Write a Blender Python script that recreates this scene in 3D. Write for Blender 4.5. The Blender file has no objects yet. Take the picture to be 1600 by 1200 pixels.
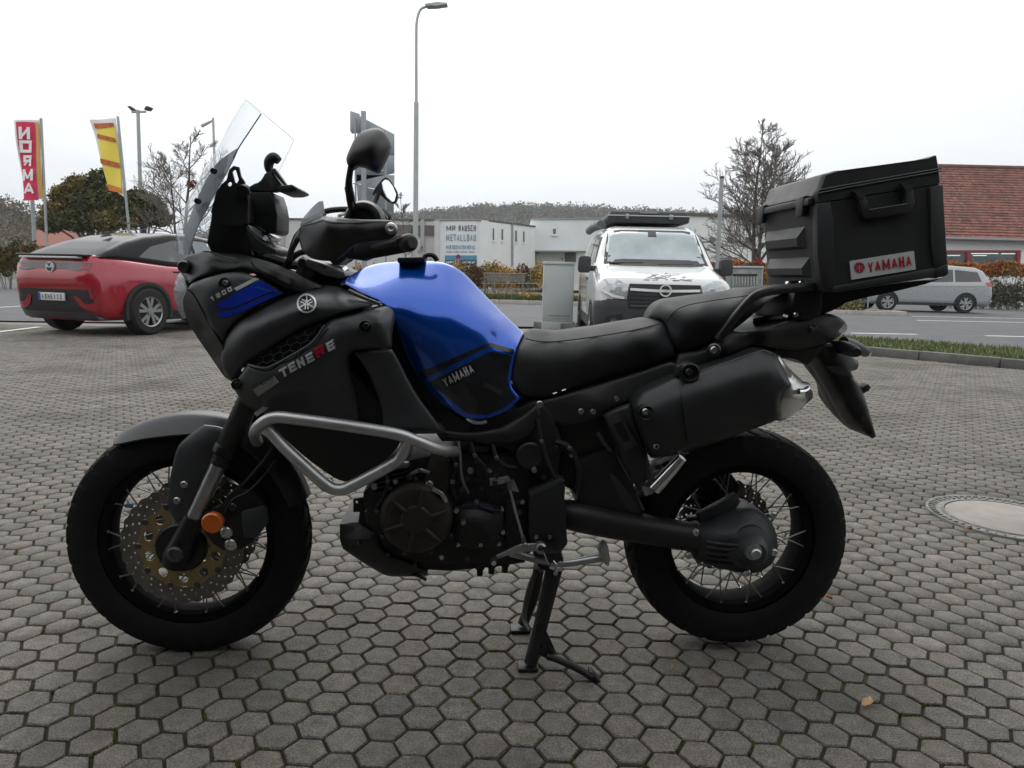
import bpy, bmesh, math, random
import numpy as np
from mathutils import Vector, Matrix
from mathutils.geometry import delaunay_2d_cdt
R = math.radians
random.seed(7); rng = np.random.default_rng(7)
scene = bpy.context.scene
col = scene.collection

# ------------------------------------------------------------------ camera
FPX, CAMH = 1135.0, 1.063                      # focal length in pixels of a 1600 px wide frame, eye height
PITCH, ROLL = math.atan(170 / 1135.0), R(1.4)
fwd = np.array([0, math.cos(PITCH), -math.sin(PITCH)])
up0 = np.array([0, math.sin(PITCH), math.cos(PITCH)])
rt = math.cos(ROLL) * np.array([1.0, 0, 0]) + math.sin(ROLL) * up0
up = -math.sin(ROLL) * np.array([1.0, 0, 0]) + math.cos(ROLL) * up0
CAM = np.array([0, 0, CAMH])
cd = bpy.data.cameras.new('camera'); cam = bpy.data.objects.new('camera', cd); col.objects.link(cam)
cd.sensor_width = 36; cd.lens = FPX / 1600 * 36; cd.clip_start = 0.05; cd.clip_end = 4000
m = Matrix(((rt[0], up[0], -fwd[0], 0), (rt[1], up[1], -fwd[1], 0), (rt[2], up[2], -fwd[2], CAMH), (0, 0, 0, 1)))
cam.matrix_world = m
scene.camera = cam

# ------------------------------------------------------------------ overcast sky
SUN_EL, SUN_AZ = R(38), R(-12)                 # behind the scene, a little to the left
world = bpy.data.worlds.new('World'); scene.world = world; world.use_nodes = True
nt = world.node_tree; nt.nodes.clear()
def wn(t, **k):
    n = nt.nodes.new(t)
    for a, b in k.items(): setattr(n, a, b)
    return n
sky = wn('ShaderNodeTexSky', sky_type='NISHITA', sun_disc=False, sun_elevation=SUN_EL, sun_rotation=SUN_AZ,
         air_density=1.0, dust_density=4.0, ozone_density=1.0)
hs = wn('ShaderNodeHueSaturation'); hs.inputs['Saturation'].default_value = 0.12
nt.links.new(sky.outputs[0], hs.inputs['Color'])
tc = wn('ShaderNodeTexCoord'); sep = wn('ShaderNodeSeparateXYZ'); nt.links.new(tc.outputs['Generated'], sep.inputs[0])
ramp = wn('ShaderNodeValToRGB')
ramp.color_ramp.elements[0].position = 0.0; ramp.color_ramp.elements[0].color = (0.63, 0.67, 0.71, 1)
ramp.color_ramp.elements[1].position = 0.30; ramp.color_ramp.elements[1].color = (1.0, 1.02, 1.03, 1)
nt.links.new(sep.outputs[2], ramp.inputs[0])
nz = wn('ShaderNodeTexNoise'); nz.inputs['Scale'].default_value = 2.2; nz.inputs['Detail'].default_value = 5
mp = wn('ShaderNodeMapping'); mp.inputs['Scale'].default_value = (1, 1, 3.2)
nt.links.new(tc.outputs['Generated'], mp.inputs[0]); nt.links.new(mp.outputs[0], nz.inputs['Vector'])
nr = wn('ShaderNodeMapRange'); nr.inputs['From Min'].default_value = .35; nr.inputs['From Max'].default_value = .65
nr.inputs['To Min'].default_value = 9.4; nr.inputs['To Max'].default_value = 10.6
nt.links.new(nz.outputs[0], nr.inputs[0])
vm = wn('ShaderNodeVectorMath', operation='SCALE'); nt.links.new(ramp.outputs[0], vm.inputs[0]); nt.links.new(nr.outputs[0], vm.inputs['Scale'])
mx = wn('ShaderNodeMix', data_type='RGBA'); mx.inputs['Factor'].default_value = 0.9
nt.links.new(hs.outputs[0], mx.inputs['A']); nt.links.new(vm.outputs[0], mx.inputs['B'])
bg = wn('ShaderNodeBackground'); bg.inputs['Strength'].default_value = 0.1
nt.links.new(mx.outputs['Result'], bg.inputs['Color'])
wo = wn('ShaderNodeOutputWorld'); nt.links.new(bg.outputs[0], wo.inputs['Surface'])

sd = bpy.data.lights.new('sun', 'SUN'); sd.energy = 0.6; sd.angle = R(40); sd.color = (1, .97, .93)
sun = bpy.data.objects.new('sun', sd); col.objects.link(sun)
# light travels from the sun towards the scene: the sun stands at azimuth SUN_AZ from +Y
sdir = Vector((math.sin(SUN_AZ) * math.cos(SUN_EL), math.cos(SUN_AZ) * math.cos(SUN_EL), math.sin(SUN_EL)))
sun.rotation_euler = sdir.to_track_quat('Z', 'Y').to_euler(); sun.location = (0, 0, 60)
scene.view_settings.view_transform = 'Standard'; scene.view_settings.look = 'None'
scene.view_settings.exposure = 0.4; scene.view_settings.gamma = 1.0; scene.view_settings.use_curve_mapping = False
scene.render.engine = 'CYCLES'
scene.cycles.max_bounces = 8; scene.cycles.transparent_max_bounces = 16
scene.cycles.sample_clamp_indirect = 6

# ------------------------------------------------------------------ geometry of the view
def ray(x, y): return fwd + rt * (x - 800) / FPX + up * (600 - y) / FPX
def ground_z(Y): return 0.12 * min(max((Y - 12.5) / 12, 0), 1)
def ground(x, y, dz=0.0):
    d = ray(x, y); z = 0
    for _ in range(8):
        w = CAM + d * ((z + dz - CAMH) / d[2]); z = ground_z(w[1])
    return w
def at(x, y, Y):
    d = ray(x, y); return CAM + d * (Y / d[1])
def pix(W):
    d = np.asarray(W, float) - CAM; z = d @ fwd
    return 800 + FPX * (d @ rt) / z, 600 - FPX * (d @ up) / z
YAW = R(3.752); BO = np.array([-.8803, 1.939, 0])
BU = np.array([math.cos(YAW), math.sin(YAW), 0]); BV = np.array([-math.sin(YAW), math.cos(YAW), 0])
def P(x, y, ly):                                # pixel + lateral distance -> motorcycle coordinates
    d = ray(x, y); t = (ly + (BO - CAM) @ BV) / (d @ BV); w = CAM + d * t - BO
    return np.array([w @ BU, ly, w[2]])

# ------------------------------------------------------------------ materials
MATS = {}
def M(name, c, rough=.5, metal=0.0, var=.12, scale=30, bump=0.0, bscale=None, coat=0.0, spec=.5, rvar=.1, attr=None, dirt=None, em=None, world=False, fine=None):
    if name in MATS: return MATS[name]
    mt = bpy.data.materials.new(name); mt.use_nodes = True; t = mt.node_tree; b = t.nodes['Principled BSDF']
    N = t.nodes.new; L = t.links.new
    tcn = N('ShaderNodeTexCoord'); n = N('ShaderNodeTexNoise'); n.inputs['Scale'].default_value = scale; n.inputs['Detail'].default_value = 6
    crd = N('ShaderNodeNewGeometry').outputs['Position'] if world else tcn.outputs['Object']
    L(crd, n.inputs['Vector'])
    mr = N('ShaderNodeMapRange'); mr.inputs['From Min'].default_value = .3; mr.inputs['From Max'].default_value = .7
    mr.inputs['To Min'].default_value = 1 - var; mr.inputs['To Max'].default_value = 1 + var; L(n.outputs[0], mr.inputs[0])
    v = N('ShaderNodeVectorMath'); v.operation = 'SCALE'; v.inputs[0].default_value = c[:3]; L(mr.outputs[0], v.inputs['Scale'])
    out = v.outputs[0]
    if fine:
        fn1 = N('ShaderNodeTexNoise'); fn1.inputs['Scale'].default_value = fine[0]; fn1.inputs['Detail'].default_value = 3; L(crd, fn1.inputs['Vector']); fr1 = N('ShaderNodeMapRange'); fr1.inputs['From Min'].default_value = .3; fr1.inputs['From Max'].default_value = .7; fr1.inputs['To Min'].default_value = 1 - fine[1]; fr1.inputs['To Max'].default_value = 1 + fine[1]; L(fn1.outputs[0], fr1.inputs[0])
        fv1 = N('ShaderNodeVectorMath'); fv1.operation = 'SCALE'; L(out, fv1.inputs[0]); L(fr1.outputs[0], fv1.inputs['Scale']); out = fv1.outputs[0]
    if attr:
        a = N('ShaderNodeAttribute'); a.attribute_name = attr
        mm = N('ShaderNodeVectorMath'); mm.operation = 'MULTIPLY'; L(out, mm.inputs[0]); L(a.outputs['Color'], mm.inputs[1]); out = mm.outputs[0]
    if dirt:
        dn = N('ShaderNodeTexNoise'); dn.inputs['Scale'].default_value = dirt[1]; dn.inputs['Detail'].default_value = 8; L(crd, dn.inputs['Vector'])
        dr = N('ShaderNodeMapRange'); dr.inputs['From Min'].default_value = dirt[2]; dr.inputs['From Max'].default_value = dirt[2] + .2; dr.inputs['To Max'].default_value = dirt[3]; L(dn.outputs[0], dr.inputs[0])
        dm = N('ShaderNodeMix'); dm.data_type = 'RGBA'; L(dr.outputs[0], dm.inputs['Factor']); L(out, dm.inputs['A']); dm.inputs['B'].default_value = (*dirt[0], 1); out = dm.outputs['Result']
    L(out, b.inputs['Base Color'])
    rr = N('ShaderNodeMapRange'); rr.inputs['To Min'].default_value = max(rough - rvar, .02); rr.inputs['To Max'].default_value = min(rough + rvar, 1); L(n.outputs[0], rr.inputs[0]); L(rr.outputs[0], b.inputs['Roughness'])
    b.inputs['Metallic'].default_value = metal; b.inputs['Coat Weight'].default_value = coat; b.inputs['Specular IOR Level'].default_value = spec
    if em: b.inputs['Emission Color'].default_value = (*em[:3], 1); b.inputs['Emission Strength'].default_value = em[3]
    if bump:
        bn = N('ShaderNodeTexNoise'); bn.inputs['Scale'].default_value = bscale or scale * 8; bn.inputs['Detail'].default_value = 4; L(crd, bn.inputs['Vector'])
        bp = N('ShaderNodeBump'); bp.inputs['Strength'].default_value = bump; bp.inputs['Distance'].default_value = .01; L(bn.outputs[0], bp.inputs['Height']); L(bp.outputs[0], b.inputs['Normal'])
    MATS[name] = mt; return mt
def glass(name, tint, refl=.1, rough=.02, opacity=0.0, opcol=(.5, .5, .5)):      # thin sheet: see-through with a fresnel sheen
    if name in MATS: return MATS[name]
    mt = bpy.data.materials.new(name); mt.use_nodes = True; t = mt.node_tree; t.nodes.clear(); N = t.nodes.new; L = t.links.new
    o = N('ShaderNodeOutputMaterial'); tr = N('ShaderNodeBsdfTransparent'); tr.inputs[0].default_value = (*tint, 1)
    gl = N('ShaderNodeBsdfGlossy'); gl.inputs['Roughness'].default_value = rough
    lw = N('ShaderNodeLayerWeight'); lw.inputs[0].default_value = .5; pw = N('ShaderNodeMath'); pw.operation = 'POWER'; pw.inputs[1].default_value = 4; L(lw.outputs['Facing'], pw.inputs[0]); fr = N('ShaderNodeMath'); fr.operation = 'MULTIPLY_ADD'; fr.inputs[1].default_value = .5; fr.inputs[2].default_value = refl * .4; L(pw.outputs[0], fr.inputs[0])
    mx1 = N('ShaderNodeMixShader'); L(fr.outputs[0], mx1.inputs[0]); L(tr.outputs[0], mx1.inputs[1]); L(gl.outputs[0], mx1.inputs[2])
    last = mx1.outputs[0]
    if opacity:
        nn = N('ShaderNodeTexNoise'); nn.inputs['Scale'].default_value = 14
        df = N('ShaderNodeBsdfDiffuse'); df.inputs[0].default_value = (*opcol, 1)
        mr = N('ShaderNodeMapRange'); mr.inputs['To Min'].default_value = opacity * .7; mr.inputs['To Max'].default_value = opacity * 1.3; L(nn.outputs[0], mr.inputs[0])
        mx2 = N('ShaderNodeMixShader'); L(mr.outputs[0], mx2.inputs[0]); L(last, mx2.inputs[1]); L(df.outputs[0], mx2.inputs[2]); last = mx2.outputs[0]
    L(last, o.inputs[0]); MATS[name] = mt; return mt

# ------------------------------------------------------------------ mesh helpers
def tag(o, label=None, cat=None, group=None, kind=None):
    if label: o['label'] = label
    if cat: o['category'] = cat
    if group: o['group'] = group
    if kind: o['kind'] = kind
    return o
def empty(name, loc=(0, 0, 0), rz=0.0, **k):
    o = bpy.data.objects.new(name, None); col.objects.link(o); o.location = loc; o.rotation_euler = (0, 0, rz); o.empty_display_size = .1
    return tag(o, **k)
def link(name, me, parent=None):
    o = bpy.data.objects.new(name, me); col.objects.link(o)
    if parent is not None: o.parent = parent
    return o
def obj(name, V, Fc, mat, parent=None, smooth=35, **k):
    me = bpy.data.meshes.new(name); me.from_pydata([tuple(map(float, v)) for v in V], [], [tuple(map(int, f)) for f in Fc]); me.validate(); me.update()
    if smooth:
        me.polygons.foreach_set('use_smooth', [True] * len(me.polygons)); me.set_sharp_from_angle(angle=R(smooth))
    me.materials.append(mat)
    return tag(link(name, me, parent), **k)
def bobj(name, bm, mat, parent=None, smooth=35, **k):
    bmesh.ops.recalc_face_normals(bm, faces=bm.faces)
    me = bpy.data.meshes.new(name); bm.to_mesh(me); bm.free()
    if smooth:
        me.polygons.foreach_set('use_smooth', [True] * len(me.polygons)); me.set_sharp_from_angle(angle=R(smooth))
    me.materials.append(mat)
    return tag(link(name, me, parent), **k)
def catmull(pts, n=6, closed=False):
    p = np.array(pts, float); N_ = len(p); out = []
    rngs = range(N_ if closed else N_ - 1)
    for i in rngs:
        a = p[i]; b = p[(i + 1) % N_]
        m0 = (b - p[i - 1]) / 2 if (closed or i > 0) else b - a
        m1 = (p[(i + 2) % N_] - a) / 2 if (closed or i < N_ - 2) else b - a
        for k in range(n):
            t = k / n; t2 = t * t; t3 = t2 * t
            out.append((2 * t3 - 3 * t2 + 1) * a + (t3 - 2 * t2 + t) * m0 + (-2 * t3 + 3 * t2) * b + (t3 - t2) * m1)
    if not closed: out.append(p[-1])
    return np.array(out)
def tube_data(pts, rad, seg=8, caps=True, base=0):
    p = np.array(pts, float); n = len(p); rad = np.full(n, rad) if np.isscalar(rad) else np.array(rad, float)
    T = np.gradient(p, axis=0); T /= np.linalg.norm(T, axis=1)[:, None] + 1e-12
    a = np.array([0, 0, 1.0]) if abs(T[0][2]) < .9 else np.array([1.0, 0, 0])
    V = []; Fc = []
    nrm = np.cross(T[0], a); nrm /= np.linalg.norm(nrm)
    ang = np.arange(seg) * 2 * np.pi / seg
    for i in range(n):
        nrm = nrm - T[i] * (nrm @ T[i]); nrm /= np.linalg.norm(nrm) + 1e-12; bi = np.cross(T[i], nrm)
        V.append(p[i] + rad[i] * (np.outer(np.cos(ang), nrm) + np.outer(np.sin(ang), bi)))
    V = np.concatenate(V)
    for i in range(n - 1):
        for k in range(seg):
            q = (k + 1) % seg
            Fc.append((base + i * seg + k, base + i * seg + q, base + (i + 1) * seg + q, base + (i + 1) * seg + k))
    if caps:
        Fc.append(tuple(base + k for k in range(seg))[::-1]); Fc.append(tuple(base + (n - 1) * seg + k for k in range(seg)))
    return V, Fc
def tube3(name, pts, rad, mat, parent=None, seg=8, n=5, curve=True, **k):
    p = np.array(pts, float)
    if curve and len(p) > 2:
        if not np.isscalar(rad): p = np.c_[p, rad]
        p = catmull(p, n)
        if p.shape[1] == 4: rad = p[:, 3]; p = p[:, :3]
    V, Fc = tube_data(p, rad, seg); return obj(name, V, Fc, mat, parent, 40, **k)
def lathe_data(prof, axis='y', c=(0, 0, 0), seg=32, cap=True):
    ang = np.arange(seg) * 2 * np.pi / seg; V = []; Fc = []
    for r, h in prof:
        for a in ang:
            x, z = r * math.cos(a), r * math.sin(a)
            V.append({'y': (c[0] + x, c[1] + h, c[2] + z), 'z': (c[0] + x, c[1] + z, c[2] + h), 'x': (c[0] + h, c[1] + x, c[2] + z)}[axis])
    for i in range(len(prof) - 1):
        for k in range(seg):
            q = (k + 1) % seg; Fc.append((i * seg + k, i * seg + q, (i + 1) * seg + q, (i + 1) * seg + k))
    if cap:
        Fc.append(tuple(range(seg))); n = (len(prof) - 1) * seg; Fc.append(tuple(range(n + seg - 1, n - 1, -1)))
    return V, Fc
def lathe(name, prof, mat, parent=None, axis='y', c=(0, 0, 0), seg=32, cap=True, smooth=35, **k):
    V, Fc = lathe_data(prof, axis, c, seg, cap)
    bm = bmesh.new(); vs = [bm.verts.new(v) for v in V]
    for f in Fc:
        try: bm.faces.new([vs[i] for i in f])
        except ValueError: pass
    return bobj(name, bm, mat, parent, smooth, **k)
def box(name, lo, hi, mat, parent=None, bevel=0.0, rz=0.0, **k):
    bm = bmesh.new(); lo = np.array(lo, float); hi = np.array(hi, float)
    bmesh.ops.create_cube(bm, size=1)
    for v in bm.verts: v.co = Vector((lo + hi) / 2 + np.array(v.co) * (hi - lo))
    if bevel: bmesh.ops.bevel(bm, geom=bm.edges[:], offset=bevel, segments=2, affect='EDGES', profile=.5)
    if rz:
        c = Vector((lo + hi) / 2); bmesh.ops.rotate(bm, verts=bm.verts, cent=c, matrix=Matrix.Rotation(rz, 3, 'Z'))
    return bobj(name, bm, mat, parent, 30, **k)
def poly_prism(name, pts3, off, mat, parent=None, bevel=0.0, smooth=30, **k):       # planar polygon of 3d points, pushed along off
    bm = bmesh.new(); a = [bm.verts.new(tuple(p)) for p in pts3]; b = [bm.verts.new(tuple(np.array(p) + np.array(off))) for p in pts3]; n = len(a)
    bm.faces.new(a); bm.faces.new(b[::-1])
    for i in range(n): bm.faces.new((a[i], a[(i + 1) % n], b[(i + 1) % n], b[i])[::-1])
    if bevel: bmesh.ops.bevel(bm, geom=bm.edges[:], offset=bevel, segments=2, affect='EDGES', profile=.5, clamp_overlap=True)
    bmesh.ops.triangulate(bm, faces=[f for f in bm.faces if len(f.verts) > 4])
    return bobj(name, bm, mat, parent, smooth, **k)
def inside(pts, poly):
    x, y = pts[:, 0], pts[:, 1]; c = np.zeros(len(pts), bool); n = len(poly); j = n - 1
    for i in range(n):
        xi, yi = poly[i][:2]; xj, yj = poly[j][:2]
        if yi != yj: c ^= ((yi > y) != (yj > y)) & (x < (xj - xi) * (y - yi) / (yj - yi) + xi)
        j = i
    return c
def edge_dist(pts, poly):
    d = np.full(len(pts), 1e9); n = len(poly); poly = np.array(poly)[:, :2]
    for i in range(n):
        a = poly[i]; b = poly[(i + 1) % n]; ab = b - a; L2 = ab @ ab + 1e-12
        t = np.clip(((pts - a) @ ab) / L2, 0, 1); d = np.minimum(d, np.linalg.norm(pts - a - t[:, None] * ab, axis=1))
    return d
def cdt(outline, holes=(), res=8.0, rings=()):              # triangulate an outline with a regular grid of inner points
    ol = np.array(outline, float)[:, :2]; loops = [ol] + [np.array(h, float)[:, :2] for h in holes]
    pts = []; edges = []
    for lp in loops:
        b = len(pts); pts += [tuple(q) for q in lp]; edges += [(b + i, b + (i + 1) % len(lp)) for i in range(len(lp))]
    if res:
        lo = ol.min(0); hi = ol.max(0)
        gx = np.arange(lo[0] + res / 2, hi[0], res); gy = np.arange(lo[1] + res / 2, hi[1], res * .87)
        gg = np.array([(x + (res / 2 if j % 2 else 0), y) for j, y in enumerate(gy) for x in gx])
        if len(gg):
            ok = inside(gg, ol) & (edge_dist(gg, ol) > (max(rings) + res * .6 if rings else res * .55))
            for h in loops[1:]: ok &= ~inside(gg, h) & (edge_dist(gg, h) > res * .4)
            pts += [tuple(q) for q in gg[ok]]
        for rg_ in rings:
            nx_ = np.roll(ol, -1, 0) - np.roll(ol, 1, 0); nn = np.c_[-nx_[:, 1], nx_[:, 0]]; nn /= np.linalg.norm(nn, axis=1)[:, None] + 1e-12
            area = (ol[:, 0] * np.roll(ol[:, 1], -1) - np.roll(ol[:, 0], -1) * ol[:, 1]).sum(); q_ = ol + nn * rg_ * (1 if area > 0 else -1)
            ok = inside(q_, ol) & (edge_dist(q_, ol) > rg_ * .93)
            for h in loops[1:]: ok &= ~inside(q_, h) & (edge_dist(q_, h) > rg_ * .5)
            pts += [tuple(q) for q in q_[ok]]
    vv, _, ff, *_ = delaunay_2d_cdt([Vector(q) for q in pts], edges, [], 0, 1e-5)
    vv = np.array([(v.x, v.y) for v in vv])
    cen = np.array([vv[list(f)].mean(0) for f in ff]); ok = inside(cen, ol)
    for h in loops[1:]: ok &= ~inside(cen, h)
    ff = [tuple(f) for f, o in zip(ff, ok) if o]
    return vv, ff
def boundary(ff):
    e = {}
    for f in ff:
        for i in range(len(f)):
            a, b = f[i], f[(i + 1) % len(f)]; e[(a, b)] = e.get((a, b), 0) + 1
    return [(a, b) for (a, b) in e if (b, a) not in e]
def tps(ctrl, reg=1e-3):
    c = np.array(ctrl, float); X = c[:, :2]; n = len(c); s = 100.0
    def U(r2): return np.where(r2 < 1e-12, 0, r2 * np.log(r2 + 1e-12))
    def K(A, B): return U((((A[:, None] - B[None]) / s) ** 2).sum(-1))
    Q = np.c_[np.ones(n), X / s]; Z = np.zeros((n + 3, n + 3)); Z[:n, :n] = K(X, X) + reg * np.eye(n); Z[:n, n:] = Q; Z[n:, :n] = Q.T
    w = np.linalg.lstsq(Z, np.r_[c[:, 2], 0, 0, 0], rcond=None)[0]
    return lambda pts: K(np.atleast_2d(pts), X) @ w[:n] + np.c_[np.ones(len(np.atleast_2d(pts))), np.atleast_2d(pts) / s] @ w[n:]
def hermite_loop(pts, step):
    # closed loop; a 4th item 1 marks a sharp corner
    P4 = [tuple(q) + (0,) * (4 - len(q)) for q in pts]; n = len(P4); out = []
    A = np.array([q[:2] for q in P4], float)
    for i in range(n):
        a, b = A[i], A[(i + 1) % n]
        m0 = (b - a) if P4[i][3] else (b - A[i - 1]) / 2
        m1 = (b - a) if P4[(i + 1) % n][3] else (A[(i + 2) % n] - a) / 2
        L = np.linalg.norm(b - a); m0 = m0 * min(1, L / (np.linalg.norm(m0) + 1e-9)); m1 = m1 * min(1, L / (np.linalg.norm(m1) + 1e-9))
        k = max(1, int(round(L / step)))
        for j in range(k):
            t = j / k; t2 = t * t; t3 = t2 * t
            out.append((2 * t3 - 3 * t2 + 1) * a + (t3 - 2 * t2 + t) * m0 + (-2 * t3 + 3 * t2) * b + (t3 - t2) * m1)
    return np.array(out)
SURF = {}
def panel(name, outline, inner, mat, parent, thick=.005, res=8, lip=None, yc=None, mirror=False, key=None, holes=(), smooth=38, reg=1e-3, **k):
    """a moulded panel: outline and inner points are (pixel x, pixel y, lateral position)"""
    fn = tps([q[:3] for q in outline] + list(inner), reg); loop = hermite_loop(outline, res * .8)
    vv, ff = cdt(loop, holes, res, (lip[1] * .12, lip[1] * .45, lip[1] * .95) if lip else ()); y = fn(vv)
    if lip:
        d = np.minimum(edge_dist(vv, loop) / lip[1], 1); y = y + lip[0] * (1 - np.sqrt(np.maximum(1 - (1 - d) ** 2, 0)))
    SURF[key or name] = fn
    V = np.array([P(a, b, c) for (a, b), c in zip(vv, y)]); n = len(V)
    if yc is None: B = V + np.array([0, thick, 0])
    else: B = V.copy(); B[:, 1] = 2 * yc - V[:, 1]
    Fc = list(ff) + [tuple(n + i for i in f[::-1]) for f in ff] + [(b, a, n + a, n + b) for a, b in boundary(ff)]
    VV = np.r_[V, B]
    bm = bmesh.new(); vs = [bm.verts.new(v) for v in VV]
    for f in Fc:
        try: bm.faces.new([vs[i] for i in f])
        except ValueError: pass
    if yc is not None: bmesh.ops.remove_doubles(bm, verts=bm.verts, dist=4e-4)
    o = bobj(name, bm, mat, parent, smooth, **k)
    if mirror:
        Vm = VV * np.array([1, -1, 1]); o2 = obj(name, Vm, [f[::-1] for f in Fc], mat, parent, smooth)
    return o
def decal(name, poly, fn, mat, parent, off=.0016, res=9, curve=False, holes=(), **k):
    lp = hermite_loop(poly, res) if curve else densify(poly, res)
    vv, ff = cdt(lp, holes, res); y = fn(vv) - off
    V = np.array([P(a, b, c) for (a, b), c in zip(vv, y)]); n = len(V); B = V + np.array([0, .0012, 0])
    return obj(name, np.r_[V, B], list(ff) + [tuple(n + i for i in f[::-1]) for f in ff] + [(b, a, n + a, n + b) for a, b in boundary(ff)], mat, parent, 40, **k)
def densify(poly, step):
    out = []; n = len(poly)
    for i in range(n):
        a = np.array(poly[i][:2], float); b = np.array(poly[(i + 1) % n][:2], float); k = max(1, int(np.linalg.norm(b - a) / step))
        out += [a + (b - a) * j / k for j in range(k)]
    return np.array(out)
_txt = {}
def text_data(s, bold=0.0):
    if (s, bold) in _txt: return _txt[(s, bold)]
    cu = bpy.data.curves.new('t', 'FONT'); cu.body = s; cu.offset = bold; cu.resolution_u = 4
    ob = bpy.data.objects.new('t', cu); col.objects.link(ob); dg = bpy.context.evaluated_depsgraph_get(); me = bpy.data.meshes.new_from_object(ob.evaluated_get(dg))
    V = np.array([v.co[:] for v in me.vertices])[:, :2]; Fc = [tuple(p.vertices) for p in me.polygons]
    lo = V.min(0); hi = V.max(0); V = (V - lo) / (hi - lo)
    bpy.data.objects.remove(ob); bpy.data.curves.remove(cu); bpy.data.meshes.remove(me)
    _txt[(s, bold)] = (V, Fc); return V, Fc
def text_on(name, s, p0, px, py, fn, mat, parent, bold=.02, off=.0028, **k):        # p0 bottom-left, px baseline vector, py up vector (pixels)
    V, Fc = text_data(s, bold); q = np.array(p0) + V[:, :1] * np.array(px) + V[:, 1:] * np.array(py); y = fn(q) - off
    return obj(name, [P(a, b, c) for (a, b), c in zip(q, y)], Fc, mat, parent, 0, **k)
def text_flat(name, s, o0, ex, ez, mat, parent=None, bold=.02, **k):                # in space: origin, baseline vector, up vector
    V, Fc = text_data(s, bold); return obj(name, [np.array(o0) + a * np.array(ex) + b * np.array(ez) for a, b in V], Fc, mat, parent, 0, **k)
def prism(name, pts, y0, y1, mat, parent, bevel=.003, holes=(), **k):                # pixel outline at lateral y0 pushed back to y1
    loop = [P(a, b, y0) for a, b in [q[:2] for q in pts]]
    if holes:
        vv, ff = cdt(densify(pts, 12), holes, 0); V = np.array([P(a, b, y0) for a, b in vv]); n = len(V); B = V.copy(); B[:, 1] = y1
        return obj(name, np.r_[V, B], list(ff) + [tuple(n + i for i in f[::-1]) for f in ff] + [(b, a, n + a, n + b) for a, b in boundary(ff)], mat, parent, 30, **k)
    return poly_prism(name, loop, (0, y1 - y0, 0), mat, parent, bevel, **k)
def tube(name, pts, rad, mat, parent, seg=10, n=5, curve=True, **k):                 # pixel path (x, y, lateral)
    return tube3(name, [P(*q[:3]) for q in pts], rad, mat, parent, seg, n, curve, **k)
def circ(cx, cy, r, n=20, ry=None, rot=0): return [(cx + r * math.cos(2 * math.pi * i / n + rot), cy + (ry or r) * math.sin(2 * math.pi * i / n + rot)) for i in range(n)]
PXM = 1 / 560.0                                     # metres per pixel near the motorcycle
def bolt(parent, px, py, y, r, mat, name='bolt', depth=.006, hexa=True):
    c = P(px, py, y); rr = r * PXM
    pr = [(0.001, -depth * .55), (rr * .42, -depth * .55), (rr * .46, -depth), (rr * .82, -depth), (rr, -depth * .6), (rr, .004)]
    return lathe(name, pr, mat, parent, 'y', tuple(c), 14, True, 30)
def sheet(name, pts, mat, z=None, parent=None, **k):
    return obj(name, [(p[0], p[1], p[2] if z is None else z) for p in pts], [tuple(range(len(pts)))], mat, parent, 0, **k)
# ------------------------------------------------------------------ ground, yard, road
def gmesh(name, poly, mat, dz=0.0, res=2.5, parent=None, follow=True, **k):
    vv, ff = cdt(densify(poly, res), (), res)
    V = [(a, b, (ground_z(b) if follow else 0) + dz) for a, b in vv]
    Fc = [f if np.cross(vv[f[1]] - vv[f[0]], vv[f[2]] - vv[f[0]]) > 0 else f[::-1] for f in ff]
    return obj(name, V, Fc, mat, parent, 60, **k)
earth = M('earth_grass', (.075, .085, .04), .95, var=.4, scale=.6)
sheet('ground', [(-900, -100, -.06), (900, -100, -.06), (900, 760, -.06), (-900, 760, -.06)], earth, kind='structure', label='open ground stretching to the hills')
asph = M('asphalt', (.105, .108, .112), .78, var=.22, scale=3, bump=.35, bscale=260, dirt=((.15, .15, .15), .5, .5, .5))
# kerb line of the yard (where the pavers stop)
K = [(-60, 9.0), (-20, 12.2), (-9, 13.2), (-3, 14.2), (.4, 14.75), (2.6, 13.35), (5.0, 11.25), (6.9, 9.3), (9.5, 6.3), (13, 1.5), (13, -4), (-60, -4)]
bed_m = M('joint_sand', (.026, .022, .015), .95, var=.4, scale=60, dirt=((.075, .080, .018), 4, .53, .85), world=True)
yard = gmesh('paved_yard', K, bed_m, -.0075, 3, follow=False, kind='structure', label='yard paved with grey hexagonal concrete blocks')
road = gmesh('road', [(-90, 9.2), (-60, 9.15), (-20, 12.35), (-9, 13.35), (-3, 14.35), (.4, 14.9), (3.2, 15.0), (7.0, 12.9), (9.6, 9.9), (13.5, 4), (14, -4), (90, -4), (90, 42), (-90, 42)], asph, .004, 4, kind='structure', label='grey asphalt road crossing behind the yard')
# pavers ------------------------------------------------------------------------------------------
S = .0934; aR = S / math.sqrt(3)                      # flat-to-flat pitch, corner radius of the cell
dV = ray(835, 431.5); th = -math.atan2(dV[0], dV[1])
e1 = np.array([math.cos(th), math.sin(th)]); e2 = np.array([-math.sin(th), math.cos(th)])
o0 = ground(651, 1159)[:2]
YFAR = 12.8
ii = np.arange(-260, 260); jj = np.arange(-12, 150)
I, J = np.meshgrid(ii, jj, indexing='ij'); I = I.ravel(); J = J.ravel()
ctr = o0 + np.outer(I * 1.5 * aR, e1) + np.outer((J + .5 * (I & 1)) * S, e2)
okp = (ctr[:, 1] > .75) & (ctr[:, 1] < YFAR) & (np.abs(ctr[:, 0]) < ctr[:, 1] * .80 + 1.1)
ctr = ctr[okp]
Kp = np.array(K); okp = inside(ctr, Kp) & (edge_dist(ctr, Kp) > .05)
MH = np.array([2.319, 3.257]); MHR = .335                  # manhole
okp &= np.linalg.norm(ctr - MH, axis=1) > MHR - .045
ctr = ctr[okp]
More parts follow.
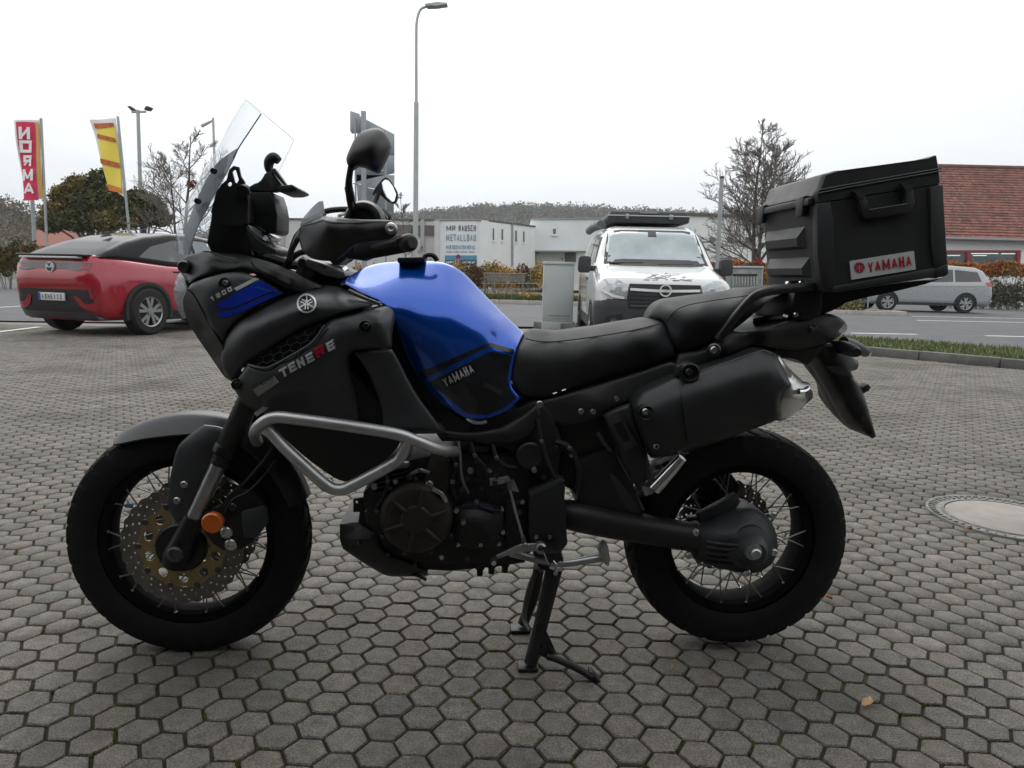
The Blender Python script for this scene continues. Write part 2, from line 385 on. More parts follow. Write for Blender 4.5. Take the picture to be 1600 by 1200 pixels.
pav_m = M('paver_concrete', (.232, .215, .188), .78, var=.22, scale=30, bump=.9, bscale=260, attr='tone', spec=.3, dirt=((.092, .084, .068), 1.3, .48, .6), world=True, fine=(210, .42))
def hexring(r, z, tw=0.0): return [(r * math.cos(k * math.pi / 3 + tw), r * math.sin(k * math.pi / 3 + tw), z) for k in range(6)]
def paver_mesh(tone, seed):
    rg = random.Random(seed); V = []
    for r, z in ((.0494, -.0142), (.0489, -.0026), (.0464, 0.0)):
        for (x, y, zz) in hexring(r, z):
            c, s = math.cos(th), math.sin(th); jx = rg.uniform(-.0012, .0012); jy = rg.uniform(-.0012, .0012)
            V.append((x * c - y * s + jx, x * s + y * c + jy, zz))
    Fc = [(12, 13, 14, 15, 16, 17)] + [(b + k, b + (k + 1) % 6, b + 6 + (k + 1) % 6, b + 6 + k) for b in (0, 6) for k in range(6)]
    me = bpy.data.meshes.new('paver'); me.from_pydata(V, [], Fc); me.materials.append(pav_m)
    at_ = me.color_attributes.new('tone', 'FLOAT_COLOR', 'POINT')
    for d in at_.data: d.color = (*tone, 1)
    return me
def tone():
    t = random.gauss(1, .075); w = random.gauss(0, .025); return (t * (1 + w), t, t * (1 - w))
pm = [paver_mesh(tone(), i) for i in range(24)]
pxs = np.array([pix((c[0], c[1], 0)) for c in ctr]); infr = (pxs[:, 0] > -40) & (pxs[:, 0] < 1640) & (pxs[:, 1] < 1240)
dist = np.linalg.norm(ctr, axis=1); order = np.argsort(np.where(infr, dist, 1e9))
near = set(order[:300].tolist())
for i in near:
    o = link('paver', pm[random.randrange(24)], yard); o.location = (ctr[i][0], ctr[i][1], random.gauss(0, .0010)); o.rotation_euler = (random.gauss(0, .006), random.gauss(0, .006), random.gauss(0, .015) + random.randrange(6) * math.pi / 3)
rest = np.array([i for i in range(len(ctr)) if i not in near]); n = len(rest)
base = [np.array([v.co[:] for v in q.vertices]) for q in pm[:8]]
Vb = np.stack([base[k] for k in rng.integers(0, 8, n)]); Vb[:, :, 2] += rng.normal(0, .0010, (n, 1))
tl = rng.normal(0, .008, (n, 2)); Vb[:, :, 2] += Vb[:, :, 0] * tl[:, :1] + Vb[:, :, 1] * tl[:, 1:]
Vb[:, :, :2] += ctr[rest][:, None, :]
Fq = np.array([(b + k, b + (k + 1) % 6, b + 6 + (k + 1) % 6, b + 6 + k) for b in (0, 6) for k in range(6)] + [(12, 13, 14, 15), (12, 15, 16, 17)])
me = bpy.data.meshes.new('pavers'); NF = n * len(Fq)
me.vertices.add(n * 18); me.vertices.foreach_set('co', Vb.reshape(-1).astype(np.float32))
idx = (Fq[None] + (np.arange(n) * 18)[:, None, None]).reshape(-1)
me.loops.add(NF * 4); me.loops.foreach_set('vertex_index', idx.astype(np.int32)); me.polygons.add(NF)
me.polygons.foreach_set('loop_start', (np.arange(NF) * 4).astype(np.int32)); me.polygons.foreach_set('loop_total', np.full(NF, 4, np.int32)); me.update(); me.validate()
tn = np.clip(rng.normal(1, .075, (n, 1)), .7, 1.3) * np.c_[1 + rng.normal(0, .025, n), np.ones(n), 1 + rng.normal(0, .02, n)]
ca = me.color_attributes.new('tone', 'FLOAT_COLOR', 'POINT'); ca.data.foreach_set('color', np.repeat(np.c_[tn, np.ones(n)], 18, axis=0).reshape(-1).astype(np.float32))
me.materials.append(pav_m); tag(link('pavers', me, yard), kind='stuff')
# tufts of moss in some joints
mi_ = order[:1500][rng.random(1500) < .2]; mv_ = []
for i in mi_:
    k = rng.integers(0, 6); a0 = th + k * math.pi / 3; c0 = ctr[i] + aR * np.array([math.cos(a0), math.sin(a0)]); c1 = ctr[i] + aR * np.array([math.cos(a0 + math.pi / 3), math.sin(a0 + math.pi / 3)])
    for _ in range(rng.integers(14, 46)):
        t_ = rng.random() ** 1.6 * rng.uniform(.3, 1); p_ = c0 + (c1 - c0) * t_ + rng.normal(0, .0022, 2); a_ = rng.uniform(0, 6.28); d_ = np.array([math.cos(a_), math.sin(a_)]) * .0022; h_ = rng.uniform(.003, .011) - .009
        mv_ += [(p_[0] - d_[0], p_[1] - d_[1], -.008), (p_[0] + d_[0], p_[1] + d_[1], -.008), (p_[0] + rng.normal(0, .003), p_[1] + rng.normal(0, .003), h_ + .006)]
obj('moss', mv_, np.arange(len(mv_)).reshape(-1, 3), M('moss_green', (.13, .15, .03), .9, var=.4, scale=30), yard, 0, kind='stuff')
# beyond the built blocks the material takes over
far_m = M('paver_far', (.205, .19, .168), .7, var=.10, scale=9, bump=.3, bscale=60, spec=.4)
gmesh('far_paving', [(-59, 9.0), (-20, 12.15), (-9, 13.15), (-3, 14.15), (.4, 14.7), (2.5, 13.35), (3.1, YFAR), (-11.4, YFAR - .02), (-11.4, 10), (-6, 4), (-6, -3.9), (-59, -3.9)], far_m, -.0015, 3, yard, follow=False)
gmesh('far_paving', [(6.0, 6.0), (9.4, 6.3), (12.9, 1.5), (12.9, -3.9), (4, -3.9), (4, 3)], far_m, -.0015, 3, yard, follow=False)
# kerb stones and grass strip --------------------------------------------------------------------
kerb_m = M('kerb_stone', (.16, .155, .145), .85, var=.35, scale=6, bump=.5, bscale=60, dirt=((.05, .055, .04), 3, .48, .8))
def kerb(name, path, h, w, mat, parent_label, side=1, step=1.0, z0=None):
    kb = empty(name, (0, 0, 0), kind='structure', label=parent_label)
    p = np.array(path, float); d = np.r_[0, np.cumsum(np.linalg.norm(np.diff(p, axis=0), axis=1))]; n_ = int(d[-1] / step)
    for i in range(n_):
        a = np.array([np.interp(i * step + .006, d, p[:, k]) for k in (0, 1)]); b = np.array([np.interp((i + 1) * step - .006, d, p[:, k]) for k in (0, 1)])
        t = (b - a) / np.linalg.norm(b - a); q = np.array([-t[1], t[0]]) * side * w; g = ground_z(a[1]) + random.gauss(0, .004)
        poly_prism('kerb_stone', [(*a, g - .05), (*b, g - .05), (*(b + q), g - .05), (*(a + q), g - .05)], (0, 0, h + .05 + random.gauss(0, .004)), mat, kb, .012)
    return kb
kerb('yard_kerb', [(.4, 14.78), (2.6, 13.4), (5.0, 11.3), (6.9, 9.35), (9.5, 6.35), (12.9, 1.7)], .12, .13, kerb_m, 'low weathered kerb along the edge of the paved yard', 1)
gr_m = M('verge_grass', (.075, .095, .03), .9, var=.4, scale=14)
verge = [(.45, 14.9), (2.68, 13.55), (5.08, 11.44), (7.0, 9.48), (9.6, 6.5), (13.0, 1.8), (13.6, 3.6), (9.9, 9.7), (7.2, 12.7), (3.3, 14.85)]
gmesh('grass_verge', verge, gr_m, .085, 1.0, kind='structure', label='narrow grass verge between the yard kerb and the road')
def blades(name, poly, n_, h, mats, dz, w=.012, parent=None, spread=.5, **k):
    pl = np.array(poly); lo = pl.min(0); hi = pl.max(0); q = rng.uniform(lo, hi, (n_ * 3, 2)); q = q[inside(q, pl)][:n_]; m_ = len(q)
    a = rng.uniform(0, 2 * np.pi, m_); hh = h * rng.uniform(.5, 1.2, m_); ln = rng.normal(0, spread, (m_, 2)) * hh[:, None]
    z = np.array([ground_z(v) for v in q[:, 1]]) + dz; dx = np.c_[np.cos(a), np.sin(a)] * w
    V = np.stack([np.c_[q - dx, z], np.c_[q + dx, z], np.c_[q + ln, z + hh]], 1).reshape(-1, 3)
    return obj(name, V, np.arange(3 * m_).reshape(-1, 3), mats, parent, 0, **k)
blade_m = M('grass_blade', (.105, .135, .04), .8, var=.35, scale=20)
blades('verge_grass', verge, 26000, .075, blade_m, .08, .010, kind='stuff', label='short green grass growing along the verge')
# road paint
paint = M('road_paint', (.72, .72, .70), .7, var=.12, scale=8, dirt=((.3, .3, .3), 5, .52, .6))
def stripe(a, b, w):
    A = ground(*a)[:2]; B = ground(*b)[:2]; t = (B - A) / np.linalg.norm(B - A); q = np.array([-t[1], t[0]]) * w / 2
    gmesh('lane_marking', [A - q, B - q, B + q, A + q], paint, .009, 2.0, road)
for a, b in (((1330, 521), (1432, 523)), ((1540, 525.2), (1645, 527.5)), ((1115, 517), (1222, 519))): stripe(a, b, .16)
stripe((1432, 501), (1640, 505), .15); stripe((1424, 494.5), (1640, 499), .13); stripe((-20, 521.5), (62, 511.5), .12)
stripe((-20, 482), (45, 478), .12)
# manhole ----------------------------------------------------------------------------------------
cast = M('cast_iron', (.26, .255, .24), .6, .35, var=.3, scale=25, bump=.3, bscale=120, dirt=((.07, .085, .03), 6, .5, .7))
conc = M('cover_concrete', (.34, .31, .28), .85, var=.14, scale=9, bump=.35, bscale=120, dirt=((.24, .23, .21), 4, .52, .6))
mh = empty('manhole_cover', (MH[0], MH[1], 0), label='round concrete manhole cover in an iron ring set in the pavers', cat='manhole'); mh.scale = (.8375, .8375, 1)
lathe('cover_plate', [(.001, .008), (.295, .008), (.303, .004), (.303, -.03)], conc, mh, 'z', (0, 0, 0), 48, False)
lathe('iron_ring', [(.307, -.03), (.307, .009), (.318, .010), (.322, .003), (.345, .002), (.382, .002), (.385, .009), (.398, .010), (.402, -.02)], cast, mh, 'z', (0, 0, 0), 64, False)
slotm = M('iron_slot', (.03, .03, .025), .9, var=.3, scale=40)
for k in range(56):
    a = 2 * math.pi * k / 56; c = np.array([math.cos(a), math.sin(a)]); t = np.array([-c[1], c[0]])
    q = [c * .348 + t * .012, c * .381 + t * .002, c * .381 + t * .013, c * .348 + t * .023]
    poly_prism('rib', [(*v, .001) for v in q], (0, 0, .008), cast, mh, 0)
# dry leaves
leaf_m = [M('dry_leaf_%d' % i, c, .75, var=.25, scale=50) for i, c in enumerate([(.42, .19, .075), (.50, .30, .15), (.34, .17, .08), (.55, .36, .2)])]
def leaf(px, py, size, rot, mi, label):
    c = ground(px, py); n_ = 16; V = [(0, 0, .012)]; rg = random.Random(int(px))
    for k in range(n_):
        a = 2 * math.pi * k / n_; r = size * (.62 + .38 * abs(math.sin(2.5 * a)) + rg.uniform(-.08, .08)) * (1 if abs(math.cos(a)) > .4 else .72)
        x, y = r * math.cos(a), r * .66 * math.sin(a); V.append((x * math.cos(rot) - y * math.sin(rot), x * math.sin(rot) + y * math.cos(rot), .004 + .012 * abs(math.sin(a)) + rg.uniform(0, .006)))
    o = obj('leaf', V, [(0, 1 + k, 1 + (k + 1) % n_) for k in range(n_)], leaf_m[mi], None, 60, label=label, cat='leaf', group='dry leaves on the paving'); o.location = (c[0], c[1], .0015)
leaf(1357, 1104, .026, .5, 1, 'pale dry leaf lying on the pavers nearest the camera, right of the bike')
leaf(1291, 939, .024, -.2, 0, 'orange brown leaf on the pavers just right of the rear tyre')
leaf(1512, 830, .020, .1, 0, 'orange leaf beside the iron ring of the manhole cover')
leaf(52, 803, .018, .7, 2, 'small brown leaf on the pavers far left of the front wheel')
leaf(1051, 1050, .010, .9, 1, 'tiny pale leaf scrap behind the centre stand')
# ------------------------------------------------------------------ the motorcycle
plas = M('black_plastic', (.019, .0194, .0205), .45, var=.15, scale=20, bump=.10, bscale=900, spec=.42)
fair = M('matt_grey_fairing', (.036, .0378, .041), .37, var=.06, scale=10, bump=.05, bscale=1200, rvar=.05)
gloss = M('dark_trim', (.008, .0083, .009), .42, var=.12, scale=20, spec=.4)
blue = M('blue_lacquer', (.0015, .082, .50), .20, .55, var=.05, scale=5, coat=.9, rvar=.02)
blued = M('blue_sticker', (.006, .045, .55), .3, .4, var=.05, coat=.5, rvar=.05)
black_d = M('black_sticker', (.010, .011, .013), .22, var=.1, coat=.4)
silver_d = M('silver_sticker', (.55, .56, .57), .4, .15, var=.1)
grey_d = M('grey_sticker', (.30, .30, .30), .5, var=.12)
white_d = M('white_sticker', (.70, .71, .72), .4, var=.06)
red_d = M('red_sticker', (.42, .012, .035), .35, var=.1)
rubber = M('tyre_rubber', (.0085, .0085, .009), .78, var=.2, scale=25, bump=.15, bscale=200, spec=.3, dirt=((.03, .028, .025), 9, .6, .6))
seatm = M('seat_vinyl', (.017, .018, .020), .58, var=.12, scale=12, bump=.35, bscale=700)
frame_m = M('frame_black', (.010, .0103, .011), .50, var=.15, scale=15)
engm = M('engine_dark', (.020, .020, .021), .55, .3, var=.25, scale=18, bump=.15, bscale=150)
bronze = M('engine_bronze', (.045, .036, .028), .55, .4, var=.18, scale=14, bump=.12, bscale=200)
alu = M('brushed_steel', (.42, .43, .44), .38, .9, var=.12, scale=18, rvar=.1)
bar_m = M('crash_bar_steel', (.54, .545, .55), .42, .85, var=.10, scale=14, dirt=((.2, .2, .2), 6, .58, .5))
chrome = M('bright_metal', (.72, .73, .74), .16, 1.0, var=.06)
zinc = M('zinc_bolt', (.55, .56, .57), .28, 1.0, var=.15, scale=60)
dkbolt = M('dark_bolt', (.10, .10, .105), .35, .9, var=.2, scale=60)
gold = M('gold_carrier', (.33, .26, .13), .45, .8, var=.15)
discm = M('brake_disc_steel', (.19, .178, .165), .45, .8, var=.2, scale=30)
spoke_m = M('spoke_steel', (.28, .28, .28), .4, .9, var=.2)
silver_p = M('silver_plastic', (.048, .051, .055), .40, .2, var=.06, scale=10, rvar=.05)
gunm = M('gunmetal_casing', (.040, .044, .050), .50, .3, var=.18, scale=16, bump=.15, bscale=200, dirt=((.06, .058, .052), 8, .55, .5))
mufm = M('muffler_black', (.026, .027, .029), .44, .2, var=.08, scale=12, rvar=.05)
hose = M('rubber_hose', (.012, .012, .012), .65, var=.2)
bike = empty('motorcycle', tuple(BO), YAW, label='blue and black adventure touring motorcycle on its centre stand with top case', cat='motorcycle')

# ---------------------------------------------------------------- wheels
def tyre(name, cx, cz, Ro, hw, rin, N, parent):
    prof = [(rin, -.82 * hw), (rin + .012, -.95 * hw), (rin + .03, -1.0 * hw), (Ro - .032, -1.0 * hw), (Ro - .022, -.95 * hw)]
    for k in range(1, 16):
        a = -math.pi / 2 * .86 + (math.pi * .86) * k / 16; prof.append((Ro - .020 + .020 * math.cos(a), .95 * hw * math.sin(a) / math.sin(math.pi / 2 * .86)))
    prof += [(Ro - .022, .95 * hw), (Ro - .032, 1.0 * hw), (rin + .03, 1.0 * hw), (rin + .012, .95 * hw), (rin, .82 * hw)]
    seg = N * 9; V = []; Fc = []
    for r, y in prof:
        for k in range(seg):
            ph = (k / 9 + abs(y) / hw * 1.1 + (.5 if y > 0 else 0)) % 1; g = 0
            if r > Ro - .0225 and .12 < abs(y) / hw < .96 and ph < .2: g = .007
            if r > Ro - .0225 and abs(y) < hw * .06: g = .005
            a = 2 * math.pi * k / seg; V.append((cx + (r - g) * math.cos(a), y, cz + (r - g) * math.sin(a)))
    for i in range(len(prof) - 1):
        for k in range(seg): q = (k + 1) % seg; Fc.append((i * seg + k, i * seg + q, (i + 1) * seg + q, (i + 1) * seg + k))
    o = obj(name, V, Fc, rubber, parent, 30); bm = bmesh.new(); bm.from_mesh(o.data); bmesh.ops.recalc_face_normals(bm, faces=bm.faces); bm.to_mesh(o.data); bm.free(); return o
def disc(name, cx, y, cz, ri, ro, wave, nw, holes, mat, parent, th=.005, inner_wave=0):
    n_ = 168; mm = 1000.0
    ol = [(mm * (ro + wave * math.cos(nw * 2 * math.pi * k / n_)) * math.cos(2 * math.pi * k / n_), mm * (ro + wave * math.cos(nw * 2 * math.pi * k / n_)) * math.sin(2 * math.pi * k / n_)) for k in range(n_)]
    il = [(mm * (ri + inner_wave * math.cos(8 * 2 * math.pi * k / 96)) * math.cos(2 * math.pi * k / 96), mm * (ri + inner_wave * math.cos(8 * 2 * math.pi * k / 96)) * math.sin(2 * math.pi * k / 96)) for k in range(96)]
    hl = [il] + [circ(mm * r * math.cos(a), mm * r * math.sin(a), mm * hr, 7 if hr < .006 else 14) for r, a, hr in holes]
    vv, ff = cdt(ol, hl, 0); n = len(vv)
    V = [(cx + a / mm, y - th / 2, cz + b / mm) for a, b in vv] + [(cx + a / mm, y + th / 2, cz + b / mm) for a, b in vv]
    return obj(name, V, list(ff) + [tuple(n + i for i in f[::-1]) for f in ff] + [(b, a, n + a, n + b) for a, b in boundary(ff)], mat, parent, 25)
def ring_holes(r0, r1, count, hr=.0034):
    out = []
    for k in range(count):
        a = 2 * math.pi * k / count
        for j, t in enumerate((.18, .5, .82)): out.append((r0 + (r1 - r0) * t, a + (j - 1) * .07, hr))
    return out
rimblk = M('rim_black', (.006, .006, .0065), .75, var=.15, spec=.12)
def rim_and_spokes(cx, cz, rin, hw, nsp, hub_r, hub_w, label):
    rm = lathe('wheel', [(rin - .004, -hw * .55), (rin + .001, -hw * .9), (rin + .022, -hw), (rin + .026, -hw * .93), (rin + .012, -hw * .8), (rin + .004, -hw * .35), (rin + .003, hw * .35), (rin + .012, hw * .8), (rin + .026, hw * .93), (rin + .022, hw), (rin + .001, hw * .9), (rin - .004, hw * .55), (rin - .006, 0), (rin - .004, -hw * .55)],
               rimblk, bike, 'y', (cx, 0, cz), 96, False, label=label)
    lathe('hub', [(.02, -hub_w), (hub_r, -hub_w), (hub_r, -hub_w + .008), (hub_r * .62, -hub_w + .014), (hub_r * .58, 0), (hub_r * .62, hub_w - .014), (hub_r, hub_w - .008), (hub_r, hub_w), (.02, hub_w)], gloss, rm, 'y', (cx, 0, cz), 40)
    for k in range(nsp):
        s = -1 if k % 2 else 1; d = 1 if (k // 2) % 2 else -1; a = 2 * math.pi * (k + .25 * d) / nsp; b = a + d * .95
        p = (cx + hub_r * .93 * math.cos(b), s * (hub_w - .005), cz + hub_r * .93 * math.sin(b)); q = (cx + (rin + .001) * math.cos(a), s * hw * .80, cz + (rin + .001) * math.sin(a))
        V, Fc = tube_data([p, q], .0021, 5); obj('spoke', V, Fc, spoke_m, rm, 60)
        t = np.array(q) - np.array(p); t /= np.linalg.norm(t); V, Fc = tube_data([np.array(q) - t * .002, np.array(q) + t * .010], .0042, 6); obj('spoke_nipple', V, Fc, zinc if k % 3 else dkbolt, rm, 0)
    return rm
FX, FZ, RX, RZ = 0.0, .322, 1.539, .3325
fw = rim_and_spokes(FX, FZ, .213, .042, 40, .062, .048, 'black spoked front wheel')
tyre('tyre', FX, FZ, .326, .056, .236, 34, fw)
for s in (-1, 1):
    disc('brake_disc', FX, s * .074, FZ, .114, .161, .0026, 28, ring_holes(.119, .160, 28), discm, fw, inner_wave=.004)
    car_h = [(.091, 2 * math.pi * (k + .5) / 10, .0135) for k in range(10)] + [(.070, 2 * math.pi * k / 10, .0055) for k in range(10)]
    disc('disc_carrier', FX, s * .076, FZ, .050, .116, .0035, 10, car_h, gold, fw, .006)
    for k in range(10):
        a = 2 * math.pi * k / 10; lathe('disc_button', [(.001, -.006), (.0075, -.006), (.009, -.004), (.009, .006)], dkbolt, fw, 'y', (FX + .1145 * math.cos(a), s * .075, FZ + .1145 * math.sin(a)), 12)
c_ = P(196, 790, -.03); tube3('valve_cap', [c_, c_ + np.array([.018, 0, -.002])], .0055, M('blue_anodised', (.02, .25, .55), .35, .3), fw, 8)
lathe('hub_cover', [(.001, -.092), (.062, -.092), (.068, -.085), (.068, -.06)], gloss, bike, 'y', (FX, 0, FZ), 40)
rw = rim_and_spokes(RX, RZ, .196, .056, 40, .062, .052, 'black spoked rear wheel')
tyre('tyre', RX, RZ, .318, .076, .219, 30, rw)
disc('brake_disc', RX, .074, RZ, .095, .141, .003, 24, ring_holes(.102, .140, 24), discm, rw, inner_wave=.003)
disc('disc_carrier', RX, .077, RZ, .045, .098, .003, 8, [(.078, 2 * math.pi * (k + .5) / 8, .012) for k in range(8)], gunm, rw, .006)
c_ = P(1116, 740, -.02); tube3('valve_cap', [c_, c_ + np.array([0, 0, -.02])], .0055, MATS['blue_anodised'], rw, 8)

# ---------------------------------------------------------------- fork and front brake
ft, fb = P(494, 398, -.105), P(276, 868, -.105)
def fork_pt(t): return fb + (ft - fb) * t
for s in (1, -1):
    mir = np.array([1, s, 1])
    fk = tube3('fork_leg', [fork_pt(.315) * mir, fork_pt(.36) * mir, fork_pt(.365) * mir, fork_pt(.98) * mir], [.0245, .0245, .028, .028], frame_m, bike, 18, curve=False)
    tube3('stanchion', [fork_pt(.11) * mir, fork_pt(.34) * mir], .0205, alu, fk, 18)
    tube3('dust_seal', [fork_pt(.345) * mir, fork_pt(.352) * mir, fork_pt(.372) * mir, fork_pt(.379) * mir], [.0255, .0315, .0315, .0285], gloss, fk, 18, curve=False)
    tube3('axle_clamp', [fork_pt(-.035) * mir, fork_pt(0) * mir, fork_pt(.06) * mir, fork_pt(.135) * mir], [.026, .035, .030, .026], gloss, fk, 16)
    tube3('guard_strip', [fork_pt(.12) * mir + np.array([-.022, s * -.004, 0]), fork_pt(.27) * mir + np.array([-.022, s * -.004, 0])], .0035, gloss, fk, 6)
bolt(bike, 274, 866, -.142, 12, dkbolt, 'axle_bolt', .008)
cal = prism('brake_caliper', [(352, 775), (372, 760), (398, 768), (412, 790), (408, 822), (392, 850), (372, 862), (352, 850), (345, 820)], -.125, -.055, gloss, bike, .008)
bolt(cal, 354, 832, -.128, 9, zinc); bolt(cal, 361, 851, -.128, 9, zinc); bolt(cal, 364, 792, -.126, 6, dkbolt)
prism('caliper_body', [(376, 800), (412, 792), (418, 818), (400, 842), (380, 840)], -.14, -.11, gunm, cal, .006)
prism('caliper_mount', [(318, 800), (345, 790), (365, 800), (372, 850), (350, 862), (332, 850), (318, 830)], -.122, -.09, gloss, cal, .004)
refl = M('amber_reflector', (.62, .12, .008), .22, var=.2, scale=160, coat=.8)
lathe('reflector', [(.001, -.012), (.024, -.012), (.0275, -.008), (.0275, .006)], refl, bike, 'y', tuple(P(333, 816, -.150)), 28, label='round amber side reflector on the fork')
tube('brake_hose', [(372, 765, -.11), (395, 740, -.13), (425, 700, -.13), (440, 650, -.1)], .0045, hose, bike, 8)
tube('sensor_cable', [(352, 800, -.13), (365, 780, -.14), (388, 768, -.14), (415, 740, -.12), (430, 720, -.1)], .003, hose, bike, 6)
# front mudguard: lofted shell over the tyre
st = [(187, 679, .060, .016), (204, 668, .070, .028), (240, 653, .076, .040), (292, 643.5, .078, .046), (345, 647, .076, .040), (388, 661, .074, .040), (424, 684, .074, .042), (452, 714, .073, .044), (472, 745, .071, .044), (484, 774, .066, .040)]
st = catmull([(*P(a, b, 0)[[0, 2]], w, d) for a, b, w, d in st], 5)
V = []; Fc = []; lat = np.linspace(-1, 1, 15); cw = np.array([FX, FZ])
for th_ in (0, 1):
    for x, z, w, d in st:
        rad = np.array([x, z]) - cw; rad /= np.linalg.norm(rad)
        for l in lat:
            dd = d * (max(abs(l) - .30, 0) / .70) ** 1.4 + th_ * .004; V.append((x - rad[0] * dd, l * w - th_ * .003 * np.sign(l), z - rad[1] * dd))
n1 = len(st); nl = 15; off = n1 * nl
for i in range(n1 - 1):
    for k in range(nl - 1):
        a = i * nl + k; Fc.append((a, a + 1, a + nl + 1, a + nl)); Fc.append((off + a, off + a + nl, off + a + nl + 1, off + a + 1))
for i in range(n1 - 1):
    for k in (0, nl - 1): a = i * nl + k; Fc.append((a, a + nl, off + a + nl, off + a))
for i in (0, n1 - 1):
    for k in range(nl - 1): a = i * nl + k; Fc.append((a, a + 1, off + a + 1, off + a))
mg = bmesh.new(); vs = [mg.verts.new(v) for v in V]
for f in Fc: mg.faces.new([vs[i] for i in f])
mud = bobj('front_mudguard', mg, silver_p, bike, 50, label='grey plastic front mudguard')
sty = panel('mudguard_stay', [(318, 664, -.084, 1), (340, 667, -.088), (364, 676, -.092, 1), (348, 688, -.098), (336, 712, -.10), (326, 745, -.10), (314, 780, -.10), (300, 806, -.10), (275, 815, -.10, 1), (264, 795, -.10), (264, 760, -.10), (270, 725, -.10), (278, 698, -.094), (292, 683, -.088)], [(312, 690, -.104), (300, 730, -.108), (290, 770, -.107)], fair, bike, .006, 6, lip=(.004, 6), mirror=True)
bolt(sty, 288.5, 757, -.111, 5.5, zinc); bolt(sty, 277, 782, -.109, 5.5, zinc)
prism('fork_brace', [(300, 745), (318, 740), (312, 800), (296, 812)], -.1, -.085, gloss, bike, .002)

# ---------------------------------------------------------------- engine and frame
eng = prism('engine_block', [(566, 770), (590, 742), (640, 720), (700, 705), (800, 705), (850, 720), (862, 780), (860, 850), (800, 880), (700, 884), (610, 872), (572, 820)], -.135, .17, engm, bike, .01)
c_ = P(650, 813, -.19); cx, cz = c_[0], c_[2]
stt = lathe('alternator_cover', [(.001, -.05), (.035, -.050), (.040, -.046), (.078, -.044), (.086, -.040), (.094, -.028), (.097, 0), (.097, .06)], bronze, bike, 'y', (cx, -.19 + .045, cz), 48, label='round bronze alternator cover')
for k in range(6):
    a = 2 * math.pi * (k + .3) / 6; q = np.array([math.cos(a), 0, math.sin(a)]); p0 = np.array([cx, -.194, cz])
    V, Fc = tube_data([p0 + q * .035, p0 + q * .055 + np.array([0, -.003, 0]), p0 + q * .084], [.006, .007, .003], 6); obj('cover_rib', V, Fc, bronze, stt, 60)
for k in range(9):
    a = 2 * math.pi * k / 9 + .2; lathe('bolt', [(.001, -.012), (.0055, -.012), (.007, -.009), (.007, .01)], dkbolt, stt, 'y', (cx + .103 * math.cos(a), -.155, cz + .103 * math.sin(a)), 10)
prism('cam_chain_housing', [(672, 712), (704, 702), (706, 745), (695, 790), (668, 790), (655, 770)], -.165, -.10, bronze, bike, .008)
bolt(bike, 697, 719, -.168, 7, dkbolt); bolt(bike, 671, 757, -.17, 6, zinc)
tube('breather_pipe', [(676, 764, -.185), (690, 772, -.19), (697, 784, -.185)], .006, alu, bike, 8)
clu = panel('clutch_cover', [(706, 795, -.15, 1), (725, 786, -.16), (750, 783, -.16), (786, 795, -.16, 1), (790, 825, -.16), (786, 850, -.16, 1), (750, 858, -.16), (715, 852, -.15, 1), (700, 825, -.14)], [(745, 820, -.195), (725, 815, -.19), (768, 825, -.185)], engm, bike, .05, 7, lip=(.018, 7))
for q in ((744, 784.5), (783.5, 795.5), (713, 797.5), (786, 831), (780, 850), (716, 851), (751, 851), (724, 816)): bolt(clu, q[0], q[1], -.166 if q != (724, 816) else -.196, 3.6 if q[1] > 800 and q != (724, 816) else 4.2, zinc)
tube('cover_bead', [(722, 790, -.176), (742, 789, -.178), (757, 793, -.178), (770, 797, -.178), (783, 797, -.178)], .0035, M('blued_edge', (.05, .055, .09), .25, .8), clu, 6)
prism('gearbox_case', [(790, 782), (822, 784), (826, 850), (800, 860), (788, 845)], -.15, -.08, engm, bike, .006); bolt(bike, 816, 783.5, -.152, 4, zinc)
prism('oil_sump', [(600, 868), (700, 876), (820, 866), (822, 880), (770, 886), (700, 892), (620, 890)], -.12, .1, engm, bike, .006)
for q in ((750, 889), (768, 886), (789, 884)): lathe('drain_bolt', [(.001, -.018), (.009, -.018), (.009, 0), (.013, 0), (.013, .02)], engm, bike, 'z', tuple(P(q[0], q[1], -.06)), 8)
bash = panel('skid_plate', [(531, 819, -.10, 1), (560, 816, -.12), (590, 835, -.14, 1), (600, 862, -.15), (640, 880, -.14), (668, 893, -.13, 1), (668, 899, -.11), (634, 901, -.11, 1), (606, 900, -.11), (585, 890, -.11), (558, 873, -.11), (536, 858, -.10, 1), (531, 843, -.09)], [(563, 845, -.145), (600, 885, -.14)], plas, bike, .22, 7, lip=(.01, 7))
facet = decal('plate_facet', [(534, 842), (563, 821), (586, 833), (576, 842)], SURF['skid_plate'], fair, bash)
prism('skid_bracket', [(552, 780), (580, 776), (584, 815), (570, 830), (560, 816), (562, 800), (552, 800)], -.12, -.11, gloss, bike, .002, holes=[circ(557, 785, 2.6, 8)])
tube('drain_hose', [(640, 897, -.1), (652, 899, -.12), (666, 906, -.13)], .0045, hose, bike, 6)
for q in ((561, 850), (585, 878), (649, 882), (607, 866)): bolt(bash, q[0], q[1], -.155, 2.8, dkbolt)
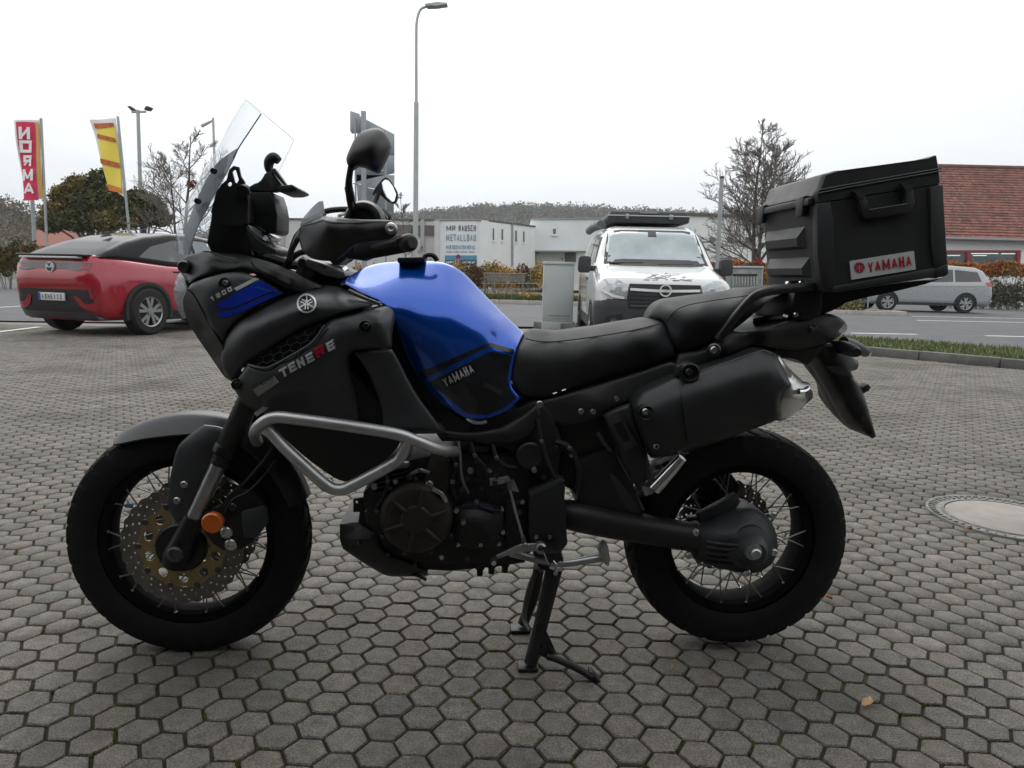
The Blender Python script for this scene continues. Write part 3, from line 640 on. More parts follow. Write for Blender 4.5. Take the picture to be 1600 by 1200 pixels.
# frame spars and dark mass behind the panels
prism('main_frame', [(690, 650), (760, 655), (800, 648), (835, 625), (860, 640), (880, 690), (870, 760), (850, 770), (828, 720), (790, 692), (700, 690)], -.145, .145, frame_m, bike, .01)
panel('frame_spar', [(688, 672, -.16, 1), (730, 675, -.165), (780, 668, -.165), (815, 650, -.165), (838, 632, -.16, 1), (846, 650, -.165), (828, 680, -.17), (790, 695, -.17), (740, 692, -.17), (700, 686, -.16, 1)], [(790, 680, -.178)], frame_m, bike, .02, 7, lip=(.008, 7), mirror=True)
prism('radiator', [(432, 560), (520, 548), (600, 640), (610, 665), (590, 720), (545, 752), (500, 730), (440, 680), (418, 640)], -.165, .165, gloss, bike, .006)
prism('steering_head', [(420, 440), (520, 430), (560, 470), (600, 560), (640, 650), (560, 680), (470, 600)], -.10, .10, frame_m, bike, .01)
prism('rear_subframe', [(800, 630), (860, 612), (960, 582), (1060, 552), (1130, 540), (1200, 540), (1120, 570), (1040, 592), (985, 640), (960, 720), (900, 720), (862, 700), (840, 660)], -.11, .11, frame_m, bike, .008)
prism('battery_box', [(840, 640), (985, 600), (1000, 700), (990, 770), (930, 785), (880, 760)], -.09, .09, plas, bike, .01)
lathe('frame_plug', [(.001, -.006), (.032, -.006), (.036, -.002), (.036, .02)], plas, bike, 'y', tuple(P(828, 712, -.165)), 24)
for q, r_, mt in (((843, 632), 5.5, zinc), ((834.5, 734), 4.5, chrome), ((907.5, 643), 4.6, zinc), ((926.5, 643), 4.6, chrome), ((963, 623), 4.2, zinc), ((892, 712), 2.6, zinc)): bolt(bike, q[0], q[1], -.172, r_, mt)
tube('choke_cable', [(716, 690, -.17), (719, 715, -.18), (720, 735, -.18), (724, 755, -.175), (732, 770, -.16)], .004, M('cable_grey', (.14, .14, .145), .5, .2), bike, 7)
prism('fuel_rail', [(733, 698), (762, 697), (764, 706), (734, 708)], -.16, -.12, engm, bike, .003); bolt(bike, 744, 721, -.15, 3, dkbolt); bolt(bike, 729, 747, -.15, 4, dkbolt); bolt(bike, 744, 748, -.15, 3.5, dkbolt); bolt(bike, 752, 763, -.15, 4, dkbolt); bolt(bike, 707, 752, -.17, 3.8, zinc)
tube('clutch_hose', [(730, 655, -.165), (740, 660, -.175), (752, 661, -.17), (760, 659, -.165)], .0045, alu, bike, 7)
# crash bars
cb = tube('crash_bar', [(402, 690, -.10), (398, 678, -.20), (407, 664, -.245), (428, 652.5, -.262), (465, 655, -.268), (560, 668, -.268), (622, 679, -.266), (650, 689, -.258), (680, 700, -.235), (706, 705, -.19), (712, 706, -.15)], .0146, bar_m, bike, 16, 7, label='grey steel crash bar round the engine')
tube('lower_bar', [(418, 668, -.25), (436, 690, -.255), (462, 716, -.262), (497, 748, -.264), (516, 762, -.262), (534, 765, -.262), (556, 756, -.26), (610, 727, -.255), (626, 714, -.252), (634, 698, -.255), (638, 686, -.262)], .0146, bar_m, cb, 16, 7)
tube('bar_stay', [(600, 732, -.25), (618, 727, -.22), (636, 726, -.14)], .009, bar_m, cb, 10)
tube('crash_bar', [tuple(x) for x in [(402, 690, .10)]] + [(q[0], q[1], q[2]) for q in [(430, 676, .2), (445, 668, .25), (480, 668, .262), (560, 676, .262), (650, 690, .25), (690, 698, .18), (700, 700, .14)]], .0146, bar_m, bike, 14, 6)
# swing arm, shaft drive
sa = tube('swing_arm', [(868, 800, -.10), (900, 806, -.115), (960, 818, -.12), (1040, 832, -.12), (1100, 842, -.118)], [.034, .042, .042, .040, .040], frame_m, bike, 16)
tube('swing_arm_brace', [(880, 800, .09), (960, 812, .11), (1060, 828, .11), (1145, 834, .10)], .030, frame_m, bike, 12)
pivot = prism('pivot_plate', [(826, 776), (875, 752), (884, 757), (880, 800), (888, 850), (870, 872), (835, 872), (826, 840)], -.178, -.12, plas, bike, .006)
prism('plate_top', [(826, 772), (874, 748), (884, 752), (832, 778)], -.180, -.13, fair, pivot, .003)
bolt(pivot, 838, 839.5, -.18, 3.8, zinc); bolt(pivot, 858.5, 839.5, -.18, 3.8, zinc)
fd = panel('final_drive', [(1084, 818, -.13, 1), (1100, 816, -.14), (1120, 806, -.13), (1150, 793, -.12), (1172, 791, -.12), (1195, 803, -.12), (1210, 825, -.12), (1215, 850, -.12), (1210, 875, -.12), (1190, 892, -.12), (1165, 896, -.12), (1130, 889, -.125), (1100, 880, -.13), (1084, 872, -.13, 1), (1082, 845, -.14)], [(1168, 852, -.195), (1140, 845, -.19), (1110, 845, -.175), (1190, 850, -.18), (1170, 825, -.178), (1165, 878, -.175)], gunm, bike, .07, 6, lip=(.03, 9), label='grey finned shaft drive housing at the rear hub')
for k in range(5):
    tube('cooling_fin', [(1104, 846 + k * 8, SURF['final_drive'](np.array([[1104, 846 + k * 8]]))[0] - .002), (1130, 850 + k * 7.6, SURF['final_drive'](np.array([[1130, 850 + k * 7.6]]))[0] - .004), (1160, 852 + k * 7.2, SURF['final_drive'](np.array([[1160, 852 + k * 7.2]]))[0] - .001)], .0042, gunm, fd, 6)
lathe('bearing_boss', [(.001, -.04), (.028, -.04), (.034, -.034), (.044, -.010), (.060, 0), (.062, .02)], gunm, fd, 'y', tuple(P(1172, 857, -.185)), 36)
lathe('axle_nut', [(.006, -.020), (.011, -.022), (.0145, -.018), (.0145, -.004), (.022, -.004), (.023, .006)], alu, fd, 'y', tuple(P(1177, 862, -.228)), 6 * 4)
for q in ((1207, 805), (1209, 863), (1167, 895), (1087, 832), (1076, 868)): bolt(fd, q[0], q[1], -.15, 5.5, zinc)
prism('torque_arm', [(1090, 806), (1140, 780), (1152, 772), (1158, 785), (1150, 796), (1110, 815), (1096, 818)], -.11, -.08, gunm, fd, .005)
prism('rear_caliper', [(1085, 770), (1110, 740), (1140, 735), (1158, 760), (1150, 785), (1110, 800), (1090, 795)], .05, .11, gloss, bike, .008)
# stands, pegs, levers
ss = tube('side_stand', [(798, 864, -.16), (815, 868, -.17), (840, 874, -.17), (880, 880, -.165), (930, 873, -.165), (950, 871, -.165)], .0105, alu, bike, 12, label='folded steel side stand')
poly_prism('stand_foot', [P(935, 862, -.185), P(944, 850, -.19), (P(950, 852, -.19)), P(954, 875, -.185), P(951, 886, -.18), P(945, 882, -.18)], (0, .035, 0), alu, ss, .003)
spt = np.array([P(803 + 32 * t, 862 + 14 * t, -.178) for t in np.linspace(0, 1, 2)])
hx = [spt[0] + (spt[1] - spt[0]) * t + .006 * np.array([0, math.cos(t * 75), math.sin(t * 75)]) for t in np.linspace(0, 1, 120)]
tube3('stand_spring', hx, .0016, alu, ss, 5, curve=False)
cs = tube('centre_stand', [(866, 888, -.13), (856, 930, -.14), (843, 985, -.148), (829, 1036, -.152)], [.0235, .0215, .0195, .0185], frame_m, bike, 12, label='black centre stand holding the rear wheel off the ground')
fp = P(826, 1040, -.152); box('stand_pad', (fp[0] - .03, -.175, .001), (fp[0] + .025, -.125, .012), frame_m, cs, .004)
fq = P(813, 982, .065); tube3('far_leg', [P(842, 888, .06), P(834, 930, .065), (fq[0] + .008, .068, .02)], .017, frame_m, cs, 12)
box('stand_pad', (fq[0] - .03, .04, .001), (fq[0] + .03, .09, .012), frame_m, cs, .004)
tube('stand_spring', [(838, 892, -.11), (828, 915, -.10), (821, 945, -.10), (819, 968, -.115), (828, 985, -.14)], .007, M('spring_steel', (.12, .12, .12), .4, .8), cs, 8)
tube('cross_tube', [(850, 880, -.14), (846, 884, 0), (842, 886, .07)], .018, frame_m, cs, 10)
prism('tang_plate', [(838, 975), (846, 970), (872, 1026), (880, 1030), (864, 1034), (832, 1018)], -.165, -.155, frame_m, cs, .002, holes=[circ(836.5, 998, 2.4, 8), circ(846, 1009, 2.2, 8)])
tube('tang_bar', [(838, 978, -.150), (852, 1000, -.155), (868, 1026, -.165)], .008, frame_m, cs, 8)
tube('tang', [(855, 1025, -.17), (875, 1032, -.185), (905, 1046, -.20), (926, 1059, -.215)], .0098, frame_m, cs, 10)
poly_prism('tang_tip', [P(922, 1050, -.215), P(926, 1051, -.215), P(942, 1070, -.225), P(937, 1069, -.225), P(921, 1062, -.215)], (0, .03, 0), frame_m, cs, 0)
pg = prism('foot_peg', [(850, 864), (856, 878), (862, 882), (866, 876), (871, 882), (876, 875), (880, 880), (880, 868), (877, 862)], -.26, -.18, gloss, bike, .002, label='serrated rider foot peg')
tube('peg_edge', [(850, 864, -.262), (855, 877, -.262), (860, 882, -.262), (865, 876, -.262), (870, 882, -.262), (875, 875.5, -.262), (880, 881, -.262), (880.5, 872, -.262), (877, 862, -.262)], .0017, chrome, pg, 6, 2, False)
tube('peg_pin', [(868, 880, -.21), (868, 893, -.212)], .0028, alu, pg, 6); bolt(pg, 868, 895, -.214, 3.4, zinc)
sl = prism('gear_lever', [(774, 869), (806, 854), (815, 850), (840, 849.5), (850, 850), (848, 861), (836, 861), (820, 861), (800, 866), (777, 874)], -.205, -.197, alu, bike, .002, label='steel gear change lever')
lathe('lever_pivot', [(.001, -.012), (.010, -.012), (.0145, -.008), (.0145, .012)], alu, sl, 'y', tuple(P(845, 856, -.208)), 20); bolt(sl, 845, 856, -.221, 4.5, dkbolt); bolt(sl, 821, 852.5, -.209, 4.5, alu)
tube('lever_rubber', [(771, 879, -.245), (772, 875, -.2)], .010, hose, sl, 12); bolt(sl, 771.5, 879, -.247, 4, chrome)
rod = tube('shift_rod', [(796.5, 764, -.2), (807, 805, -.202), (817.5, 842, -.205)], .0036, alu, bike, 8)
tube('rod_end', [(793.5, 750, -.198), (796.5, 765, -.2)], .0065, M('rod_end_dark', (.2, .2, .2), .35, .9), rod, 8); tube('rod_end', [(816, 838, -.205), (820, 850, -.205)], .006, MATS['rod_end_dark'], rod, 8)
arm = prism('shift_arm', [(765, 748), (776, 749), (794, 744), (796, 750), (792, 754), (780, 757), (766, 760)], -.2, -.19, alu, rod, .002); bolt(arm, 773, 753.5, -.201, 4.5, dkbolt); bolt(arm, 793, 749, -.201, 4, zinc); bolt(arm, 776, 744, -.196, 3.4, dkbolt)
prism('rod_guard', [(797, 749), (803, 750), (811, 769), (800, 767)], -.17, -.168, alu, bike, .001)
# ---------------------------------------------------------------- exhaust
mf = panel('muffler', [(988, 630, -.228, 1), (1002, 611, -.222, 1), (1040, 594, -.222), (1090, 577, -.222), (1140, 561, -.222), (1186, 545.5, -.222, 1), (1200, 547, -.226), (1213, 553, -.232, 1), (1224, 575, -.245), (1238, 602, -.256, 1), (1222, 615, -.262, 1), (1219, 633, -.262), (1222, 653, -.256, 1), (1195, 664, -.252), (1150, 680, -.252), (1100, 698, -.252), (1050, 712, -.250), (1018, 716, -.248, 1), (1006, 690, -.25), (993, 655, -.245)],
          [(1012, 645, -.262), (1060, 625, -.265), (1110, 609, -.267), (1160, 593, -.268), (1205, 580, -.264), (1030, 690, -.258), (1080, 678, -.262), (1130, 662, -.264), (1180, 646, -.264), (1070, 650, -.267), (1120, 634, -.268), (1170, 618, -.268)], mufm, bike, res=7, yc=-.165, lip=(.030, 8), label='matt black muffler')
fm = SURF['muffler']
decal('heat_shield', [(1066, 630, 0, 1), (1065, 612, 0), (1069, 602, 0), (1080, 593, 0), (1094, 588, 0), (1184, 558, 0), (1198, 558, 0, 1), (1210, 570, 0), (1226, 598, 0, 1), (1212, 608, 0), (1210, 645, 0, 1), (1180, 655, 0), (1075, 690, 0, 1)], fm, mufm, mf, .004, 7, True)
tube('shield_edge', [(1092, 581, -.222), (1140, 565, -.222), (1186, 549.5, -.220), (1200, 550, -.222), (1212, 558, -.228)], .0022, fair, mf, 5)
bs = prism('mounting_lug', [(1057, 588), (1060, 573), (1080, 566), (1096, 573), (1090, 584)], -.225, -.18, mufm, mf, .003)
lathe('lug_recess', [(.001, -.002), (.015, -.002), (.021, -.010), (.024, -.008), (.024, .02)], gloss, mf, 'y', tuple(P(1077, 582, -.243)), 28); bolt(mf, 1076, 581, -.249, 5, dkbolt)
lathe('lug_recess', [(.001, -.001), (.014, -.001), (.018, -.006), (.020, -.004), (.020, .02)], gloss, mf, 'y', tuple(P(1009, 645, fm(np.array([[1009, 645]]))[0] - .001)), 28); bolt(mf, 1008, 643, -.272, 4.5, zinc); bolt(mf, 1025, 697, -.25, 4.6, zinc)
cap = panel('tail_cap', [(1216, 556, -.185), (1230, 572, -.18), (1250, 592, -.175), (1264, 608, -.17), (1265, 622, -.17), (1250, 640, -.175), (1226, 656, -.19), (1212, 655, -.20), (1214, 625, -.225), (1216, 606, -.225)], [(1236, 610, -.235), (1230, 632, -.228), (1245, 625, -.225), (1240, 592, -.222)], M('satin_steel', (.66, .65, .63), .30, .9, var=.08, scale=10), mf, res=6, yc=-.165, lip=(.012, 5))
tube('outlet_pipe', [(1235, 608, -.165), (1258, 612, -.165)], .026, alu, mf, 18); tube('cap_lip', [(1247, 612, -.236), (1256, 611, -.222), (1262, 607, -.20)], .007, chrome, mf, 8)
# passenger peg bracket with paler and darker grey facets
pb = panel('pillion_peg_bracket', [(944, 650, -.19, 1), (962, 640, -.20), (985, 632, -.20, 1), (1000, 672, -.20), (1012, 712, -.20), (1022, 760, -.20), (1012, 772, -.20, 1), (996, 762, -.20), (978, 735, -.195), (960, 695, -.19)], [(975, 680, -.215), (995, 720, -.21)], plas, bike, .02, 7, lip=(.005, 6))
fp_ = SURF['pillion_peg_bracket']
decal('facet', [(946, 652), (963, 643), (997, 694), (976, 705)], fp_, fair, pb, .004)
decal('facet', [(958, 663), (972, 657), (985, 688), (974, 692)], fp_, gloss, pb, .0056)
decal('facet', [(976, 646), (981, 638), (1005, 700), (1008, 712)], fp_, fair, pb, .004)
pp = tube('pillion_peg', [(1022, 764, -.215), (1046, 738, -.225), (1066, 715, -.235)], [.0185, .0165, .0125], chrome, bike, 14, label='polished folding pillion foot peg')
tube('peg_bracket', [(1009, 758, -.205), (1014, 772, -.21)], .014, alu, pp, 10); bolt(pp, 1013, 755, -.215, 5.5, dkbolt)
tube('hanger_edge', [(934, 676, -.185), (945, 694, -.19), (955, 705, -.19)], .005, fair, bike, 6)
panel('hugger', [(952, 740, -.13), (966, 750, -.14), (985, 775, -.14), (1000, 800, -.13), (985, 800, -.13), (965, 770, -.13)], [], fair, bike, .1, 7)
prism('hugger_body', [(900, 720), (960, 700), (990, 760), (1010, 800), (960, 815), (905, 800)], -.13, .10, plas, bike, .008)
lathe('frame_plug', [(.001, -.006), (.02, -.006), (.024, 0), (.024, .02)], plas, bike, 'y', tuple(P(1200, 700, -.02)), 12)

# wiring and plumbing tucked in behind the spar
for pts_, r_, mt_ in (([(700, 700, -.172), (712, 726, -.178), (706, 756, -.17), (712, 780, -.165)], .0038, hose), ([(736, 690, -.17), (742, 712, -.172), (756, 728, -.17), (760, 750, -.16)], .005, hose), ([(770, 694, -.172), (776, 715, -.176), (790, 728, -.172), (806, 730, -.16)], .0055, hose),
                      ([(840, 655, -.165), (846, 690, -.17), (856, 722, -.172), (868, 748, -.17)], .006, hose), ([(868, 690, -.15), (890, 700, -.16), (905, 735, -.16), (900, 770, -.15)], .008, hose), ([(596, 735, -.16), (606, 752, -.165), (600, 775, -.16), (590, 792, -.15)], .006, hose), ([(640, 742, -.155), (655, 735, -.16), (672, 738, -.165)], .005, alu)):
    hs_ = tube('hose', pts_, r_, mt_, bike, 7); q_ = pts_[1]; bolt(hs_, q_[0], q_[1], q_[2] - r_, 3, MATS['cable_grey'], 'hose_clip')
for x_, y_, r_ in ((585, 760, 5), (618, 752, 4), (640, 745, 5), (602, 790, 4), (574, 800, 3.5), (722, 765, 4.5), (735, 735, 5), (765, 735, 4), (785, 770, 4), (812, 800, 4), (812, 830, 4), (690, 870, 4), (730, 872, 3.5), (850, 745, 4), (868, 700, 4)): bolt(bike, x_, y_, -.162, r_, dkbolt if int(x_) % 3 else zinc)
for k in range(5): prism('cooling_rib', [(575 + k * 2, 742 + k * 7), (640, 728 + k * 7), (640, 731 + k * 7), (575 + k * 2, 745 + k * 7)], -.155, -.12, engm, bike, .001)
# ------------------------------------------------------------------ surroundings: helpers
def stroke_font():
    return {'A': [((.06, 0), (.5, 1)), ((.94, 0), (.5, 1)), ((.22, .3), (.78, .3))], 'B': [((.1, 0), (.1, 1)), ((.1, 1), (.85, 1)), ((.1, .52), (.85, .52)), ((.1, 0), (.85, 0)), ((.88, 0), (.88, 1))], 'C': [((.1, 0), (.1, 1)), ((.1, 1), (.95, 1)), ((.1, 0), (.95, 0))],
            'D': [((.1, 0), (.1, 1)), ((.1, 1), (.8, 1)), ((.1, 0), (.8, 0)), ((.9, .1), (.9, .9))], 'E': [((.1, 0), (.1, 1)), ((.1, 1), (.95, 1)), ((.1, .5), (.85, .5)), ((.1, 0), (.95, 0))], 'F': [((.1, 0), (.1, 1)), ((.1, 1), (.95, 1)), ((.1, .52), (.8, .52))],
            'G': [((.1, 0), (.1, 1)), ((.1, 1), (.95, 1)), ((.1, 0), (.95, 0)), ((.92, 0), (.92, .5)), ((.55, .5), (.92, .5))], 'H': [((.1, 0), (.1, 1)), ((.9, 0), (.9, 1)), ((.1, .5), (.9, .5))], 'I': [((.5, 0), (.5, 1))], 'L': [((.1, 0), (.1, 1)), ((.1, 0), (.95, 0))],
            'M': [((.08, 0), (.08, 1)), ((.92, 0), (.92, 1)), ((.1, 1), (.5, .12)), ((.9, 1), (.5, .12))], 'N': [((.1, 0), (.1, 1)), ((.9, 0), (.9, 1)), ((.1, 1), (.9, 0))], 'O': [((.1, .05), (.1, .95)), ((.9, .05), (.9, .95)), ((.1, 1), (.9, 1)), ((.1, 0), (.9, 0))],
            'P': [((.1, 0), (.1, 1)), ((.1, 1), (.9, 1)), ((.9, .5), (.9, 1)), ((.1, .48), (.9, .48))], 'R': [((.1, 0), (.1, 1)), ((.1, 1), (.88, 1)), ((.88, .5), (.88, 1)), ((.1, .48), (.88, .48)), ((.5, .48), (.92, 0))], 'S': [((.1, 0), (.9, 0)), ((.9, 0), (.9, .5)), ((.1, .5), (.9, .5)), ((.1, .5), (.1, 1)), ((.1, 1), (.9, 1))],
            'T': [((.5, 0), (.5, 1)), ((0, 1), (1, 1))], 'U': [((.1, 0), (.1, 1)), ((.9, 0), (.9, 1)), ((.1, 0), (.9, 0))], 'V': [((.05, 1), (.5, 0)), ((.95, 1), (.5, 0))], 'W': [((.02, 1), (.27, 0)), ((.5, .9), (.27, 0)), ((.5, .9), (.73, 0)), ((.98, 1), (.73, 0))], 'Y': [((.5, 0), (.5, .48)), ((.06, 1), (.5, .45)), ((.94, 1), (.5, .45))],
            '0': [((.1, 0), (.1, 1)), ((.9, 0), (.9, 1)), ((.1, 1), (.9, 1)), ((.1, 0), (.9, 0))], '1': [((.55, 0), (.55, 1)), ((.2, .85), (.55, .85))], '2': [((.1, 1), (.9, 1)), ((.9, .5), (.9, 1)), ((.1, .5), (.9, .5)), ((.1, 0), (.1, .5)), ((.1, 0), (.9, 0))], '3': [((.1, 1), (.9, 1)), ((.9, 0), (.9, 1)), ((.3, .5), (.9, .5)), ((.1, 0), (.9, 0))]}
SF = stroke_font()
def stroke_quads(s, wt=.18, gap=.28, aspect=.62):
    out = []; n = len(s); wl = [{'M': 1.4, 'W': 1.4, 'N': 1.1, 'I': .45}.get(c, 1.0) if n > 1 else 1.0 for c in s]; unit = 1 / (sum(wl) + (n - 1) * gap); x0 = -unit * gap; cw = 0; asp0 = aspect
    for i, ch in enumerate(s):
        x0 += cw + unit * gap; cw = unit * wl[i]; aspect = asp0 * wl[i]
        for (a, b) in SF.get(ch, []):
            a = np.array(a, float); b = np.array(b, float); a[1] = wt / 2 + a[1] * (1 - wt); b[1] = wt / 2 + b[1] * (1 - wt); hx = wt / aspect / 2; wd = wt
            a[0] = hx + a[0] * (1 - 2 * hx); b[0] = hx + b[0] * (1 - 2 * hx)
            d = (b - a) * np.array([aspect, 1]); L = np.linalg.norm(d); d /= L; wd = wt if min(abs(d[0]), abs(d[1])) < .02 else wt * .74; nn = np.array([-d[1] / aspect, d[0]]) * wd / 2; e = d * np.array([1 / aspect, 1]) * (wt / 2 if abs(d[0]) < .01 or abs(d[1]) < .01 else wt * .12)
            q = [a - e - nn, b + e - nn, b + e + nn, a - e + nn]; out.append([(x0 + cw * p[0], p[1]) for p in q])
    return out
def stroke_text(name, s, o0, ex, ez, mat, parent=None, wt=.18, gap=.28, aspect=.62, nrm=None, **k):
    ex = np.array(ex, float); ez = np.array(ez, float); nrm = np.cross(ex, ez) if nrm is None else np.array(nrm); nrm = nrm / np.linalg.norm(nrm); V = []; Fc = []
    for i, q in enumerate(stroke_quads(s, wt, gap, aspect)):
        b = len(V); V += [np.array(o0) + u * ex + v * ez + nrm * (.0006 * i * np.linalg.norm(ez)) for u, v in q]; Fc.append((b, b + 1, b + 2, b + 3))
    k.setdefault('kind', 'stuff'); return obj(name, V, Fc, mat, parent, 0, **k)
def stroke_on(name, s, p0, px, py, fn, mat, parent, wt=.2, gap=.2, off=.003, aspect=.7):
    V = []; Fc = []
    for i, q in enumerate(stroke_quads(s, wt, gap, aspect)):
        b = len(V); pp = np.array([np.array(p0) + u * np.array(px) + v * np.array(py) for u, v in q]); y = fn(pp) - off - .00012 * i
        V += [P(a_, b_, c_) for (a_, b_), c_ in zip(pp, y)]; Fc.append((b, b + 1, b + 2, b + 3))
    return obj(name, V, Fc, mat, parent, 0, **({'kind': 'stuff'} if len(s) > 1 else {}))
def leaf_cloud(name, blobs, n, size, mat, parent=None, seed=1, flat=.0, shell=.55, tones=((1, 1, 1),), **k):
    rg = np.random.default_rng(seed); B = np.array(blobs, float); w = (B[:, 3] * B[:, 4] * B[:, 5]) ** .75; ix = rg.choice(len(B), n, p=w / w.sum())
    d = rg.normal(0, 1, (n, 3)); d /= np.linalg.norm(d, axis=1)[:, None]; r = (shell + (1 - shell) * rg.random(n) ** .6) * np.where(rg.random(n) < .22, rg.uniform(1.0, 1.28, n), 1)
    c = B[ix, :3] + d * B[ix, 3:6] * r[:, None]
    a = rg.normal(0, 1, (n, 3)); a[:, 2] *= 1 - flat; a /= np.linalg.norm(a, axis=1)[:, None]; b = np.cross(a, rg.normal(0, 1, (n, 3))); b /= np.linalg.norm(b, axis=1)[:, None]
    s = size * rg.uniform(.6, 1.4, n)[:, None]; V = np.stack([c - a * s, c - b * s * .5, c + a * s, c + b * s * .5], 1).reshape(-1, 3)
    me = bpy.data.meshes.new(name); me.from_pydata(V.tolist(), [], np.arange(4 * n).reshape(-1, 4).tolist()); me.materials.append(mat)
    T = np.array(tones); bt = T[rg.integers(0, len(T), len(B))]; tn = bt[ix] * rg.uniform(.65, 1.35, (n, 1)); ca = me.color_attributes.new('tone', 'FLOAT_COLOR', 'POINT')
    ca.data.foreach_set('color', np.repeat(np.c_[tn, np.ones(n)], 4, axis=0).reshape(-1).astype(np.float32)); return tag(link(name, me, parent), **k)
leafm = M('foliage', (1, 1, 1), .75, var=.1, attr='tone', spec=.25)
bark = M('bark', (.10, .088, .075), .9, var=.3, scale=8)
twig_m = M('twig', (.17, .15, .13), .9, var=.25, scale=4)
def bare_tree(name, base, height, spread, seed, label, nb=26, trunk_r=.13, lean=0.0, start=.22, forks=2, tmin=.008, group=None):
    rg = random.Random(seed); big = [[], []]; fine = [[], []]
    def limb(store, pts, r0, r1, sides):
        V, Fc = tube_data(np.array(pts), np.linspace(r0, r1, len(pts)), sides, False, len(store[0])); store[0].extend(V.tolist()); store[1].extend(Fc)
    def path(p, d, L, n_, wob, upw):
        out = [p]; d = d / np.linalg.norm(d)
        for _ in range(n_):
            d = d + np.array([rg.gauss(0, wob), rg.gauss(0, wob), rg.gauss(upw, wob)]); d /= np.linalg.norm(d); out.append(out[-1] + d * L / n_)
        return out, d
    def off(d, ang):
        a = rg.uniform(0, 2 * math.pi); v = np.array([math.cos(a), math.sin(a), rg.uniform(-.3, .5)]); v = v - d * (v @ d); v /= np.linalg.norm(v) + 1e-9; return d * math.cos(ang) + v * math.sin(ang)
    def branch(p, d, L, r, lev):
        pts, _ = path(p, d, L, 5, .10, .05); limb(big if lev == 0 else fine, pts, r, max(r * .3, tmin), 5 if lev == 0 else 3)
        if lev >= 2: return
        n_ = (11, 8)[lev]
        for k in range(n_):
            t_ = .2 + .8 * (k + rg.random()) / n_; i = min(int(t_ * 5), 4); q = pts[i] + (pts[i + 1] - pts[i]) * (t_ * 5 - i if t_ * 5 - i <= 1 else 1); dd = pts[i + 1] - pts[i]; dd = dd / np.linalg.norm(dd)
            branch(q, off(dd, rg.uniform(.45, .95)), L * rg.uniform(.32, .52) * (1.15 - .5 * t_), max(r * .42, tmin), lev + 1)
    t = empty(name, base, label=label, cat='tree', group=group)
    for f_ in range(forks):
        d0 = np.array([lean + (0 if forks == 1 else rg.uniform(-.16, .16)), rg.uniform(-.1, .1), 1.0]); H_ = height * (1 if f_ == 0 else rg.uniform(.72, .9)); pts, _ = path(np.zeros(3), d0, H_, 12, .045, .05); limb(big, pts, trunk_r * (1 if f_ == 0 else .75), .012, 7)
        for k in range(nb // forks):
            t_ = start + (.97 - start) * (k + rg.random() * .8) / (nb // forks); i = min(int(t_ * 12), 11); q = pts[i] + (pts[i + 1] - pts[i]) * (t_ * 12 - i); a = k * 2.4 + rg.gauss(0, .4); el = rg.uniform(.35, .95)
            branch(q, np.array([math.cos(a) * math.cos(el), math.sin(a) * math.cos(el), math.sin(el)]), height * spread * (1.05 - t_) ** .75 * rg.uniform(.75, 1.1), trunk_r * (.42 - .3 * t_), 0)
    obj('trunk', big[0], big[1], bark, t, 60); obj('crown', fine[0], fine[1], twig_m, t, 60); return t
# ------------------------------------------------------------------ vehicles
glass_dk = M('car_glass_dark', (.018, .021, .024), .06, var=.1, coat=.8, rvar=.02)
glass_lt = M('car_glass_light', (.16, .20, .22), .06, var=.15, scale=3, coat=.8, rvar=.02)
trimk = M('car_trim_black', (.018, .0185, .02), .45, var=.15)
tyrem = M('car_tyre', (.014, .014, .0145), .8, var=.2)
rimm = M('alloy_rim', (.38, .385, .39), .35, .8, var=.1)
def side_body(name, outline, hw, mat, parent, rnd=.15, res=.09, **k):
    ol = densify(outline, res); vv, ff = cdt(ol, (), res, (rnd * .06, rnd * .25, rnd * .55, rnd * .98)); d = np.minimum(edge_dist(vv, ol) / rnd, 1)
    y = np.array([hw(x, z) for x, z in vv]) - rnd * (1 - np.sqrt(np.maximum(1 - (1 - d) ** 2, 0))); n = len(vv)
    V = np.r_[np.c_[vv[:, 0], y, vv[:, 1]], np.c_[vv[:, 0], -y, vv[:, 1]]]; be = boundary(ff); nc_ = 6; V = V.tolist(); mid = {}
    for a, b in be:
        for q in (a, b):
            if q not in mid:
                mid[q] = [q]
                for c_ in range(1, nc_): mid[q].append(len(V)); V.append((vv[q, 0], y[q] * (1 - 2 * c_ / nc_), vv[q, 1]))
                mid[q].append(n + q)
    Fc = list(ff) + [tuple(n + i for i in f[::-1]) for f in ff] + [(mid[b][c_], mid[a][c_], mid[a][c_ + 1], mid[b][c_ + 1]) for a, b in be for c_ in range(nc_)]
    bm = bmesh.new(); vs = [bm.verts.new(v) for v in V]
    for f in Fc: bm.faces.new([vs[i] for i in f])
    return bobj(name, bm, mat, parent, 50, **k)
def end_surface(outline, hw, rnd, sign):                       # x of the front (+1) or rear (-1) skin at (y, z)
    ol = np.array(outline, float)
    def fx(y, z):
        xe = ol[:, 0].max() if sign > 0 else ol[:, 0].min(); x = np.linspace(xe, xe - sign * min(2.2, np.ptp(ol[:, 0])), 330); pts = np.c_[x, np.full(len(x), z)]; ins = inside(pts, ol)
        d = np.minimum(edge_dist(pts, ol) / rnd, 1); w = np.array([hw(a, z) for a in x]) - rnd * (1 - np.sqrt(np.maximum(1 - (1 - d) ** 2, 0)))
        ok = np.nonzero(ins & (w >= abs(y) - 1e-6))[0]; return x[ok[0]] if len(ok) else ol[:, 0].max() * sign
    return fx
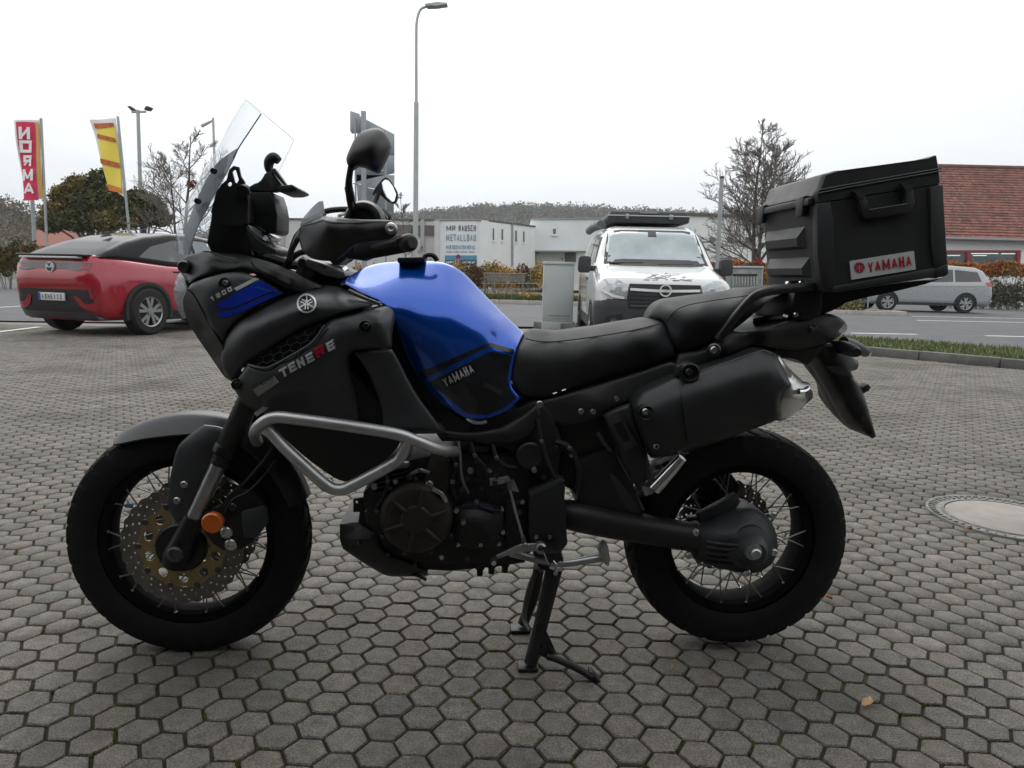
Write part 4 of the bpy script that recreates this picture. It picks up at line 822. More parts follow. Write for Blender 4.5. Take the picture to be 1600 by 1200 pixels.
def end_decal(name, poly, fx, sign, mat, parent, off=.01, res=.09, th=.02, **k):
    lp = densify(poly, res); vv, ff = cdt(lp, (), res); x = np.array([fx(y, z) for y, z in vv]) + sign * off; n = len(vv)
    V = np.r_[np.c_[x, vv], np.c_[x - sign * (off + th), vv]]; Fc = list(ff) + [tuple(n + i for i in f[::-1]) for f in ff] + [(b, a, n + a, n + b) for a, b in boundary(ff)]
    return obj(name, V, Fc, mat, parent, 50, **k)
def side_decal(name, poly, hw, mat, parent, off=.008, s=1, res=.12, th=.02, rnd=None):
    lp = densify(poly, res); vv, ff = cdt(lp, (), res); y = np.array([hw(a, b) for a, b in vv]) + off; n = len(vv)
    V = np.r_[np.c_[vv[:, 0], s * y, vv[:, 1]], np.c_[vv[:, 0], s * (y - off - th), vv[:, 1]]]; Fc = list(ff) + [tuple(n + i for i in f[::-1]) for f in ff] + [(b, a, n + a, n + b) for a, b in boundary(ff)]
    return obj(name, V, Fc, mat, parent, 50)
def car_wheel(parent, x, y, r, w=.2, spokes=5, rim=.64, mat=None):
    s = 1 if y > 0 else -1
    t = lathe('wheel', [(r * rim, -w / 2), (r * .9, -w / 2), (r, -w * .36), (r, w * .36), (r * .9, w / 2), (r * rim, w / 2), (r * rim, w * .1), (r * rim, -w / 2)], tyrem, parent, 'y', (x, y - s * w / 2, r), 40, False)
    lathe('rim', [(r * rim * .93, w * .44), (r * rim * 1.0, w * .49), (r * rim * 1.03, w * .5), (r * rim * 1.03, w * .2)] if s > 0 else [(r * rim * .93, -w * .44), (r * rim, -w * .49), (r * rim * 1.03, -w * .5), (r * rim * 1.03, -w * .2)], mat or rimm, t, 'y', (x, y - s * w / 2, r), 40, False)
    lathe('brake_drum', [(.001, 0), (r * rim * .98, 0), (r * rim * .98, s * .02)], trimk, t, 'y', (x, y - s * w * .5, r), 28)
    for k in range(spokes):
        a = 2 * math.pi * k / spokes + .3
        for da in (-.16, .16):
            u = np.array([math.cos(a + da * .4), math.sin(a + da * .4)]); v = np.array([math.cos(a + da * 1.5), math.sin(a + da * 1.5)]); nn = np.array([-u[1], u[0]])
            q = [u * r * .08 + nn * .02, v * r * rim * .97 + nn * .028, v * r * rim * .97 - nn * .028, u * r * .08 - nn * .02]
            poly_prism('rim_spoke', [(x + p[0], y - s * .015, r + p[1]) for p in q], (0, -s * .03, 0), mat or rimm, t, 0)
    lathe('hub_cap', [(.001, s * .012), (r * .15, s * .008), (r * .17, -s * .02)], mat or rimm, t, 'y', (x, y - s * .01, r), 16)
    return t
def arch(parent, x, z, r, hw, s, mat, th=.05, a0=-15):
    V = []; Fc = []; n_ = 28
    for i in range(n_ + 1):
        a = R(a0) + (math.pi - 2 * R(a0)) * i / n_
        for rr in (r, r - th): V.append((x + rr * math.cos(a), s * (hw + .012), z + rr * math.sin(a)))
        for rr in (r, r - th): V.append((x + rr * math.cos(a), s * (hw - .05), z + rr * math.sin(a)))
    for i in range(n_): b = i * 4; Fc += [(b, b + 1, b + 5, b + 4), (b, b + 4, b + 6, b + 2), (b + 1, b + 3, b + 7, b + 5)]
    obj('wheel_arch', V, Fc, mat, parent, 50)
    n0 = [(x + (r - th) * math.cos(R(a0) + (math.pi - 2 * R(a0)) * i / 20), s * (hw + .004), z + (r - th) * math.sin(R(a0) + (math.pi - 2 * R(a0)) * i / 20)) for i in range(21)]
    poly_prism('arch_shade_disc', n0, (0, -s * .03, 0), M('arch_shadow', (.006, .006, .006), .9), parent, 0)  # flat near-black disc stands in for the shade inside the wheel well
# --- red coupe-like SUV, seen from behind
redp = M('red_paint', (.32, .005, .020), .25, .15, var=.05, coat=1.0, rvar=.03)
ra = (ground(217, 523)[:2] + ground(70, 517)[:2]) / 2; hd_ = ground(217, 523)[:2] - ground(70, 517)[:2]; rzr = math.atan2(hd_[0], -hd_[1])
red = empty('parked_car', (-6.56, 11.66, 0), R(71), label='red coupe-backed SUV with black roof seen from behind at the left', cat='car')
lowR = [(-.74, .24), (-.82, .36), (-.86, .55), (-.88, .72), (-.93, .86), (-.88, .98), (-.85, 1.10), (-.83, 1.18), (-.74, 1.215), (-.3, 1.17), (.5, 1.10), (1.6, 1.05), (2.6, 1.02), (3.1, .94), (3.5, .80), (3.66, .62), (3.68, .4), (3.5, .24)]
def hwR(x, z): return .93 - .10 * max(z - .85, 0) ** 1.0 / .35 * .9 - .04 * max(.45 - z, 0) / .2 - .05 * max(abs(x - 1.3) - 1.6, 0) - .11 * (max(-x, 0) / .9) ** 2
side_body('body', lowR, hwR, redp, red, .13)
ghR = [(-.76, 1.17), (-.5, 1.29), (-.1, 1.44), (.3, 1.54), (.8, 1.61), (1.3, 1.62), (1.8, 1.56), (2.3, 1.35), (2.8, 1.0), (1.6, 1.0), (.5, 1.05)]
def hwG(x, z): return .85 - .42 * max(z - 1.05, 0)
roofk = M('black_roof', (.014, .016, .018), .16, var=.05, coat=0, rvar=.02, spec=.14)
side_body('roof', ghR, hwG, roofk, red, .10)
for s in (1, -1):
    side_decal('window', [(-.02, 1.20), (.28, 1.37), (.8, 1.49), (1.15, 1.51), (1.15, 1.12), (.5, 1.15)], hwG, glass_dk, red, .004, s); side_decal('window', [(1.22, 1.12), (1.22, 1.51), (1.5, 1.50), (1.85, 1.40), (2.3, 1.14)], hwG, glass_lt, red, .004, s)
    for x in (0, 2.77): arch(red, x, .36, .46, .935, s, trimk); car_wheel(red, x, s * .965, .365, .24, 5)
    side_decal('sill', [(.4, .22), (.42, .36), (2.35, .36), (2.37, .22)], hwR, trimk, red, .012, s); box('door_handle', (.55, s * .875 - .03, .96), (.76, s * .875 + .03, .995), trimk, red, .008)
    box('door_mirror', (2.0, s * .98 - .11, 1.05), (2.15, s * .98 + .11, 1.2), trimk, red, .03)
rxR = end_surface(lowR, hwR, .13, -1)
end_decal('rear_bumper', [(-.76, .255), (.76, .255), (.82, .40), (.76, .70), (-.76, .70), (-.82, .40)], rxR, -1, trimk, red, .006)
end_decal('bumper_wing', [(-.42, .61), (-.48, .60), (-.60, .50), (-.83, .49), (-.83, .38), (-.62, .40), (-.50, .46)], rxR, -1, redp, red, .022); end_decal('bumper_wing', [(.42, .61), (.48, .60), (.60, .50), (.83, .49), (.83, .38), (.62, .40), (.50, .46)], rxR, -1, redp, red, .022)
end_decal('diffuser', [(-.84, .27), (.84, .27), (.7, .36), (-.7, .36)], rxR, -1, M('diffuser_grey', (.06, .062, .066), .4, var=.1), red, .02)
lb = end_decal('light_bar', [(-.82, .985), (-.5, .97), (-.3, 1.0), (.3, 1.0), (.5, .97), (.82, .985), (.82, 1.09), (-.82, 1.09)], rxR, -1, M('tail_smoke', (.05, .035, .038), .15, var=.15, coat=.8), red, .012)
for s in (1, -1): end_decal('tail_lamp', [(s * .52, .995), (s * .80, 1.0), (s * .80, 1.07), (s * .60, 1.075)], rxR, -1, M('tail_red', (.26, .014, .018), .2, var=.3, scale=20, coat=.8), lb, .018)
sp2 = box('spoiler', (-.92, -.66, 1.185), (-.70, .66, 1.215), trimk, red, .012); box('spoiler_reflect', (-.925, -.58, 1.150), (-.80, .58, 1.180), M('pale_reflect', (.55, .57, .6), .2, .2), sp2, .008)  # pale strip under the spoiler: a reflection painted as colour
bx_ = rxR(0, 1.03) - .02; lathe('badge', [(.001, -.02), (.078, -.02), (.083, -.015), (.083, .02)], M('badge_silver', (.55, .56, .57), .4, .3), red, 'x', (bx_, 0, 1.02), 28)
stroke_text('badge_letters', 'V', (bx_ - .024, .045, 1.03), (0, -.09, 0), (0, 0, .055), trimk, red, .2, nrm=(-1, 0, 0)); stroke_text('badge_letters', 'W', (bx_ - .024, .06, .96), (0, -.12, 0), (0, 0, .06), trimk, red, .2, nrm=(-1, 0, 0))
px_ = rxR(0, .58) - .04; np_ = box('number_plate', (px_, -.26, .53), (px_ + .02, .26, .645), M('plate_reflective', (.62, .62, .60), .4, var=.06), red, .004); box('plate_band', (px_ - .003, .215, .535), (px_ + .001, .257, .64), M('plate_blue', (.02, .06, .35), .4), np_, 0)
stroke_text('plate_letters', 'ABHE113', (px_ - .002, .19, .553), (0, -.40, 0), (0, 0, .07), trimk, np_, .16, .45, nrm=(-1, 0, 0))
prism_f = obj('roof_fin', [(.02, -.02, 1.50), (.22, -.02, 1.535), (.12, 0, 1.60), (.02, .02, 1.50), (.22, .02, 1.535)], [(0, 1, 2), (3, 2, 4), (0, 2, 3), (1, 4, 2)], trimk, red, 0)
# --- white van facing the camera
whitep = M('van_white', (.72, .73, .73), .25, var=.04, coat=.8, rvar=.04)
bump_g = M('bumper_grey', (.036, .038, .041), .6, var=.12, scale=20)
VX, VY = 2.13, 10.35
van = empty('panel_van', (VX, VY, 0), R(-90) + R(-2.0), label='white panel van with black roof tent parked behind the motorcycle', cat='van')
vo = [(-.05, .25), (.0, .45), (-.01, .80), (-.04, .98), (-.11, 1.06), (-.45, 1.16), (-.92, 1.26), (-1.15, 1.42), (-1.45, 1.70), (-1.62, 1.84), (-1.85, 1.90), (-3, 1.94), (-4.9, 1.93), (-5.0, 1.5), (-5.0, .3), (-4.8, .25)]
def hwV(x, z): return .968 - .26 * max(z - 1.05, 0) ** 1.15 - .03 * max(.5 - z, 0)
side_body('body', vo, hwV, whitep, van, .20, .08)
fxV = end_surface(vo, hwV, .20, 1)
ws = end_decal('windscreen', [(-.80, 1.27), (-.5, 1.245), (.5, 1.245), (.80, 1.27), (.705, 1.80), (.5, 1.835), (-.5, 1.835), (-.705, 1.80)], fxV, 1, trimk, van, .006)
wg = end_decal('windscreen_glass', [(-.745, 1.31), (-.5, 1.29), (.5, 1.29), (.745, 1.31), (.66, 1.77), (.5, 1.80), (-.5, 1.80), (-.66, 1.77)], fxV, 1, M('windscreen_tint', (.34, .40, .42), .05, var=.18, scale=2.5, coat=1, rvar=.02), ws, .014)
for a, b in (((-.72, 1.285), (-.20, 1.30)), ((.02, 1.275), (.55, 1.29))):
    V, Fc = tube_data([(fxV(*a) + .03, *a), (fxV(*b) + .03, *b)], .011, 5); obj('wiper', V, Fc, trimk, ws, 0)
end_decal('mirror_sensor', [(-.07, 1.72), (.07, 1.72), (.06, 1.81), (-.06, 1.81)], fxV, 1, trimk, ws, .018)
side_body('front_bumper', [(-.03, .24), (.018, .45), (.010, .72), (-.02, .79), (-.2, .87), (-.56, .87), (-.56, .24)], lambda x, z: hwV(x, z) + .014, bump_g, van, .20, .07)
end_decal('lower_intake', [(-.40, .36), (.40, .36), (.44, .54), (-.44, .54)], fxV, 1, trimk, van, .030)
gv = end_decal('grille', [(-.50, .64), (.50, .64), (.53, .78), (.50, .985), (-.50, .985), (-.53, .78)], fxV, 1, trimk, van, .026)
for k in range(4): end_decal('grille_bar', [(-.48, .665 + k * .052), (.48, .665 + k * .052), (.48, .688 + k * .052), (-.48, .688 + k * .052)], fxV, 1, bump_g, gv, .036)
end_decal('chrome_bar', [(-.49, .89), (-.1, .875), (.1, .875), (.49, .89), (.49, .925), (.1, .912), (-.1, .912), (-.49, .925)], fxV, 1, M('satin_chrome', (.75, .76, .77), .45, .3, var=.05), gv, .042)
lathe('badge_ring', [(.068, .02), (.085, .02), (.088, .03), (.066, .03), (.066, .02)], MATS['satin_chrome'], gv, 'x', (fxV(0, .9) + .045, 0, .90), 28, False)
poly_prism('badge_bolt', [(fxV(0, .9) + .066, y, z) for y, z in ((-.085, .888), (.01, .895), (.0, .905), (.085, .912), (-.01, .907), (.0, .897))], (.006, 0, 0), MATS['satin_chrome'], gv, 0)
for s in (1, -1):
    hlv = end_decal('headlamp', [(s * .54, .76), (s * .52, .96), (s * .66, 1.04), (s * .80, 1.10), (s * .915, 1.17), (s * .93, 1.0), (s * .90, .86), (s * .72, .78)], fxV, 1, M('lamp_clear', (.40, .43, .45), .12, .3, var=.3, scale=12, coat=1), van, .022)
    lathe('lamp_projector', [(.001, .0), (.05, .0), (.055, -.01)], M('lamp_bowl', (.6, .62, .64), .3, .4, var=.2, scale=40), hlv, 'x', (fxV(s * .66, .89) + .030, s * .66, .89), 20)
    end_decal('lamp_trim', [(s * .58, .765), (s * .74, .79), (s * .90, .88), (s * .91, .91), (s * .72, .825), (s * .56, .795)], fxV, 1, whitep, van, .030)
    lathe('fog_lamp', [(.001, .01), (.05, .005), (.06, -.02)], chrome, van, 'x', (fxV(s * .70, .45) + .045, s * .70, .45), 20)
    end_decal('fog_recess', [(s * .55, .40), (s * .80, .38), (s * .84, .50), (s * .60, .56)], fxV, 1, trimk, van, .034)
    mv = poly_prism('door_mirror', [(-.98, s * 1.00, 1.13), (-.98, s * 1.17, 1.13), (-.98, s * 1.19, 1.18), (-.98, s * 1.18, 1.36), (-.98, s * 1.14, 1.39), (-.98, s * 1.0, 1.38), (-.98, s * .985, 1.33)], (-.14, 0, 0), bump_g, van, .025); box('mirror_arm', (-1.12, s * .95 - .06, 1.16), (-1.02, s * .95 + .06, 1.24), bump_g, mv, .02)
    side_decal('side_window', [(-1.25, 1.30), (-1.62, 1.72), (-2.3, 1.74), (-2.3, 1.28)], hwV, glass_dk, van, .006, s); side_decal('side_window', [(-2.6, 1.28), (-2.6, 1.74), (-3.9, 1.74), (-3.9, 1.28)], hwV, glass_dk, van, .006, s)
    for x in (-.95, -4.05): arch(van, x, .33, .40, .972, s, bump_g, .04); car_wheel(van, x, s * .995, .335, .22, 6)
    box('door_handle', (-2.25, s * .965 - .02, 1.02), (-2.05, s * .965 + .02, 1.06), trimk, van, .008); side_decal('side_trim', [(-1.4, .28), (-1.4, .45), (-3.6, .45), (-3.6, .28)], hwV, bump_g, van, .01, s)
ink = M('ink_grey', (.20, .19, .19), .5, var=.4, scale=30)
rgd = random.Random(4)
for k in range(36):                                               # scratchy mountain drawing on the bonnet
    y0 = rgd.uniform(-.30, .32); z0 = 1.04 + rgd.random() * .12 * (1 - abs(y0) / .5); L = rgd.uniform(.04, .13); a = rgd.choice((.5, -.55, .15, -.1)); y1 = y0 + L * math.cos(a); z1 = max(1.045, min(z0 + L * math.sin(a) * .5, 1.19))
    V, Fc = tube_data([(fxV(y0, z0) + .008, y0, z0), (fxV(y1, z1) + .008, y1, z1)], rgd.choice((.003, .005, .007)), 4); obj('bonnet_drawing', V, Fc, ink, van, 0)
tb = poly_prism('roof_tent', [(-1.95, -.66, 1.97), (-1.95, .66, 1.97), (-1.95, .68, 2.07), (-1.98, .62, 2.16), (-1.98, -.62, 2.16), (-1.95, -.68, 2.07)], (-2.1, 0, .02), M('tent_black', (.035, .04, .045), .6, var=.2, scale=8, bump=.2, bscale=30), van, .03)
V, Fc = tube_data([(-1.93, -.68, 2.085), (-1.93, .68, 2.085)], .010, 6); obj('tent_edge', V, Fc, rimm, tb, 0)
for y in (-.36, .36): box('tent_latch', (-1.945, y - .03, 2.03), (-1.92, y + .03, 2.11), rimm, tb, .004)
box('tent_label', (-1.99, -.15, 2.125), (-1.95, .15, 2.155), M('tent_tag', (.25, .26, .27), .6), tb, 0)
tube3('awning_roll', [(-2.0, -.78, 1.93), (-3.2, -.82, 1.96), (-4.4, -.82, 1.97)], .075, M('awning', (.12, .14, .14), .7, var=.3, scale=10), tb, 10)
# --- silver people carrier on the far road
silv = M('silver_paint', (.33, .345, .355), .28, .5, var=.04, coat=.8, rvar=.03)
SY = 25.6; cA = at(1446, 488, SY)
scar = empty('passing_car', (cA[0], SY + .9, ground_z(SY) + .01), R(180 - 2), label='silver people carrier driving left on the far road', cat='car')
so = [(-2.22, .28), (-2.27, .6), (-2.24, .95), (-2.12, 1.1), (-1.95, 1.05), (2.0, .84), (2.2, .6), (2.25, .35), (2.1, .25)]
sb = [(-2.26, .3), (-2.30, .6), (-2.26, .92), (-2.17, 1.15), (-1.95, 1.47), (-1.7, 1.58), (-.8, 1.64), (.0, 1.61), (.45, 1.50), (.9, 1.26), (1.25, 1.07), (1.8, .93), (2.1, .80), (2.24, .6), (2.26, .35), (2.12, .25), (-2.1, .25)]
def hwS(x, z): return .905 - .28 * max(z - .98, 0) - .06 * max(abs(x) - 1.9, 0)
side_body('body', sb, hwS, silv, scar, .12); fxS = end_surface(sb, hwS, .12, 1); rxS = end_surface(sb, hwS, .12, -1)
for s in (1, -1):
    side_decal('window', [(-1.85, 1.10), (-1.72, 1.42), (-.95, 1.49), (-.95, 1.07)], hwS, glass_dk, scar, .006, s); side_decal('window', [(-.88, 1.07), (-.88, 1.49), (-.1, 1.47), (-.05, 1.04)], hwS, glass_dk, scar, .006, s); side_decal('window', [(.02, 1.04), (0, 1.46), (.38, 1.40), (.98, 1.08), (.95, 1.02)], hwS, glass_lt, scar, .006, s)
    for x in (1.32, -1.36): arch(scar, x, .33, .385, .91, s, trimk, .03); car_wheel(scar, x, s * .94, .335, .22, 5)
    side_decal('sill', [(-.95, .24), (-.95, .34), (.93, .34), (.93, .24)], hwS, trimk, scar, .01, s); side_decal('crease_shade', [(-2.0, .92), (-2.0, .945), (1.5, .86), (1.5, .84)], hwS, M('silver_shadow', (.25, .26, .27), .3, .5), scar, .004, s)  # darker silver strip: shade of the side crease painted as colour
    end_decal('tail_lamp', [(s * .55, .95), (s * .86, .93), (s * .86, 1.10), (s * .60, 1.08)], rxS, -1, M('lamp_red', (.45, .02, .02), .2, coat=.8), scar, .02); side_decal('tail_lamp', [(-2.24, .95), (-2.16, 1.10), (-1.98, 1.06), (-2.05, .95)], hwS, MATS['lamp_red'], scar, .012, s)
    end_decal('headlamp', [(s * .50, .66), (s * .84, .66), (s * .84, .80), (s * .52, .76)], fxS, 1, MATS['lamp_clear'], scar, .012); side_decal('headlamp', [(2.16, .66), (2.08, .78), (1.80, .82), (1.95, .68)], hwS, MATS['lamp_clear'], scar, .008, s)
    box('door_mirror', (.78, s * 1.0 - .1, 1.02), (.92, s * 1.0 + .1, 1.14), silv, scar, .03)
end_decal('grille', [(-.5, .35), (.5, .35), (.55, .5), (-.55, .5)], fxS, 1, trimk, scar, .012); side_decal('bumper_vent', [(2.2, .38), (2.18, .48), (1.95, .46), (2.0, .38)], hwS, trimk, scar, .008, 1)
# ---------------------------------------------------------------- tank
tk = panel('fuel_tank', [(534, 441, -.145, 1), (552, 428, -.09), (575, 416, -.05), (606, 409.5, -.02), (660, 408, -.015), (694, 411, -.02), (722, 425, -.03), (752, 455, -.035), (785, 489, -.04), (818, 520, -.05, 1), (809, 540, -.125), (804, 562, -.14), (799, 592, -.145), (801, 606, -.15), (814, 622, -.15, 1), (795, 640, -.16), (765, 653, -.165), (735, 656, -.165), (706, 641, -.165), (682, 622, -.165), (660, 597, -.17), (640, 566, -.175), (626, 530, -.18), (612, 492, -.19), (590, 470, -.19), (560, 455, -.17)],
           [(600, 440, -.115), (640, 432, -.09), (690, 438, -.09), (650, 462, -.155), (700, 470, -.15), (740, 478, -.12), (775, 500, -.10), (650, 500, -.192), (700, 510, -.185), (745, 525, -.165), (785, 535, -.13), (690, 560, -.195), (740, 570, -.178), (780, 575, -.155), (720, 610, -.185), (765, 615, -.17), (650, 540, -.195)],
           blue, bike, res=5.5, yc=0.0, lip=(.004, 5), label='glossy blue fuel tank')
ftk = SURF['fuel_tank']
decal('black_stripe', [(652, 584), (760, 537), (768, 536), (803, 546), (803, 553), (768, 542), (760, 543), (664, 591)], ftk, black_d, tk, .0012, 8)
decal('black_graphic', [(670, 598), (762, 551), (772, 549), (799, 556), (793, 590), (795, 606), (806, 622), (788, 636), (760, 648), (728, 645), (700, 622)], ftk, black_d, tk, .0012, 8)
decal('fork_graphic', [(700, 606), (722, 596), (748, 632), (738, 640)], ftk, grey_d2 if 'grey_d2' in globals() else M('charcoal_sticker', (.028, .028, .03), .35, var=.2), tk, .0022, 8)
decal('fork_graphic', [(757, 597), (786, 611), (782, 618), (754, 603)], ftk, MATS['charcoal_sticker'], tk, .0022, 8)
stroke_on('tank_lettering', 'YAMAHA', (696, 605), (46, -23.5), (-6, -13), ftk, silver_d, tk, .2, .16, .0034)
prism('tank_bag_ring', [(621, 402), (664, 401), (664, 410), (621, 411)], -.07, .05, gloss, bike, .003)
tube('ring_hook', [(660, 406, -.06), (666, 399, -.06), (674, 398, -.06), (680, 402, -.06), (683, 408, -.06)], .0065, gloss, bike, 8)
# ---------------------------------------------------------------- seats
sr = panel('rider_seat', [(819, 521, -.03, 1), (832, 515, -.03), (868, 517.5, -.03), (930, 510, -.03), (990, 500, -.03), (1030, 496.5, -.03), (1040, 500, -.04), (1046, 520, -.10), (1054, 545, -.13), (1050, 558, -.13), (1010, 572, -.13), (965, 585, -.13), (920, 600, -.13), (880, 614, -.13), (845, 622, -.13), (824, 622, -.13, 1), (812, 616, -.14), (800, 596, -.145), (803, 565, -.14), (809, 542, -.12)],
           [(825, 535, -.10), (870, 533, -.105), (930, 526, -.12), (990, 516, -.125), (1030, 510, -.12), (830, 570, -.148), (880, 570, -.150), (940, 558, -.155), (1000, 545, -.155), (860, 600, -.14), (930, 580, -.145)], seatm, bike, res=6.5, yc=0.0, lip=(.012, 6), label='black vinyl rider seat')
tube('seam', [(822, 529, -.094), (840, 533, -.105), (870, 533.5, -.107), (930, 526, -.122), (990, 516, -.127), (1034, 505, -.115)], .0016, gloss, sr, 5)
sp_ = panel('pillion_seat', [(1011, 497, -.03, 1), (1018, 484, -.03), (1034, 470, -.03), (1060, 464.5, -.03), (1100, 460, -.03), (1150, 453, -.03), (1200, 446.5, -.03), (1237, 443, -.03, 1), (1240, 452, -.12), (1212, 464, -.13), (1190, 480, -.13), (1160, 505, -.13), (1128, 528, -.13), (1095, 542, -.13), (1070, 549, -.13), (1056, 548, -.13, 1), (1046, 525, -.12), (1038, 503, -.09)],
           [(1050, 485, -.12), (1100, 475, -.13), (1160, 466, -.135), (1080, 515, -.155), (1130, 500, -.152), (1060, 530, -.145)], seatm, bike, res=6.5, yc=0.0, lip=(.012, 6), label='raised black pillion seat')
tube('seam', [(1042, 507, -.115), (1050, 490, -.128), (1070, 478, -.135), (1110, 470, -.14), (1180, 460, -.138)], .0015, gloss, sp_, 5)
panel('side_cover', [(840, 628, -.135, 1), (880, 617, -.14), (930, 602, -.14), (990, 584, -.14), (1050, 565, -.14), (1062, 580, -.145), (1010, 612, -.15), (975, 632, -.155), (940, 650, -.155), (900, 665, -.15), (862, 660, -.14)], [(930, 630, -.160)], plas, bike, .03, 8, lip=(.008, 6), mirror=True)
for q in ((867, 614.5), (881, 609.5)): tube('seat_hook', [(q[0] - 3, q[1] + 1, -.142), (q[0] + 3, q[1] - 1, -.142)], .002, zinc, sr, 5)
# ---------------------------------------------------------------- tail
tl = panel('tail_panel', [(1060, 552, -.14, 1), (1100, 545, -.145), (1125, 528, -.15), (1145, 518, -.15), (1165, 519, -.15), (1230, 502, -.14), (1282, 490, -.12), (1298, 490.5, -.11), (1314, 497, -.10), (1321, 503, -.085, 1), (1312, 517, -.09), (1316, 521, -.085), (1298, 534, -.10), (1270, 543, -.11), (1240, 548, -.12), (1205, 543, -.13), (1185, 540, -.14), (1130, 560, -.15), (1080, 578, -.15), (1055, 575, -.15)],
           [(1130, 540, -.17), (1200, 525, -.16), (1250, 520, -.145), (1290, 512, -.125)], plas, bike, res=7, yc=0.0, lip=(.012, 6), label='black tail fairing')
bolt(tl, 1115, 547, -.182, 10, dkbolt); bolt(tl, 1115, 547, -.188, 5.5, zinc); bolt(tl, 1270, 513.5, -.142, 6, dkbolt); bolt(tl, 1270, 513.5, -.147, 3, zinc)
tube('panel_edge', [(1166, 519, -.158), (1190, 515, -.158), (1230, 503, -.15)], .0018, fair, tl, 5)
panel('tail_light', [(1311, 502, -.085, 1), (1320, 503, -.07), (1324, 511, -.06), (1320, 519, -.065), (1311, 520, -.085, 1)], [], M('clear_lens', (.62, .60, .60), .12, var=.15, scale=60, coat=.8), bike, res=4, yc=0)
und = prism('under_seat_tray', [(1060, 575), (1130, 556), (1205, 545), (1240, 552), (1270, 545), (1295, 538), (1262, 572), (1240, 557), (1190, 552), (1120, 572)], -.10, .10, plas, bike, .006)
ph = panel('plate_holder', [(1234, 553, -.012, 1), (1262, 566, -.012), (1284, 600, -.012), (1306, 640, -.012), (1322, 664, -.012), (1334, 673, -.02, 1), (1345, 674, -.05), (1364, 685, -.07), (1369, 682, -.07, 1), (1360, 650, -.08), (1346, 606, -.08), (1334, 590, -.08), (1330, 580, -.08, 1), (1340, 576, -.06), (1341, 564, -.06), (1330, 556, -.07), (1336, 549, -.06), (1322, 543, -.07), (1300, 537, -.09), (1270, 543, -.09)],
           [(1290, 575, -.075), (1325, 635, -.085), (1345, 660, -.085)], gloss, bike, res=7, yc=0.0, lip=(.01, 5), label='black rear mudguard and plate holder')
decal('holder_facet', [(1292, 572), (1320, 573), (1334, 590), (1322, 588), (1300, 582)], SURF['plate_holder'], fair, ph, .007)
prism('side_reflector', [(1345, 607), (1357, 600), (1361, 605), (1358, 611), (1347, 616)], -.075, -.04, plas, ph, .002)
for s, q in ((-1, [(1300, 540, -.06), (1318, 543, -.10), (1335, 549, -.17)]), (1, [(1318, 533, .06), (1335, 541, .12), (1352, 550, .2)])):
    ind = tube('indicator', q, [.014, .018, .016], plas, bike, 10); tube('indicator_lens', [q[2], (q[2][0] + 4, q[2][1] + 2, q[2][2] + s * .03)], [.016, .011], MATS['clear_lens'] if s > 0 else plas, ind, 10)
gr_ = tube('grab_rail', [(1122, 530, -.165), (1133, 516, -.172), (1150, 494, -.178), (1170, 471, -.18), (1184, 460.5, -.18), (1205, 454.5, -.175), (1255, 449, -.165), (1272, 447, -.15), (1282, 452, -.13)], .0115, plas, bike, 10, label='black grab rail beside the pillion seat')
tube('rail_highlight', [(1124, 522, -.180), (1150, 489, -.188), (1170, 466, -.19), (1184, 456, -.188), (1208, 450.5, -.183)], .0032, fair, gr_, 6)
tube('grab_rail', [(1140, 528, .165), (1160, 500, .178), (1190, 470, .178), (1260, 458, .165), (1280, 462, .13)], .0115, plas, bike, 8)
prism('rack_pillar', [(1242, 452), (1283, 448), (1286, 470), (1284, 494), (1262, 500), (1246, 500), (1238, 478)], -.15, .15, gloss, bike, .006)
tube('rack_lock', [(1180, 503, -.05), (1200, 500, -.08), (1224, 498, -.1)], .012, gloss, bike, 8); tube('lock_pin', [(1224, 494, -.10), (1232, 496, -.11)], .008, alu, bike, 8); bolt(bike, 1243, 492, -.155, 4, chrome)
tray = prism('luggage_rack', [(1238, 452), (1284, 459), (1480, 433), (1446, 444), (1400, 455), (1352, 465), (1322, 473), (1300, 483), (1288, 492), (1270, 470)], -.12, .09, gloss, bike, .004, label='black luggage rack plate under the top case')
prism('rack_clamp', [(1229, 439), (1256, 437), (1258, 446), (1230, 448)], -.13, -.11, gloss, tray, .002); bolt(tray, 1231.5, 443.5, -.134, 3.6, chrome); bolt(tray, 1251, 442.5, -.134, 3.6, chrome)
# ---------------------------------------------------------------- top case
YN, YF = -.19, .145
caseb = M('case_black', (.017, .018, .020), .52, var=.1, scale=15, bump=.12, bscale=500)
def case_loft(name, outline, inset, mat, parent, front_in=.03, **k):
    # side outline (pixels, at YN) lofted across to the far side with rounded long edges
    A = np.array([P(a, b, YN) for a, b in outline]); c = A.mean(0); rows = []
    for y, s in ((YN, inset), (YN + .006, inset * .35), (YN + .016, 0), (YF - .016, 0), (YF - .006, inset * .35), (YF, inset)):
        q = A.copy(); dv = c - A; L_ = np.linalg.norm(dv[:, [0, 2]], axis=1)[:, None]; q = A + dv / L_ * s; q[:, 1] = y; rows.append(q)
    n_ = len(A); V = np.concatenate(rows); Fc = [(r * n_ + i, r * n_ + (i + 1) % n_, (r + 1) * n_ + (i + 1) % n_, (r + 1) * n_ + i) for r in range(5) for i in range(n_)]
    Fc += [tuple(range(n_))[::-1], tuple(5 * n_ + i for i in range(n_))]
    bm = bmesh.new(); vs = [bm.verts.new(v) for v in V]
    for f in Fc: bm.faces.new([vs[i] for i in f])
    bmesh.ops.triangulate(bm, faces=[f for f in bm.faces if len(f.verts) > 4])
    return bobj(name, bm, mat, parent, 28, **k)
tc_ = case_loft('top_case', [(1274, 318), (1292, 314), (1460, 287), (1472, 286), (1481, 428), (1470, 433), (1300, 456), (1284, 455)], .008, caseb, bike, label='large black top case behind the seat')
